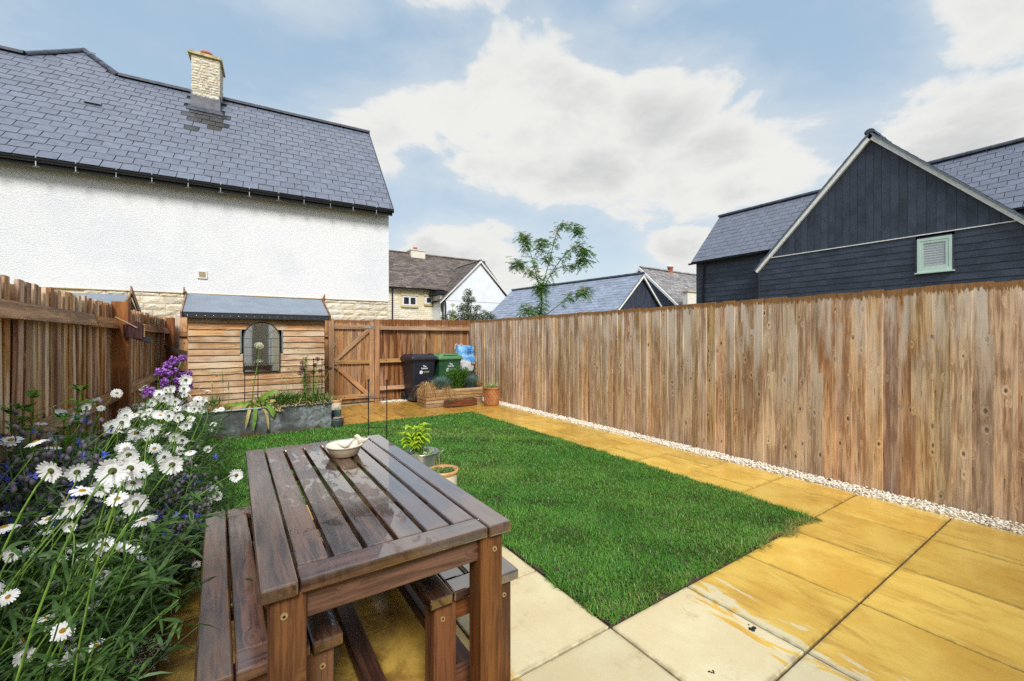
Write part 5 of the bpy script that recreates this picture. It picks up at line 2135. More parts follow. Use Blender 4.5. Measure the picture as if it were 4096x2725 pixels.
def lumpy(w, d, h, mat, seed, fold=.06, pinch=.9, n=28, rows=16, z0=0., tw=.0):
    rr = np.random.default_rng(seed)
    ph = rr.uniform(0, 6.28, 12)
    mb = MB()
    for i in range(rows + 1):
        t = i / rows
        env = (1 - abs(2 * t - 1) ** 5 * (1 - pinch))
        env *= (.86 + .14 * math.sin(math.pi * min(1, t * 1.3)))
        for j in range(n):
            a = 2 * math.pi * j / n
            ca, sa = math.cos(a), math.sin(a)
            e = .55
            x = math.copysign(abs(ca) ** e, ca) * w / 2
            y = math.copysign(abs(sa) ** e, sa) * d / 2
            k = 1 + fold * (math.sin(3 * a + ph[0] + 5 * t) * .5 + math.sin(7 * a + ph[1] - 9 * t) * .35 + math.sin(13 * a + ph[2] + 15 * t) * .25 + math.sin(11 * t + ph[3] + 2 * a) * .4)
            mb.v.append((x * env * k, y * env * k, z0 + h * t + .012 * math.sin(5 * a + ph[4]) * (t > .9)))
    for i in range(rows):
        for j in range(n):
            mb.f.append((i * n + j, i * n + (j + 1) % n, (i + 1) * n + (j + 1) % n, (i + 1) * n + j))
            mb.m.append(0)
    mb.f.append(tuple(range(n))[::-1])
    mb.m.append(0)
    return mb


mb = lumpy(.44, .46, .60, M['bag_black'], 5, .10, .75)
mb.f.append(tuple(range(16 * 28, 17 * 28)))
mb.m.append(0)
mb.build('sack_body', M['bag_black'], sk, smooth=True)
bg_ = thing('recycling_bag', 'blue and white woven cardboard recycling bag with handles behind green bin', 'bag', (4.515, 8.84, .60), R(6))
mb = lumpy(.50, .28, .60, None, 9, .06, .92, 40, 24)
for i, f_ in enumerate(mb.f):
    c = sum((Vector(mb.v[q]) for q in f_), Vector()) / len(f_)
    mb.m[i] = 0 if c.z > .24 - c.x * .30 else 1
mb.build('bag_body', [M['bag_blue'], M['bag_white']], bg_, smooth=True)
for y_ in (-.10, .09):
    mb = MB()
    mb.tube([(-.21, y_, .52), (-.20, y_, .62), (-.16, y_, .64), (-.12, y_, .61), (-.10, y_, .55)], .008, 8)
    mb.build('handle', M['bag_white'], bg_)
text('BAG FOR', .040, M['print_navy'], bg_, (.06, -.158, .50), (R(90), 0, 0), .0008)
text('CARDBOARD', .050, M['print_navy'], bg_, (.06, -.160, .445), (R(90), 0, 0), .0012)
lb = MB()
lb.box(-.07, .07, -.004, 0, -.03, .03)
lb = lb.build('print_label', M['bag_black'], bg_, (.15, -.156, .195))
mb = MB()
mb.tube([(-.035 + .018 * math.cos(a), -.006, .018 * math.sin(a)) for a in np.linspace(0, 6.28, 14)[:-1]], .005, 5, closed=True)
mb.box(.0, .045, -.007, -.004, .008, .016)
mb.box(.0, .045, -.007, -.004, -.014, -.006)
mb.build('print_mark', M['print_white'], lb)

# ------------------------------------------------------------------ planters and pots
Pb = thing('planter_box', 'wooden raised planter of horizontal boards in front of the bins', 'planter', (3.13, 7.76, 0), 0)
PW, PD, PH = 1.26, .50, .345
for k in range(5):
    z0 = k * .069
    for y0 in (0, PD - .022):
        ob('board', bevel_mesh('board', PW, .022, .061, .003, M['planter'], 1), Pb, (PW / 2, y0 + .011, z0 + .002))
    for x0 in (-.001, PW - .021):
        ob('board', bevel_mesh('board', PD - .048, .022, .061, .003, M['planter'], 1), Pb, (x0 + .011, PD / 2, z0 + .002), (0, 0, R(90)))
mb = MB()
mb.box(.024, PW - .024, .024, PD - .024, .02, .315)
mb.build('soil', M['soil'], Pb)

Wt = thing('wooden_trough', 'small dark stained trough of seedlings in front of wooden planter', 'trough', (3.475, 7.53, .012), R(3))
for y0 in (0, .155):
    for z0, h in ((0, .06), (.063, .062)):
        ob('board', bevel_mesh('board', .68, .015, h, .002, M['dark_trough'], 1), Wt, (.34, y0 + .0075, z0))
for x0 in (-.001, .667):
    ob('end_board', bevel_mesh('end_board', .139, .014, .124, .002, M['dark_trough'], 1), Wt, (x0 + .007, .085, 0), (0, 0, R(90)))
mb = MB()
mb.box(.015, .665, .016, .154, .01, .10)
mb.build('soil', M['soil'], Wt)
mb = MB()
mb.box(.05, .10, .0, .17, -.012, .0)
mb.box(.58, .63, .0, .17, -.012, .0)
mb.build('foot', M['dark_trough'], Wt)

Tp = thing('terracotta_pot', 'large round terracotta pot with lattice pattern beside the right fence', 'pot', (4.43, 7.456, 0), 0)
mb = MB()
mb.lathe([(0, 0), (.150, 0), (.155, .02), (.150, .05), (.158, .30), (.160, .325), (.170, .33), (.170, .36), (.150, .36), (.146, .30), (0, .30)], 36)
mb.build('body', M['terracotta'], Tp, smooth=True)
mb = MB()
for s in (-1, 1):
    for i in range(14):
        a0 = i / 14 * 2 * math.pi
        pts = []
        for q in np.linspace(0, 1, 9):
            a = a0 + s * q * 1.15
            r_ = .153 + .007 * q
            pts.append((r_ * math.cos(a), r_ * math.sin(a), .03 + q * .285))
        mb.tube(pts, .0045, 5)
mb.build('lattice', M['terracotta'], Tp)
mb = MB()
mb.disc(.147, .325, 24)
mb.build('soil', M['soil'], Tp)

Gt = thing('galvanised_trough', 'long galvanised steel cattle trough planted with bulbs before shed', 'trough', (-.52, 6.86, 0), 0)
TW, TD, TH = 1.75, .50, .385
mb = MB()
for (ya, yb_) in ((0, .012), (TD - .012, TD)):
    n_ = 24
    for i in range(n_):
        xa, xb = TW * i / n_, TW * (i + 1) / n_
        mb.prism([(xa, ya, .0), (xb, ya, .0), (xb, ya - (.012 if ya == 0 else -.012), TH), (xa, ya - (.012 if ya == 0 else -.012), TH)], (0, .012, 0))
for xa in (0, TW - .012):
    mb.prism([(xa, 0, 0), (xa, TD, 0), (xa + (-.012 if xa == 0 else .012), TD + .01, TH), (xa + (-.012 if xa == 0 else .012), -.01, TH)], (.012, 0, 0))
mb.box(.01, TW - .01, .01, TD - .01, .01, .02)
tb = MB()
me_v = mb
me_v.build('body', M['galv'], Gt)
mb = MB()
rim = [(-.02, -.02, TH), (TW + .02, -.02, TH), (TW + .02, TD + .02, TH), (-.02, TD + .02, TH)]
rr_ = []
for i in range(4):
    a, b = Vector(rim[i]), Vector(rim[(i + 1) % 4])
    for q in (.03, .97) if (b - a).length < 1 else (.01, .99):
        rr_.append(a.lerp(b, q))
mb.tube(rr_, .017, 8, closed=True)
mb.build('rolled_rim', M['galv'], Gt, smooth=True)
mb = MB()
mb.box(.02, TW - .02, .015, TD - .015, .02, .35)
mb.build('soil', M['soil'], Gt)
mb = MB()
mb.prism([(.90, -.016, .0), (.945, -.016, .0), (.945, -.016, .07), (.93, -.016, .10), (.905, -.016, .085)], (0, .014, 0))
mb.build('drain_foot', M['rubber'], Gt)

Tu = thing('galvanised_tub', 'ribbed zinc tub with loop handle holding yellow green plant behind table', 'tub', (1.47, 3.76, 0), 0)
mb = MB()
prf = [(0, 0), (.115, 0), (.118, .01)]
for k in range(14):
    z = .02 + k * .019
    prf += [(.120 + k * .0022 + (.004 if k % 2 and k > 5 else 0), z)]
prf += [(.154, .29), (.160, .295), (.160, .304), (.152, .304), (.148, .28), (0, .25)]
mb.lathe(prf, 36)
mb.build('body', M['zinc'], Tu, smooth=True)
for sgn in (-1, 1):
    mb = MB()
    hx, hy = .834 * sgn, -.552 * sgn
    pts = []
    for a in np.linspace(-.4, 3.4, 10):
        rr0 = .165 + .045 * max(0, math.sin(a))
        pts.append((hx * rr0 - hy * .045 * math.cos(a), hy * rr0 + hx * .045 * math.cos(a), .27 + .055 * max(-.2, math.sin(a))))
    mb.tube(pts, .006, 6)
    mb.build('handle', M['zinc'], Tu)
mb = MB()
mb.disc(.147, .27, 24)
mb.build('soil', M['soil'], Tu)


def striped_pot(loc, r, h, label):
    p = thing('striped_pot', label, 'pot', loc, 0)
    mb = MB()
    mb.lathe([(0, 0), (r * .80, 0), (r * .84, h * .02), (r * .92, h * .45), (r * .94, h * .50), (r * .96, h * .84), (r * .97, h * .86), (r, h * .90), (r * 1.04, h * .93),
              (r * 1.04, h), (r * .92, h), (r * .88, h * .85), (0, h * .85)], 32,
             mats=[1, 1, 1, 1, 0, 0, 2, 2, 2, 2, 2, 2])
    mb.build('body', [M['cream_glaze'], M['blue_glaze'], M['rim_tan']], p, smooth=True)
    mb = MB()
    mb.disc(r * .89, h * .88, 24)
    mb.build('soil', M['soil'], p)
    return p


striped_pot((1.455, 3.245, 0), .125, .27, 'cream and navy glazed pot with tan rim near table and lawn')
striped_pot((1.43, 7.58, 0), .10, .33, 'cream and navy striped pot between metal trough and gate')
gpot = thing('grey_pot', 'low slate grey bowl planter with succulent at the trough end', 'pot', (1.325, 6.875, 0), 0)
mb = MB()
mb.lathe([(0, 0), (.070, 0), (.078, .01), (.092, .10), (.096, .125), (.088, .125), (.082, .10), (0, .10)], 28)
mb.build('body', M['grey_pot'], gpot, smooth=True)
mb = MB()
mb.disc(.083, .108, 20)
mb.build('soil', M['soil'], gpot)
tp2 = thing('terracotta_pot', 'small chipped terracotta pot half hidden behind the grey bowl', 'pot', (1.39, 7.06, 0), 0)
mb = MB()
mb.lathe([(0, 0), (.055, 0), (.07, .10), (.08, .105), (.082, .13), (.072, .13), (.066, .1), (0, .1)], 24)
mb.build('body', M['terracotta'], tp2, smooth=True)


# ------------------------------------------------------------------ black metal plant supports
def support(label, p0, p1, h, rings, bulge=.07, r=.0055):
    c = (Vector(p0) + Vector(p1)) / 2
    s_ = thing('plant_support', label, 'plant support', (c.x, c.y, p0[2]), 0)
    a = Vector((p0[0] - c.x, p0[1] - c.y, 0))
    d = Vector((.552, .834, 0))
    for sg in (1, -1):
        mb = MB()
        mb.tube([a * sg + Vector((0, 0, -.02)), a * sg + Vector((0, 0, h))], r, 7)
        mb.ball(a * sg + Vector((0, 0, h + r * 2)), r * 2.4, seg=10, rings=6)
        mb.build('leg', M['black_iron'], s_)
    for z in rings:
        mb = MB()
        pts = [a * math.cos(t) - d * bulge * math.sin(t) + Vector((0, 0, z)) for t in np.linspace(0, math.pi, 12)]
        mb.tube(pts, r * .85, 6)
        mb.build('hoop', M['black_iron'], s_)


support('black metal half hoop plant support standing on lawn behind table', (1.20, 4.60, 0), (1.365, 4.495, 0), .90, (.16, .42, .73))
support('black metal plant support in trough in front of the mirror', (.124, 7.05, .34), (.285, 7.05, .34), .61, (.22, .50), .05)
support('black metal plant support among purple alliums at trough end', (1.03, 7.15, .34), (1.15, 7.15, .34), .69, (.30, .58), .05)
orn = thing('rusty_ornament', 'rusty scrolled iron ornament standing in the right end of trough', 'ornament', (1.07, 7.02, .35), 0)
mb = MB()
mb.tube([(0, 0, 0), (0, 0, .10), (0, 0, .13), (0, 0, .16), (0, 0, .20), (0, 0, .24)], [.007, .008, .017, .012, .016, .001], 8)
for sg in (-1, 1):
    mb.tube([(0, 0, .14), (sg * .05, 0, .16), (sg * .10, 0, .13), (sg * .12, 0, .06), (sg * .11, 0, 0)], .009, 6)
    mb.ball((sg * .03, 0, .11), .02)
mb.build('scrollwork', M['rusty'], orn, smooth=True)


# ------------------------------------------------------------------ the flower border
HEADS = [
    (-.68,3.95,.98,.07,'f'), (-.66,4.88,.94,.07,'s'), (-.84,3.34,.98,.041,'s'), (-.84,3.48,.92,.068,'b'), (-.77,2.59,.94,.07,'u'),
    (-.64,2.37,.96,.07,'u'), (-.84,2.83,.86,.048,'u'), (-.71,2.84,.85,.07,'s'), (-.75,3.52,.65,.07,'b'), (-.46,1.82,.96,.07,'b'),
    (-.48,2.16,.87,.07,'b'), (-.29,1.63,.98,.076,'b'), (-.26,1.68,.97,.07,'b'), (-.32,2.3,.81,.07,'b'), (-.33,2.07,.86,.07,'u'),
    (-.43,2.37,.78,.07,'b'), (-.42,2.49,.74,.07,'b'), (-.35,2.32,.76,.07,'b'), (-.43,2.23,.78,.07,'b'), (-.44,2.04,.83,.07,'u'),
    (-.59,2.48,.7,.07,'s'), (-.65,3.19,.52,.07,'s'), (-.34,1.98,.8,.07,'u'), (-.27,1.83,.82,.07,'b'), (-.67,3.54,.36,.065,'s'),
    (-.47,2.06,.77,.07,'b'), (-.55,2.45,.64,.07,'s'), (-.53,2.56,.6,.07,'s'), (-.54,2.11,.73,.07,'u'), (-.63,2.07,.74,.07,'u'),
    (-.26,1.92,.73,.07,'u'), (-.36,3.4,.2,.067,'s'), (-.18,1.87,.92,.07,'b'), (-.34,2.17,.91,.07,'b'), (-.42,2.65,.84,.07,'f'), (-.4,3.29,.7,.07,'f'),
    (-.3,3.51,.62,.07,'f'), (-.26,3.19,.75,.07,'b'), (-.45,3.06,.84,.07,'f'), (-.35,2.8,.89,.07,'b'), (-.52,2.91,.91,.07,'b'), (-.48,2.89,.93,.07,'b'),
    (-.48,2.98,.95,.07,'b'), (-.84,5.69,.67,.065,'f'), (-.46,4.0,.95,.07,'b'), (-.44,4.44,.94,.07,'b'), (-.31,3.92,.99,.071,'b'),
    (-.36,4.72,.99,.104,'b'), (-.34,4.97,.82,.07,'s'), (-.71,5.22,.73,.07,'f'), (-.43,3.98,.92,.07,'b'), (-.43,4.43,.84,.07,'b'),
    (-.33,4.37,.8,.07,'b'), (-.3,4.35,.78,.07,'f'), (-.61,5.16,.71,.07,'b'), (-.37,3.26,.9,.07,'f'), (-.36,3.55,.85,.07,'b'), (-.54,4.05,.79,.07,'b'),
    (-.57,4.53,.83,.07,'b'), (-.27,5.72,.64,.07,'b'), (.01,2.75,.61,.07,'b'), (-.25,4.08,.36,.041,'b'), (-.3,3.9,.28,.07,'s'), (-.31,3.23,.41,.07,'f'),
    (-.3,3.87,.2,.054,'s'), (-.23,3.68,.21,.052,'f'), (-.26,3.63,.2,.066,'f'), (-.33,3.74,.21,.045,'f'), (-.17,3.93,.2,.04,'f'),
    (-.18,3.67,.2,.045,'b'), (-.27,3.2,.28,.07,'b'), (-.32,2.97,.71,.07,'b'), (-.43,3.59,.55,.07,'b'), (-.51,4.03,.46,.07,'b'),
    (-.31,3.23,.54,.07,'b'), (-.41,3.46,.36,.054,'b'), (-.51,5.16,.36,.061,'b'), (-.58,5.35,.36,.063,'b'), (-.56,3.68,.69,.07,'b'),
    (-.63,4.57,.56,.07,'f'), (-.64,5.54,.36,.065,'b'), (-.8,4.23,.59,.07,'b'), (-.64,4.11,.69,.07,'b'), (-.33,3.91,.68,.07,'s'),
    (-.33,1.97,.62,.07,'d'), (-.38,1.84,.58,.07,'d'), (-.49,2.17,.43,.058,'f'), (-.51,2.26,.42,.049,'b'), (-.53,2.44,.42,.057,'b'),
    (-.55,2.28,.43,.04,'s'), (-.57,2.29,.42,.049,'f'), (-.63,2.33,.42,.04,'s'), (-.39,2.23,.43,.046,'s'), (-.5,1.98,.43,.066,'s'),
    (-.49,1.72,.52,.07,'s'), (-.5,1.92,.42,.067,'d'), (-.43,1.84,.42,.049,'b'), (-.45,1.74,.43,.058,'f'), (-.39,1.72,.43,.056,'b'),
    (-.19,2.93,.2,.065,'b'), (-.21,3.11,.2,.069,'s'), (-.27,2.58,.2,.056,'s'), (-.16,2.67,.21,.04,'b'), (-.55,2.62,.42,.043,'s'),
    (-.68,2.44,.42,.04,'s'), (-.54,2.13,.43,.04,'s'), (-.5,2.11,.43,.04,'s'), (-.6,2.12,.43,.04,'s'),
]


def daisy_mesh(n=19, seed=1, droop=.15):
    rr = random.Random(seed)
    mb = MB()
    for i in range(n):
        a = 2 * math.pi * i / n + rr.uniform(-.07, .07)
        L = rr.uniform(.86, 1.06)
        w = rr.uniform(.10, .135)
        dz = rr.uniform(-.10, .06) - droop
        ca, sa = math.cos(a), math.sin(a)
        row = []
        for r_, ww, z in ((.20, .055, 0.0), (.55 * L, w, .05 + dz * .3), (.88 * L, w * .95, dz * .8), (1.0 * L, w * .35, dz)):
            row.append((ca * r_ - sa * ww, sa * r_ + ca * ww, z))
            row.append((ca * r_ + sa * ww, sa * r_ - ca * ww, z))
        mb.add(row, [(0, 1, 3, 2), (2, 3, 5, 4), (4, 5, 7, 6)])
    mb.lathe([(.05, -.16), (.16, -.11), (.25, -.03), (.27, .005)], 14, 1)
    return mb.mesh('flower', [M['petal'], M['calyx']])


_ex = random.Random(5)
for (x, y, z, d, k_) in list(HEADS):
    for _ in range(2 if y > 3.0 else 0):
        HEADS.append((min(-.10, max(-.85, x + _ex.gauss(0, .13))), y + _ex.gauss(.06, .22), max(.2, z - abs(_ex.gauss(.04, .09))), _ex.uniform(.045, .07), _ex.choice('bbbsfu')))
for _ in range(42):
    HEADS.append((_ex.uniform(-.74, -.30), _ex.uniform(1.5, 2.6), _ex.uniform(.48, .74), _ex.uniform(.036, .052), _ex.choice('bbsffud')))
for _ in range(70):
    yq = _ex.uniform(3.2, 5.7)
    HEADS.append((_ex.uniform(-.80, -.16), yq, _ex.uniform(.45, .88), _ex.uniform(.045, .062), _ex.choice('bbbsffu')))
dm = [daisy_mesh(19, 1, .12), daisy_mesh(21, 2, .25), daisy_mesh(17, 3, .02), daisy_mesh(15, 4, .45)]
mb = MB()
mb.lathe([(.27, .0), (.26, .05), (.20, .10), (.10, .125), (.001, .13)], 14)
disc_m = mb.mesh('flower_centre', M['disc'], True)


def bez(a, b, c, d, n):
    t = np.linspace(0, 1, n)[:, None]
    return (1 - t) ** 3 * a + 3 * (1 - t) ** 2 * t * b + 3 * (1 - t) * t * t * c + t ** 3 * d


CLUMPS = [
    (lambda h: h[1] < 2.30, 'clump of white daisies nearest the camera with stems leaning across the border'),
    (lambda h: 2.30 <= h[1] < 2.75, 'dense clump of large white daisies seen from behind left of the bench'),
    (lambda h: 2.75 <= h[1] < 3.20 and h[0] < -.45, 'white daisies against the dark left fence beside blue borage'),
    (lambda h: 2.75 <= h[1] < 3.9 and h[0] >= -.45, 'white daisies flopping over the lawn edge beyond left bench'),
    (lambda h: 3.20 <= h[1] < 4.2 and h[0] < -.45, 'white daisies below the fence post with hanging insect house'),
    (lambda h: h[1] >= 3.9 and not (h[1] < 4.2 and h[0] < -.45), 'white daisies crowding the far end of border below purple flowers'),
]
done = set()
cam_p = np.array([0, 0, 1.358])
for test, label in CLUMPS:
    hs = [(i, h) for i, h in enumerate(HEADS) if i not in done and test(h)]
    if not hs:
        continue
    done |= {i for i, h in hs}
    cxm = float(np.mean([h[0] for i, h in hs]))
    cym = float(np.mean([h[1] for i, h in hs]))
    root = thing('daisy_plant', label, 'daisies', (0, 0, 0), 0, 'clumps of white daisies in the border')
    root.location = (cxm - .1, cym - .1, 0)
    og = np.array([cxm - .1, cym - .1, 0])
    stems = MB()
    cl = Cloud()
    lb_, ld_ = [], []
    for i, (x, y, z, d, kind) in hs:
        head = np.array([x, y, z])
        tc = cam_p - head
        tc /= np.linalg.norm(tc)
        sidev = np.cross(tc, [0, 0, 1.0])
        up = np.array([0, 0, 1.0])
        j = rng.normal(0, .22, 3)
        face = {'f': tc * .9 + up * .45, 'b': -tc * .85 + up * .25, 's': sidev * random.choice((-1, 1)) * .8 + up * .6 - tc * .15,
                'u': up + tc * .22, 'd': -up * .8 + sidev * .4}[kind] + j
        face /= np.linalg.norm(face)
        base = np.array([min(-.34, max(-.9, x - abs(rng.normal(.18, .12)))), y - rng.normal(.22, .15), .02])
        end = head - face * d * .10
        mid1 = base + np.array([rng.normal(0, .10), rng.normal(0, .10), max(.12, z * .6)])
        mid2 = end - face * .14 * (1.0 if kind != 'd' else 1.2) + rng.normal(0, .03, 3)
        P = bez(base, mid1, mid2, end, 9)
        stems.tube([tuple(p - og) for p in P], [.0028, .0028, .0027, .0025, .0023, .0022, .0021, .0021, .0026], 5, cap=False)
        for t in (1, 2, 3, 3, 4, 5):
            for _ in range(3):
                p = P[t] + rng.normal(0, .006, 3)
                lb_.append(p - og)
                ld_.append((rng.normal(0, .8), rng.normal(0, .8), rng.uniform(.0, .9)))
        q = Vector(face).to_track_quat('Z', 'Y')
        fo = ob('flower', dm[3 if kind == 'd' else random.randrange(3)], root, tuple(head - og), q.to_euler(), (d / 2 * 1.02,) * 3)
        fo.rotation_euler.rotate_axis('Z', random.uniform(0, 6))
        ob('flower_centre', disc_m, fo)
        # buds and flowerless stems between
        for _ in range(3):
            b2 = base + rng.normal(0, .07, 3) * (1, 1, 0)
            b2[0] = min(-.38, max(-.92, b2[0]))
            e2 = head + rng.normal(0, .14, 3) * (1, 1, .5)
            e2[2] = max(.08, min(z * rng.uniform(.45, .95), e2[2]))
            P2 = bez(b2, b2 + (0, 0, e2[2] * .6), e2 - (.05, .04, .02), e2, 7)
            stems.tube([tuple(p - og) for p in P2], [.0024, .0022, .0021, .002, .0018, .0016, .0012], 4, (1 if random.random() < .85 else 0), cap=False)
            for t in (1, 1, 2, 2, 3, 3, 4, 4, 5, 6):
                for _k in range(4):
                    p = P2[t] + rng.normal(0, .008, 3)
                    lb_.append(p - og)
                    ld_.append((rng.normal(0, .8), rng.normal(0, .8), rng.uniform(-.1, .9)))
    stems.build('stem', [M['stem'], M['leaf_dark']], root)
    lb_, ld_ = np.array(lb_), np.array(ld_)
    k = len(lb_)
    cl.strips(lb_, ld_, rng.uniform(.035, .10, k), rng.uniform(.006, .014, k), rng.uniform(.1, .7, k), 0, seg=3, prof=LEAF3, twist=rng.normal(0, .6, k))
    # ground-level leaf mass
    k = 1500
    pts = np.stack([rng.uniform(-.93, -.40, k) - og[0], rng.normal(cym, .36, k) - og[1], rng.uniform(.01, .30, k)], 1)
    cl.strips(pts, rand_dirs(k, .8, 1.0), rng.uniform(.07, .20, k), rng.uniform(.005, .011, k), rng.uniform(.2, .8, k), 0, seg=3, prof=LEAF3, twist=rng.normal(0, .5, k))
    cl.build('foliage', [M['leaf_dark'], M['stem']], root)


def borage(label, x, y, h, r, nst, seed):
    root = thing('borage_plant', label, 'borage', (x, y, 0), 0, 'borage plants in the border')
    stem = MB()
    buds = MB()
    blue = Cloud()
    cl = Cloud()
    rr = random.Random(seed)
    fb, fd = [], []
    for s in range(nst):
        a = rr.uniform(0, 6.28)
        top = Vector((math.cos(a) * r * rr.uniform(.3, 1), math.sin(a) * r * rr.uniform(.3, 1), h * rr.uniform(.6, 1.05)))
        b = Vector((math.cos(a) * .04, math.sin(a) * .04, .02))
        m = b.lerp(top, .5) + Vector((0, 0, .06))
        P = [b, b.lerp(m, .5), m, m.lerp(top, .55) + Vector((0, 0, .03)), top]
        stem.tube(P, [.006, .005, .004, .003, .002], 5, cap=False)
        for t in range(rr.randint(18, 28)):
            q = rr.uniform(.35, 1.0)
            p = b.lerp(top, q) + Vector((rr.gauss(0, .05), rr.gauss(0, .05), rr.gauss(.02, .035)))
            mt = Matrix.Translation(p) @ Matrix.Rotation(rr.uniform(-.5, .5), 4, 'X') @ Matrix.Rotation(rr.uniform(-.5, .5), 4, 'Y')
            buds.ball((0, 0, 0), rr.uniform(.008, .0115), 0, 6, 4, mt, (1, 1, 1.55))
            if t % 2 == 0:
                stem.tube([p + Vector((0, 0, .012)), p + Vector((0, 0, .03)), b.lerp(top, min(1, q + .03)) + Vector((0, 0, .03))], .0014, 4, 0, False)
        for t in range(3):
            p = b.lerp(top, rr.uniform(.6, 1.02)) + Vector((rr.gauss(0, .05), rr.gauss(0, .05), rr.gauss(.02, .03)))
            f_ = Vector((rr.gauss(0, .5), rr.gauss(-.7, .4), rr.gauss(0, .5))).normalized()
            u = f_.orthogonal().normalized()
            v = f_.cross(u)
            for kk in range(5):
                an = kk * 1.2566
                dd = u * math.cos(an) + v * math.sin(an)
                fb.append(tuple(p))
                fd.append(tuple(dd))
    k = len(fb)
    blue.strips(np.array(fb), np.array(fd), .022, .012, 0.0, 0, seg=2, prof=[.3, 1., .1])
    tag(blue.build('flower', [M['borage_blue']], root), kind='stuff')
    stem.build('stem', M['borage_leaf'], root)
    tag(buds.build('bud', M['borage_bud'], root, smooth=True), kind='stuff')
    k = 170
    pts = disk_pts(k, r * .8)
    pts[:, 2] = rng.uniform(.02, h * .7, k)
    cl.strips(pts, rand_dirs(k, .4, 1.0), rng.uniform(.05, .12, k), rng.uniform(.02, .042, k), rng.uniform(.2, .8, k), 0, seg=3, prof=[.3, 1, .85, .1], twist=rng.normal(0, .5, k))
    cl.build('foliage', [M['borage_leaf']], root)


borage('blue borage with drooping mauve buds at left edge of border', -.74, 2.78, 1.0, .24, 20, 1)
borage('blue borage between the fence and large daisies', -.62, 2.50, .92, .20, 14, 2)
borage('blue borage hanging over the paving beside left bench', -.22, 2.95, .50, .22, 11, 3)
borage('low blue borage behind the largest daisy cluster', -.30, 3.20, .62, .20, 10, 4)


def feathery(label, x, y, h, n, seed, sp=.10):
    root = thing('feathery_plant', label, 'plant', (x, y, 0), 0, 'feathery green plants in the border')
    rr = np.random.default_rng(seed)
    B_, D_, L_ = [], [], []
    for s in range(n):
        top = np.array([rr.normal(0, sp), rr.normal(0, sp), h * rr.uniform(.7, 1.0)])
        P = bez(np.array([0, 0, 0.]), np.array([0, 0, h * .4]), top - (0, 0, .15), top, 10)
        stem = MB()
        stem.tube([tuple(p) for p in P], [.006 - .0004 * i for i in range(10)], 5, cap=False)
        stem.build('stem', M['feather'], root)
        for t in range(2, 10):
            for q in range(7 if t < 9 else 10):
                a = rr.uniform(0, 6.28)
                fd = np.array([math.cos(a), math.sin(a), rr.uniform(.2, 1.0) if t < 9 else rr.uniform(.7, 2.)])
                fd /= np.linalg.norm(fd)
                fl = rr.uniform(.05, .11) * (1.1 - t * .05)
                sd_ = np.cross(fd, [0, 0, 1.])
                sd_ /= np.linalg.norm(sd_)
                for u in np.linspace(.15, 1, 9):
                    p = P[t] + fd * fl * u - np.array([0, 0, .25 * fl * u * u])
                    for sg in (-1, 1):
                        dd = sd_ * sg * .9 + fd * .7 + rr.normal(0, .25, 3)
                        B_.append(p)
                        D_.append(dd)
                        L_.append(fl * .36 * (1.1 - u * .6))
    k = len(B_)
    cl = Cloud()
    cl.strips(np.array(B_), np.array(D_), np.array(L_) * 1.35, .0066, .2, 0, seg=2, prof=[.7, 1, .2])
    cl.build('foliage', [M['feather']], root)


feathery('bright feathery green plant at the far left edge before fence', -.86, 2.97, 1.10, 8, 1)
feathery('feathery green stem standing alone against the dark fence', -.82, 3.44, .95, 2, 2, .03)
feathery('feathery green plant beneath the daisies in mid border', -.60, 3.15, .72, 4, 3)
feathery('feathery foliage low at the near left corner of border', -.78, 2.05, .60, 4, 4)

PURPLE = [(-.44, 5.4, 1.16), (-.49, 5.2, 1.14), (-.53, 5.1, 1.11), (-.56, 4.9, 1.06), (-.52, 5, 1.04), (-.49, 5.2, 1.04), (-.44, 5.3, .99), (-.4, 5.5, 1.0), (-.53, 4.9, .97),
          (-.47, 5.2, .95), (-.39, 5.5, .87), (-.53, 5, .9), (-.43, 5.3, .8), (-.48, 5.1, .89), (-.6, 4.6, .91), (-.59, 4.7, .91), (-.44, 5.2, .72), (-.44, 5.2, .67), (-.47, 5.1, .69)]
root = thing('purple_flowers', 'tall purple flowering plant before the corner beside the shed', 'flowers', (-.55, 5.0, 0), 0)
stem = MB()
og = np.array([-.55, 5.0, 0])
lb_, ld_ = [], []
for (x, y, z) in PURPLE:
    head = np.array([x, y, z]) - og
    base = np.array([rng.normal(-.05, .05), rng.normal(0, .08), 0.02])
    P = bez(base, base + (0, 0, z * .5), head - (.04, .03, .15), head, 8)
    stem.tube([tuple(p) for p in P], .003, 4, cap=False)
    for t in range(2, 7):
        for _ in range(5):
            lb_.append(P[t])
            ld_.append(rng.normal(0, 1, 3) * (1, 1, .4) + (0, 0, .6))
    k = 48
    c = Cloud()
    pts = rng.normal(0, 1, (k, 3))
    pts /= np.linalg.norm(pts, axis=1, keepdims=True)
    R_ = rng.uniform(.030, .046)
    ctr = pts * R_ * rng.uniform(.5, 1, (k, 1))
    for sgn in range(2):
        c.strips(ctr - pts * .004, np.cross(pts, rng.normal(0, 1, (k, 3))) + pts * .3, .022, .019, 0., 0, seg=2, prof=[.5, 1., .6])
    c.build('flower', [M['purple']], root, tuple(head))
stem.build('stem', M['stem'], root)
cl = Cloud()
k = len(lb_)
cl.strips(np.array(lb_), np.array(ld_), rng.uniform(.05, .10, k), .009, .4, 0, seg=3, prof=LEAF3)
cl.build('foliage', [M['leaf_dark']], root)

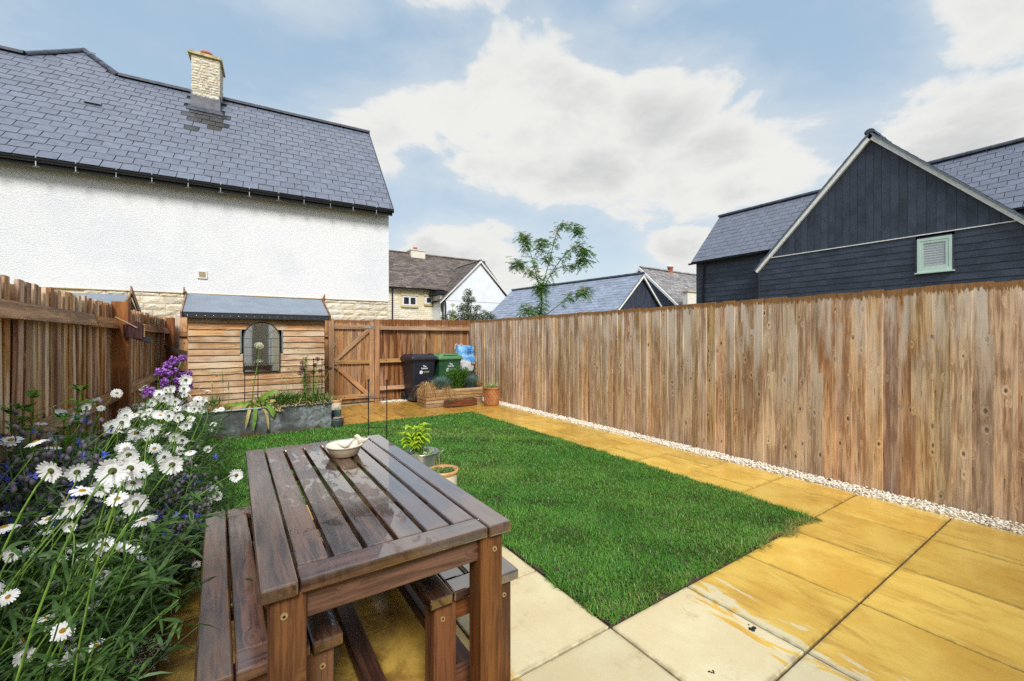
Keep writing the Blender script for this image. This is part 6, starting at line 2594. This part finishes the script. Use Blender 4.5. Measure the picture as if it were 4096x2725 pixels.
al = thing('alyssum_plant', 'small white alyssum at near corner of the border over paving', 'alyssum', (-.42, 2.27, 0), 0)
stem = MB()
cl = Cloud()
for s in range(16):
    a = rng.uniform(-1.4, .9)
    e = np.array([math.cos(a) * rng.uniform(.05, .19), math.sin(a) * rng.uniform(.05, .2), rng.uniform(.05, .15)])
    stem.tube([(0, 0, .02), tuple(e * (.5, .5, .7)), tuple(e)], .0018, 4, cap=False)
    k = 60
    p = e + rng.normal(0, 1, (k, 3)) * (.010, .010, .018)
    cl.strips(p, rng.normal(0, 1, (k, 3)), .006, .006, 0, 0, seg=1, prof=[1, .8])
cl.build('flower', [M['alyssum']], al)
stem.build('stem', M['stem'], al)
cl = Cloud()
k = 300
p = disk_pts(k, .2, .02)
p[:, 2] = rng.uniform(.01, .09, k)
cl.strips(p, rand_dirs(k, .6, 1), rng.uniform(.02, .05, k), .006, .4, 0, seg=2, prof=LEAF2)
cl.build('foliage', [M['leaf_dark']], al)


# ------------------------------------------------------------------ plants in the trough
def tuft(name, label, cat, loc, n, L, wd, up, spread, droop, mat, r=.03, seg=5, group=None):
    root = thing(name, label, cat, loc, 0, group)
    cl = Cloud()
    p = disk_pts(n, r)
    cl.strips(p, rand_dirs(n, up, spread), rng.uniform(L * .55, L, n), rng.uniform(wd * .7, wd, n), rng.uniform(droop * .5, droop, n), 0, seg=seg, twist=rng.normal(0, .3, n))
    cl.build('blades', [mat], root)
    return root


def spike_plant(label, loc, h, col):
    root = thing('flower_spike', label, 'flower spike', loc, 0)
    mb = MB()
    mb.tube([(0, 0, 0), (.005, 0, h * .5), (0, 0, h)], [.003, .0025, .0015], 5)
    mb.build('stem', M['stem'], root)
    cl = Cloud()
    k = 60
    t = rng.random(k)
    p = np.stack([rng.normal(0, .003, k), rng.normal(0, .003, k), h * (.68 + .32 * t)], 1)
    cl.strips(p, rand_dirs(k, .6, 1), .022 * (1.15 - t), .009, .2, 0, seg=2, prof=LEAF2)
    cl.build('flower', [col], root)


ZT = .35
lm_ = thing('trough_foliage', 'mixed low green leaves carpeting the right half of metal trough', 'plant', (.75, 7.06, ZT), 0)
cl = Cloud()
n = 900
p = np.stack([rng.uniform(-.45, .46, n), rng.uniform(-.20, .16, n), rng.uniform(0, .05, n)], 1)
cl.strips(p, rand_dirs(n, 1.0, .9), rng.uniform(.10, .28, n), rng.uniform(.009, .022, n), rng.uniform(.1, .5, n), 0, seg=3, prof=LEAF3)
n = 420
p = np.stack([rng.uniform(-.45, .46, n), rng.uniform(-.22, .0, n), rng.uniform(0, .05, n)], 1)
cl.strips(p, rand_dirs(n, .7, 1.0), rng.uniform(.10, .26, n), rng.uniform(.010, .022, n), rng.uniform(.3, .8, n), 1, seg=3, prof=LEAF3)
cl.build('foliage', [M['herb'], M['strap_dead']], lm_)

sg_ = thing('dry_grass', 'straw coloured dead grass filling left half of metal trough', 'grass', (-.10, 7.08, ZT), 0)
cl = Cloud()
n = 3600
p = np.stack([rng.uniform(-.40, .50, n), rng.uniform(-.19, .19, n), rng.uniform(0, .03, n)], 1)
cl.strips(p, rand_dirs(n, .7, 1.1), rng.uniform(.06, .17, n), .006, rng.uniform(.1, .5, n), 0, seg=3)
cl.build('blades', [M['straw']], sg_)

wa = thing('white_allium', 'tall white round headed allium in front of the mirror', 'allium', (.205, 7.10, ZT), 0)
mb = MB()
mb.tube([(0, 0, 0), (.03, 0, .35), (.075, 0, .62), (.104, 0, .88)], [.008, .007, .006, .005], 7)
mb.build('stem', M['stem'], wa)
cl = Cloud()
k = 260
q = rng.normal(0, 1, (k, 3))
q /= np.linalg.norm(q, axis=1, keepdims=True)
for _ in range(2):
    cl.strips(np.array([.104, 0, .90]) + q * .046 * rng.uniform(.7, 1, (k, 1)), np.cross(q, rng.normal(0, 1, (k, 3))) + q * .5, .016, .011, 0, 0, seg=1, prof=[1, .7])
cl.build('flower', [M['allium_white']], wa)

sp_ = thing('strap_leaf_plant', 'broad strap leaved bulb with yellowing leaves hanging over trough front', 'plant', (.247, 7.00, ZT), 0)


def strap(name, pts, w, mat, parent):
    pts = [np.array(p, float) for p in pts]
    P = []
    for i in range(len(pts) - 1):
        for t in np.linspace(0, 1, 5)[:-1]:
            P.append(pts[i] * (1 - t) + pts[i + 1] * t)
    P.append(pts[-1])
    # smooth
    for _ in range(2):
        P = [P[0]] + [(P[i - 1] + 2 * P[i] + P[i + 1]) / 4 for i in range(1, len(P) - 1)] + [P[-1]]
    n = len(P)
    mb = MB()
    for i, p in enumerate(P):
        t = i / (n - 1)
        d = P[min(n - 1, i + 1)] - P[max(0, i - 1)]
        s = np.cross(d, [0.2, -1., .35])
        s /= max(1e-6, np.linalg.norm(s))
        ww = w * (.35 + 1.6 * t * (1 - t) + .25) * (1 if t < .85 else (1 - t) / .15 * .9 + .1) * .5
        nrm = np.cross(s, d)
        nrm /= max(1e-6, np.linalg.norm(nrm))
        mb.v += [tuple(p - s * ww), tuple(p - nrm * ww * .25), tuple(p + s * ww)]
    for i in range(n - 1):
        a = i * 3
        mb.f += [(a, a + 1, a + 4, a + 3), (a + 1, a + 2, a + 5, a + 4)]
        mb.m += [0, 0]
    return mb.build(name, mat, parent, smooth=True)


for pts, w_, m_ in (
        ([(0, 0, .02), (.06, -.05, .15), (.20, -.10, .25), (.28, -.10, .26)], .07, 'strap'),
        ([(0, 0, .02), (-.12, -.06, .12), (-.28, -.10, .10), (-.36, -.12, .13)], .045, 'strap'),
        ([(0, 0, .02), (-.12, -.10, .08), (-.26, -.14, .05), (-.30, -.16, .06)], .055, 'strap_dead'),
        ([(0, 0, .02), (.10, -.10, .10), (.22, -.14, .13), (.24, -.15, .11)], .045, 'strap_dead'),
        ([(-.03, 0, .02), (-.06, -.16, .08), (-.09, -.21, -.05), (-.12, -.21, -.22)], .04, 'strap_dead'),
        ([(0, 0, .02), (0, -.16, .09), (-.005, -.21, -.05), (-.03, -.205, -.27)], .05, 'strap'),
        ([(.02, 0, .02), (.08, -.16, .07), (.14, -.20, -.06), (.16, -.20, -.28)], .035, 'strap_dead'),
        ([(.03, 0, .02), (.13, -.14, .10), (.20, -.21, .02), (.21, -.21, -.10)], .085, 'strap'),
        ([(.03, 0, .02), (.16, -.14, .05), (.30, -.20, -.02), (.33, -.20, .0)], .035, 'strap_dead'),
        ([(0, 0, .02), (-.05, -.08, .14), (-.10, -.14, .12), (-.16, -.17, .03)], .04, 'strap')):
    strap('leaf', pts, w_, M[m_], sp_)

tuft('iris_clump', 'clump of narrow green leaves arching over middle of trough', 'plant', (.62, 7.03, ZT), 320, .46, .022, 1.2, 1.0, .6, M['herb'], .07)
tuft('iris_clump', 'thin green leaves at the left end of trough', 'plant', (-.22, 7.12, ZT), 60, .36, .012, 1.4, .6, .25, M['herb'], .05)
tuft('iris_clump', 'pale yellowing leaf clump at right end of trough beneath alliums', 'plant', (1.0, 7.0, ZT), 130, .32, .018, .8, 1.0, .6, M['strap_dead'], .10)
for i, (x, y, z, lab) in enumerate(((-.135, 7.15, .90, 'tallest green flower spike left of the mirror'), (-.256, 7.15, .81, 'cream flower spike at far left of trough'),
                                    (-.068, 7.15, .76, 'short green flower spike just left of mirror'), (.591, 7.15, .91, 'cream flower spike below the mirror corner'),
                                    (.74, 7.15, .94, 'cream flower spike left of the purple alliums'), (.654, 7.15, .80, 'small cream flower spike right of mirror'))):
    spike_plant(lab, (x, y, ZT), z - ZT, M['cream_flower'] if i in (1, 3, 4, 5) else M['herb'])

AL = [(1.084, 1.043, 'p', .040, 'topmost bright purple allium head beside the black support'), (1.049, .948, 'p', .036, 'second purple allium head below the topmost one'),
      (1.202, .973, 's', .044, 'large faded allium head overlapping the gate latch'), (.878, .985, 's', .040, 'faded allium head among the leafy stem'),
      (.834, .839, 'p', .042, 'purple allium head lowest on the left of group'), (1.019, .839, 's', .040, 'brown allium seed head low beside the support'),
      (1.117, .859, 'p', .036, 'purple allium between the legs of black support'), (1.272, .886, 's', .028, 'small faded allium nearest to the gate'),
      (.868, .905, 'p', .040, 'purple allium head just above the lowest one')]
for i, (x, z, k_, r_, lab) in enumerate(AL):
    y = 7.15 + rng.uniform(-.06, .06)
    bx = 1.0 + (x - 1.0) * .35
    a_ = thing('purple_allium', lab, 'allium', (bx, y, ZT), 0, 'alliums at the right end of trough')
    mb = MB()
    mb.tube([(0, 0, 0), ((x - bx) * .3, 0, (z - ZT) * .5), (x - bx, 0, z - ZT)], .004, 6)
    mb.build('stem', M['stem'], a_)
    cl = Cloud()
    k = 130
    q = rng.normal(0, 1, (k, 3))
    q /= np.linalg.norm(q, axis=1, keepdims=True)
    c0 = np.array([x - bx, 0, z - ZT])
    cl.strips(np.tile(c0, (k, 1)), q, r_ * .9, .0016, 0, 0, seg=1, prof=[1, 1])
    for _ in range(2):
        cl.strips(c0 + q * r_ * .85, np.cross(q, rng.normal(0, 1, (k, 3))), .010, .006, 0, 0, seg=1, prof=[1, .6])
    cl.build('flower', [M['allium_purple'] if k_ == 'p' else M['allium_spent']], a_)
ls = thing('leafy_stem', 'upright leafy green stem rising among purple alliums', 'plant', (.90, 7.18, ZT), 0)
mb = MB()
mb.tube([(0, 0, 0), (.0, 0, .4), (.03, 0, .72)], [.006, .005, .003], 6)
mb.build('stem', M['stem'], ls)
cl = Cloud()
k = 150
t = rng.random(k)
cl.strips(np.stack([.03 * t, np.zeros(k), .05 + .67 * t], 1), rand_dirs(k, .35, 1.), rng.uniform(.05, .11, k), rng.uniform(.02, .035, k), .5, 0, seg=3, prof=LEAF3)
cl.build('foliage', [M['herb']], ls)

# ------------------------------------------------------------------ plants in pots and planter
tuft('sedge', 'bronze arching sedge spilling over left corner of wooden planter', 'grass', (3.20, 7.86, .33), 520, .60, .010, 1.1, .8, 1.25, M['brown_grass'], .07, 6)
tuft('blue_fescue', 'blue grey grass tuft left of green shrub in planter', 'grass', (3.50, 7.88, .34), 900, .36, .009, 1.1, 1.0, .22, M['blue_grass'], .10, 4)
tuft('sedge', 'dead grass skirt hanging below left blue tuft over planter boards', 'grass', (3.56, 7.76, .36), 130, .34, .007, .3, .8, 1.2, M['brown_grass'], .06, 5)
tuft('blue_fescue', 'dark blue grass tuft at right end of wooden planter', 'grass', (4.22, 7.98, .34), 900, .36, .009, 1.1, 1.0, .25, M['blue_grass'], .10, 4)
tuft('bottlebrush_grass', 'wispy green and straw grass leaning over right of planter', 'grass', (4.36, 7.86, .33), 140, .46, .007, 1.0, .8, .7, M['brown_grass'], .05, 5)
tuft('pot_grass', 'drooping striped grass growing in lattice terracotta pot', 'grass', (4.43, 7.456, .325), 140, .38, .014, 1.1, 1.0, .8, M['variegated'], .07, 5)
spike_plant('thin seed stalk rising from the lattice terracotta pot', (4.50, 7.46, .325), .34, M['brown_grass'])
sh = thing('green_shrub', 'rounded bright green shrub in middle of the wooden planter', 'shrub', (3.90, 7.98, .31), 0)
mb = MB()
tips = []
for s in range(70):
    a = rng.uniform(0, 6.28)
    r_ = .24 * math.sqrt(rng.random())
    e = np.array([math.cos(a) * r_ * 1.25, math.sin(a) * r_ * .8, .46 - .5 * r_ + rng.uniform(-.08, .06)])
    mb.tube([(math.cos(a) * .03, math.sin(a) * .03, 0), tuple(e * .55 + (0, 0, .03)), tuple(e)], [.004, .003, .0015], 4, cap=False)
    tips.append(e)
mb.build('branch', M['rosemary'], sh)
cl = Cloud()
B_, D_ = [], []
for e in tips:
    for t in np.linspace(.3, 1, 13):
        for _ in range(4):
            B_.append(e * t + (0, 0, .03 * math.sin(3.1 * t)))
            D_.append(rng.normal(0, .8, 3) * (1, 1, .3) + (0, 0, .8))
q = rng.normal(0, 1, (1500, 3))
q /= np.linalg.norm(q, axis=1, keepdims=True)
q *= rng.random((1500, 1)) ** .4
B_ += list(q * (.30, .19, .21) + (0, 0, .20))
D_ += list(q * .6 + (0, 0, .8) + rng.normal(0, .3, (1500, 3)))
k = len(B_)
cl.strips(np.array(B_), np.array(D_), rng.uniform(.035, .06, k), rng.uniform(.009, .013, k), .1, 0, seg=2, prof=LEAF2)
cl.build('foliage', [M['rosemary']], sh)

for i, (x, lab) in enumerate(((.13, 'leafy seedling at the left end of dark trough'), (.34, 'leafy seedling in the middle of dark trough'), (.56, 'leafy seedling at the right end of dark trough'))):
    s_ = thing('seedling', lab, 'seedling', (3.475 + x, 7.62 + x * .05, .11), 0, 'seedlings in the dark trough')
    cl = Cloud()
    k = 34
    cl.strips(disk_pts(k, .04), rand_dirs(k, .9, .9), rng.uniform(.04, .075, k), rng.uniform(.018, .03, k), .5, 0, seg=3, prof=[.3, 1, .9, .1])
    cl.build('foliage', [M['herb']], s_)

lm = thing('chartreuse_plant', 'bright yellow green leafy plant in the zinc tub', 'plant', (1.47, 3.76, .26), 0)
mb = MB()
B_, D_ = [], []
for s in range(12):
    e = np.array([rng.normal(-.03, .055), rng.normal(.02, .055), rng.uniform(.14, .30)])
    mb.tube([(e[0] * .2, e[1] * .2, 0), tuple(e * (.7, .7, .5)), tuple(e)], [.005, .004, .003], 5, cap=False)
    for t in (.55, .7, .85, 1.0, 1.0):
        for q in range(5):
            a = q * 1.257 + t * 9
            B_.append(e * (t * .3 + .7, t * .3 + .7, t))
            D_.append((math.cos(a), math.sin(a), .25 + .5 * (t - .5)))
mb.build('stem', M['stem'], lm)
cl = Cloud()
k = len(B_)
cl.strips(np.array(B_), np.array(D_), rng.uniform(.05, .10, k), rng.uniform(.022, .038, k), rng.uniform(.3, .7, k), 0, seg=4, prof=[.2, .95, .85, .5, .06], twist=rng.normal(0, .25, k))
cl.build('leaf', [M['lime']], lm)
tg = thing('variegated_plant', 'pale variegated leaves and grass around the rim of zinc tub', 'plant', (1.47, 3.76, .26), 0)
cl = Cloud()
k = 60
p = disk_pts(k, .13)
cl.strips(p, rand_dirs(k, .7, .9), rng.uniform(.05, .12, k), rng.uniform(.02, .035, k), .5, 0, seg=3, prof=LEAF3)
k = 90
p = disk_pts(k, .13)
cl.strips(p, rand_dirs(k, .8, 1.0), rng.uniform(.08, .2, k), .006, .8, 1, seg=4)
cl.build('foliage', [M['variegated'], M['herb']], tg)

hp = thing('potted_herb', 'low green leafy plant with dry stems in cream and navy pot', 'plant', (1.455, 3.245, .235), 0)
cl = Cloud()
k = 190
cl.strips(disk_pts(k, .085), rand_dirs(k, .8, .8), rng.uniform(.05, .12, k), rng.uniform(.014, .024, k), .6, 0, seg=3, prof=LEAF3)
k = 16
cl.strips(disk_pts(k, .08), rand_dirs(k, 1.2, .7), rng.uniform(.1, .17, k), .004, .1, 1, seg=2)
cl.build('foliage', [M['herb'], M['straw']], hp)
vn = thing('potted_herb', 'small leafy plant in the striped pot beside the gate', 'plant', (1.43, 7.58, .29), 0)
cl = Cloud()
k = 60
cl.strips(disk_pts(k, .06), rand_dirs(k, .9, .8), rng.uniform(.05, .13, k), rng.uniform(.014, .024, k), .4, 0, seg=3, prof=LEAF3)
cl.strips(np.zeros((2, 3)), np.array([(.25, 0, 1.), (-.1, .1, 1.)]), .24, .006, .1, 0, seg=3)
cl.build('foliage', [M['herb']], vn)
su = thing('succulent', 'silvery succulent rosettes in the low grey bowl', 'succulent', (1.325, 6.875, .105), 0)
cl = Cloud()
for cxy in ((0, 0), (.04, .02), (-.035, .025), (.01, -.04), (-.03, -.03)):
    k = 40
    p = disk_pts(k, .012, .012, cxy)
    cl.strips(p, rand_dirs(k, .6, .9), rng.uniform(.025, .045, k), .013, .1, 0, seg=2, prof=[.7, 1, .3])
cl.build('rosette', [M['succulent']], su)
tuft('blue_fescue', 'thin grassy tuft in chipped pot at trough end', 'grass', (1.36, 7.06, .11), 160, .26, .004, 1.3, .55, .3, M['blue_grass'], .035, 4)

# ------------------------------------------------------------------ trees beyond the fences
rw = thing('rowan_tree', 'slender young rowan tree with sparse leaves rising behind right fence', 'tree', (7.0, 9.15, 0), 0)
O3 = np.array([7.0, 9.15, 0])
BR = {'t': ([(7.0, 9.16, 0), (7.0, 9.15, 1.0), (6.98, 9.17, 1.83), (7.03, 9.14, 2.31), (7.02, 9.15, 2.79)], .040, .018),
      'L': ([(7.03, 9.14, 2.43), (6.86, 9.13, 3.01), (6.66, 9.14, 3.64), (6.44, 9.17, 4.05)], .014, .005),
      'L2': ([(6.86, 9.13, 3.01), (6.49, 9.14, 3.27), (6.24, 9.18, 3.37)], .009, .004),
      'M': ([(7.02, 9.13, 2.73), (7.24, 9.12, 3.40), (7.43, 9.11, 4.02), (7.60, 9.12, 4.56), (7.82, 9.10, 4.62), (8.2, 8.95, 4.47)], .014, .004),
      'M2': ([(7.24, 9.12, 3.40), (7.10, 9.2, 3.75), (7.05, 9.2, 4.0)], .007, .003),
      'R': ([(7.04, 9.11, 2.73), (7.24, 8.88, 3.25), (7.36, 8.56, 3.62), (7.53, 8.33, 3.83), (7.66, 8.12, 3.69)], .013, .004),
      'R2': ([(7.24, 8.88, 3.25), (7.5, 8.5, 3.3), (7.70, 8.2, 3.43)], .008, .003),
      'LR': ([(7.0, 9.15, 1.9), (7.26, 8.63, 2.29), (7.39, 8.42, 2.51), (7.65, 8.13, 2.63)], .012, .004),
      'LL': ([(7.0, 9.15, 2.1), (6.75, 9.2, 2.2), (6.55, 9.2, 2.1)], .010, .004)}
tips = []
trunk = MB()
br = MB()
for k_, (pts, r0, r1) in BR.items():
    P = [np.array(p) - O3 for p in pts]
    n_ = len(P)
    (trunk if k_ == 't' else br).tube([tuple(p) for p in P], [r0 + (r1 - r0) * i / (n_ - 1) for i in range(n_)], 7)
    for i in range(n_ - 1):
        if k_ == 't' and i < 2:
            continue
        for u in np.linspace(0, 1, 6)[:-1]:
            tips.append((P[i] * (1 - u) + P[i + 1] * u, (1.3 if k_ == 't' else .35 + .65 * (i + u) / (n_ - 1))))
    for _ in range(6):
        tips.append((P[-1] + rng.normal(0, .05, 3), 1.6))
trunk.build('trunk', M['bark'], rw)
br.build('branch', M['bark'], rw)
cl = Cloud()
B_, D_, Lq = [], [], []
berries = MB()
for p, wgt in tips:
    if rng.random() > wgt * .95:
        continue
    for _ in range(rng.integers(6, 10) if wgt < 1.2 else rng.integers(8, 13)):
        a = rng.uniform(0, 6.28)
        d = np.array([math.cos(a), math.sin(a), rng.uniform(-.9, .9)])
        d /= np.linalg.norm(d)
        L = rng.uniform(.12, .22)
        st = p + rng.normal(0, .05, 3)
        sd_ = np.cross(d, [0, 0, 1.0])
        sd_ /= np.linalg.norm(sd_) + 1e-6
        for u in np.linspace(.25, 1, 7):
            q = st + d * L * u - np.array([0, 0, .35 * L * u * u])
            for sg in (-1, 1):
                B_.append(q)
                D_.append(sd_ * sg + d * .45 - np.array([0, 0, .25]))
                Lq.append(.058)
        B_.append(st + d * L - np.array([0, 0, .35 * L]))
        D_.append(d)
        Lq.append(.058)
    if rng.random() < .22:
        for _ in range(12):
            berries.ball(tuple(p + rng.normal(0, .035, 3) + (0, 0, .05)), .013, 0, 5, 3)
k = len(B_)
cl.strips(np.array(B_), np.array(D_), np.array(Lq) * .95, .018, .15, 0, seg=2, prof=[.35, 1, .15], twist=rng.normal(0, .5, k))
cl.build('crown', [M['rowan']], rw)
berries.build('berry_cluster', M['rowan_berry'], rw)


def leafy_tree(name, label, loc, blobs, mat, leafL, leafW, per, group=None, trunk_h=1.0, trunk_r=.05):
    root = thing(name, label, 'tree', loc, 0, group)
    mb = MB()
    top = max(b[2] for b in blobs)
    mb.tube([(0, 0, 0), (.02, 0, top * .5), (0, .02, top)], [trunk_r, trunk_r * .6, trunk_r * .15], 7)
    for b in blobs:
        mb.tube([(0, 0, max(.1, b[2] * .65)), (b[0] * .6, b[1] * .6, b[2] * .9), (b[0], b[1], b[2])], [trunk_r * .35, trunk_r * .2, .006], 5)
    mb.build('trunk', M['bark'], root)
    cl = Cloud()
    for (x, y, z, r) in blobs:
        k = int(per * r * r * 60)
        q = rng.normal(0, 1, (k, 3))
        q /= np.linalg.norm(q, axis=1, keepdims=True)
        q *= (rng.random((k, 1)) ** .5) * r * np.array([1, 1, .75])
        d = q + rng.normal(0, r * .5, (k, 3)) - np.array([0, 0, r * .4])
        cl.strips(np.array([x, y, z]) + q, d, rng.uniform(leafL * .6, leafL, k), leafW, .2, 0, seg=2, prof=LEAF2, twist=rng.normal(0, .7, k))
    cl.build('crown', [mat], root)


leafy_tree('evergreen_tree', 'small dusty green tree in front of far white gable', (7.44, 14.26, 0),
           [(0, 0, 3.15, .16), (-.05, 0, 2.9, .2), (.10, -.1, 2.85, .15), (0, .1, 2.6, .24), (-.25, .1, 2.55, .18), (.28, -.2, 2.55, .17), (-.1, 0, 2.3, .28), (.2, -.1, 2.25, .25),
            (-.5, .35, 2.3, .22), (-.75, .45, 2.18, .16), (.55, -.4, 2.3, .22), (.75, -.5, 2.2, .15), (-.3, .2, 2.05, .32), (.35, -.25, 2.05, .3), (0, 0, 1.9, .4), (-.6, .4, 1.9, .25), (.65, -.4, 1.9, .25)],
           M['evergreen'], .10, .026, 95)
leafy_tree('garden_shrub', 'yellow green shrub tip showing over back fence under stone house', (5.35, 13.2, 0),
           [(0, 0, 1.7, .22), (.25, 0, 1.82, .13), (-.35, .2, 1.8, .12)], M['shrub_lime'], .09, .03, 70, trunk_r=.02)
leafy_tree('garden_shrub', 'thin upright pale green shrub against the far stone house', (6.15, 12.9, 0),
           [(0, 0, 2.5, .07), (.02, 0, 2.25, .09), (-.04, 0, 2.05, .10), (0, 0, 1.8, .14)], M['shrub_lime'], .07, .02, 110, trunk_r=.012)
leafy_tree('garden_shrub', 'feathery grey green shrub tip beside the small evergreen tree', (6.75, 13.4, 0),
           [(0, 0, 2.0, .10), (.05, 0, 1.85, .15), (-.1, 0, 1.7, .18)], M['blue_grass'], .07, .014, 70, trunk_r=.012)

# ------------------------------------------------------------------ litter on the ground
lf = MB()
lf.add([(0, 0, 0), (.03, .012, .004), (.055, .0, .010), (.03, -.014, .006)], [(0, 1, 2, 3)])
tag(lf.build('fallen_leaf', M['rusty'], None, (4.62, 1.62, .034), (0, 0, .6)), 'single brown fallen leaf lying on the white chippings', 'leaf')
for (x, y, r_, lab) in ((2.02, 1.02, .016, 'dark dropping on the pale paving near the lawn corner'), (1.62, .98, .008, 'tiny dark speck on paving below lawn corner')):
    d_ = MB()
    for _ in range(7):
        d_.ball((rng.normal(0, r_ * .6), rng.normal(0, r_ * .5), 0), r_ * rng.uniform(.3, .7), 0, 6, 4, None, (1, 1, .25))
    tag(d_.build('bird_dropping', M['rubber'], None, (x, y, .002)), lab, 'dropping')
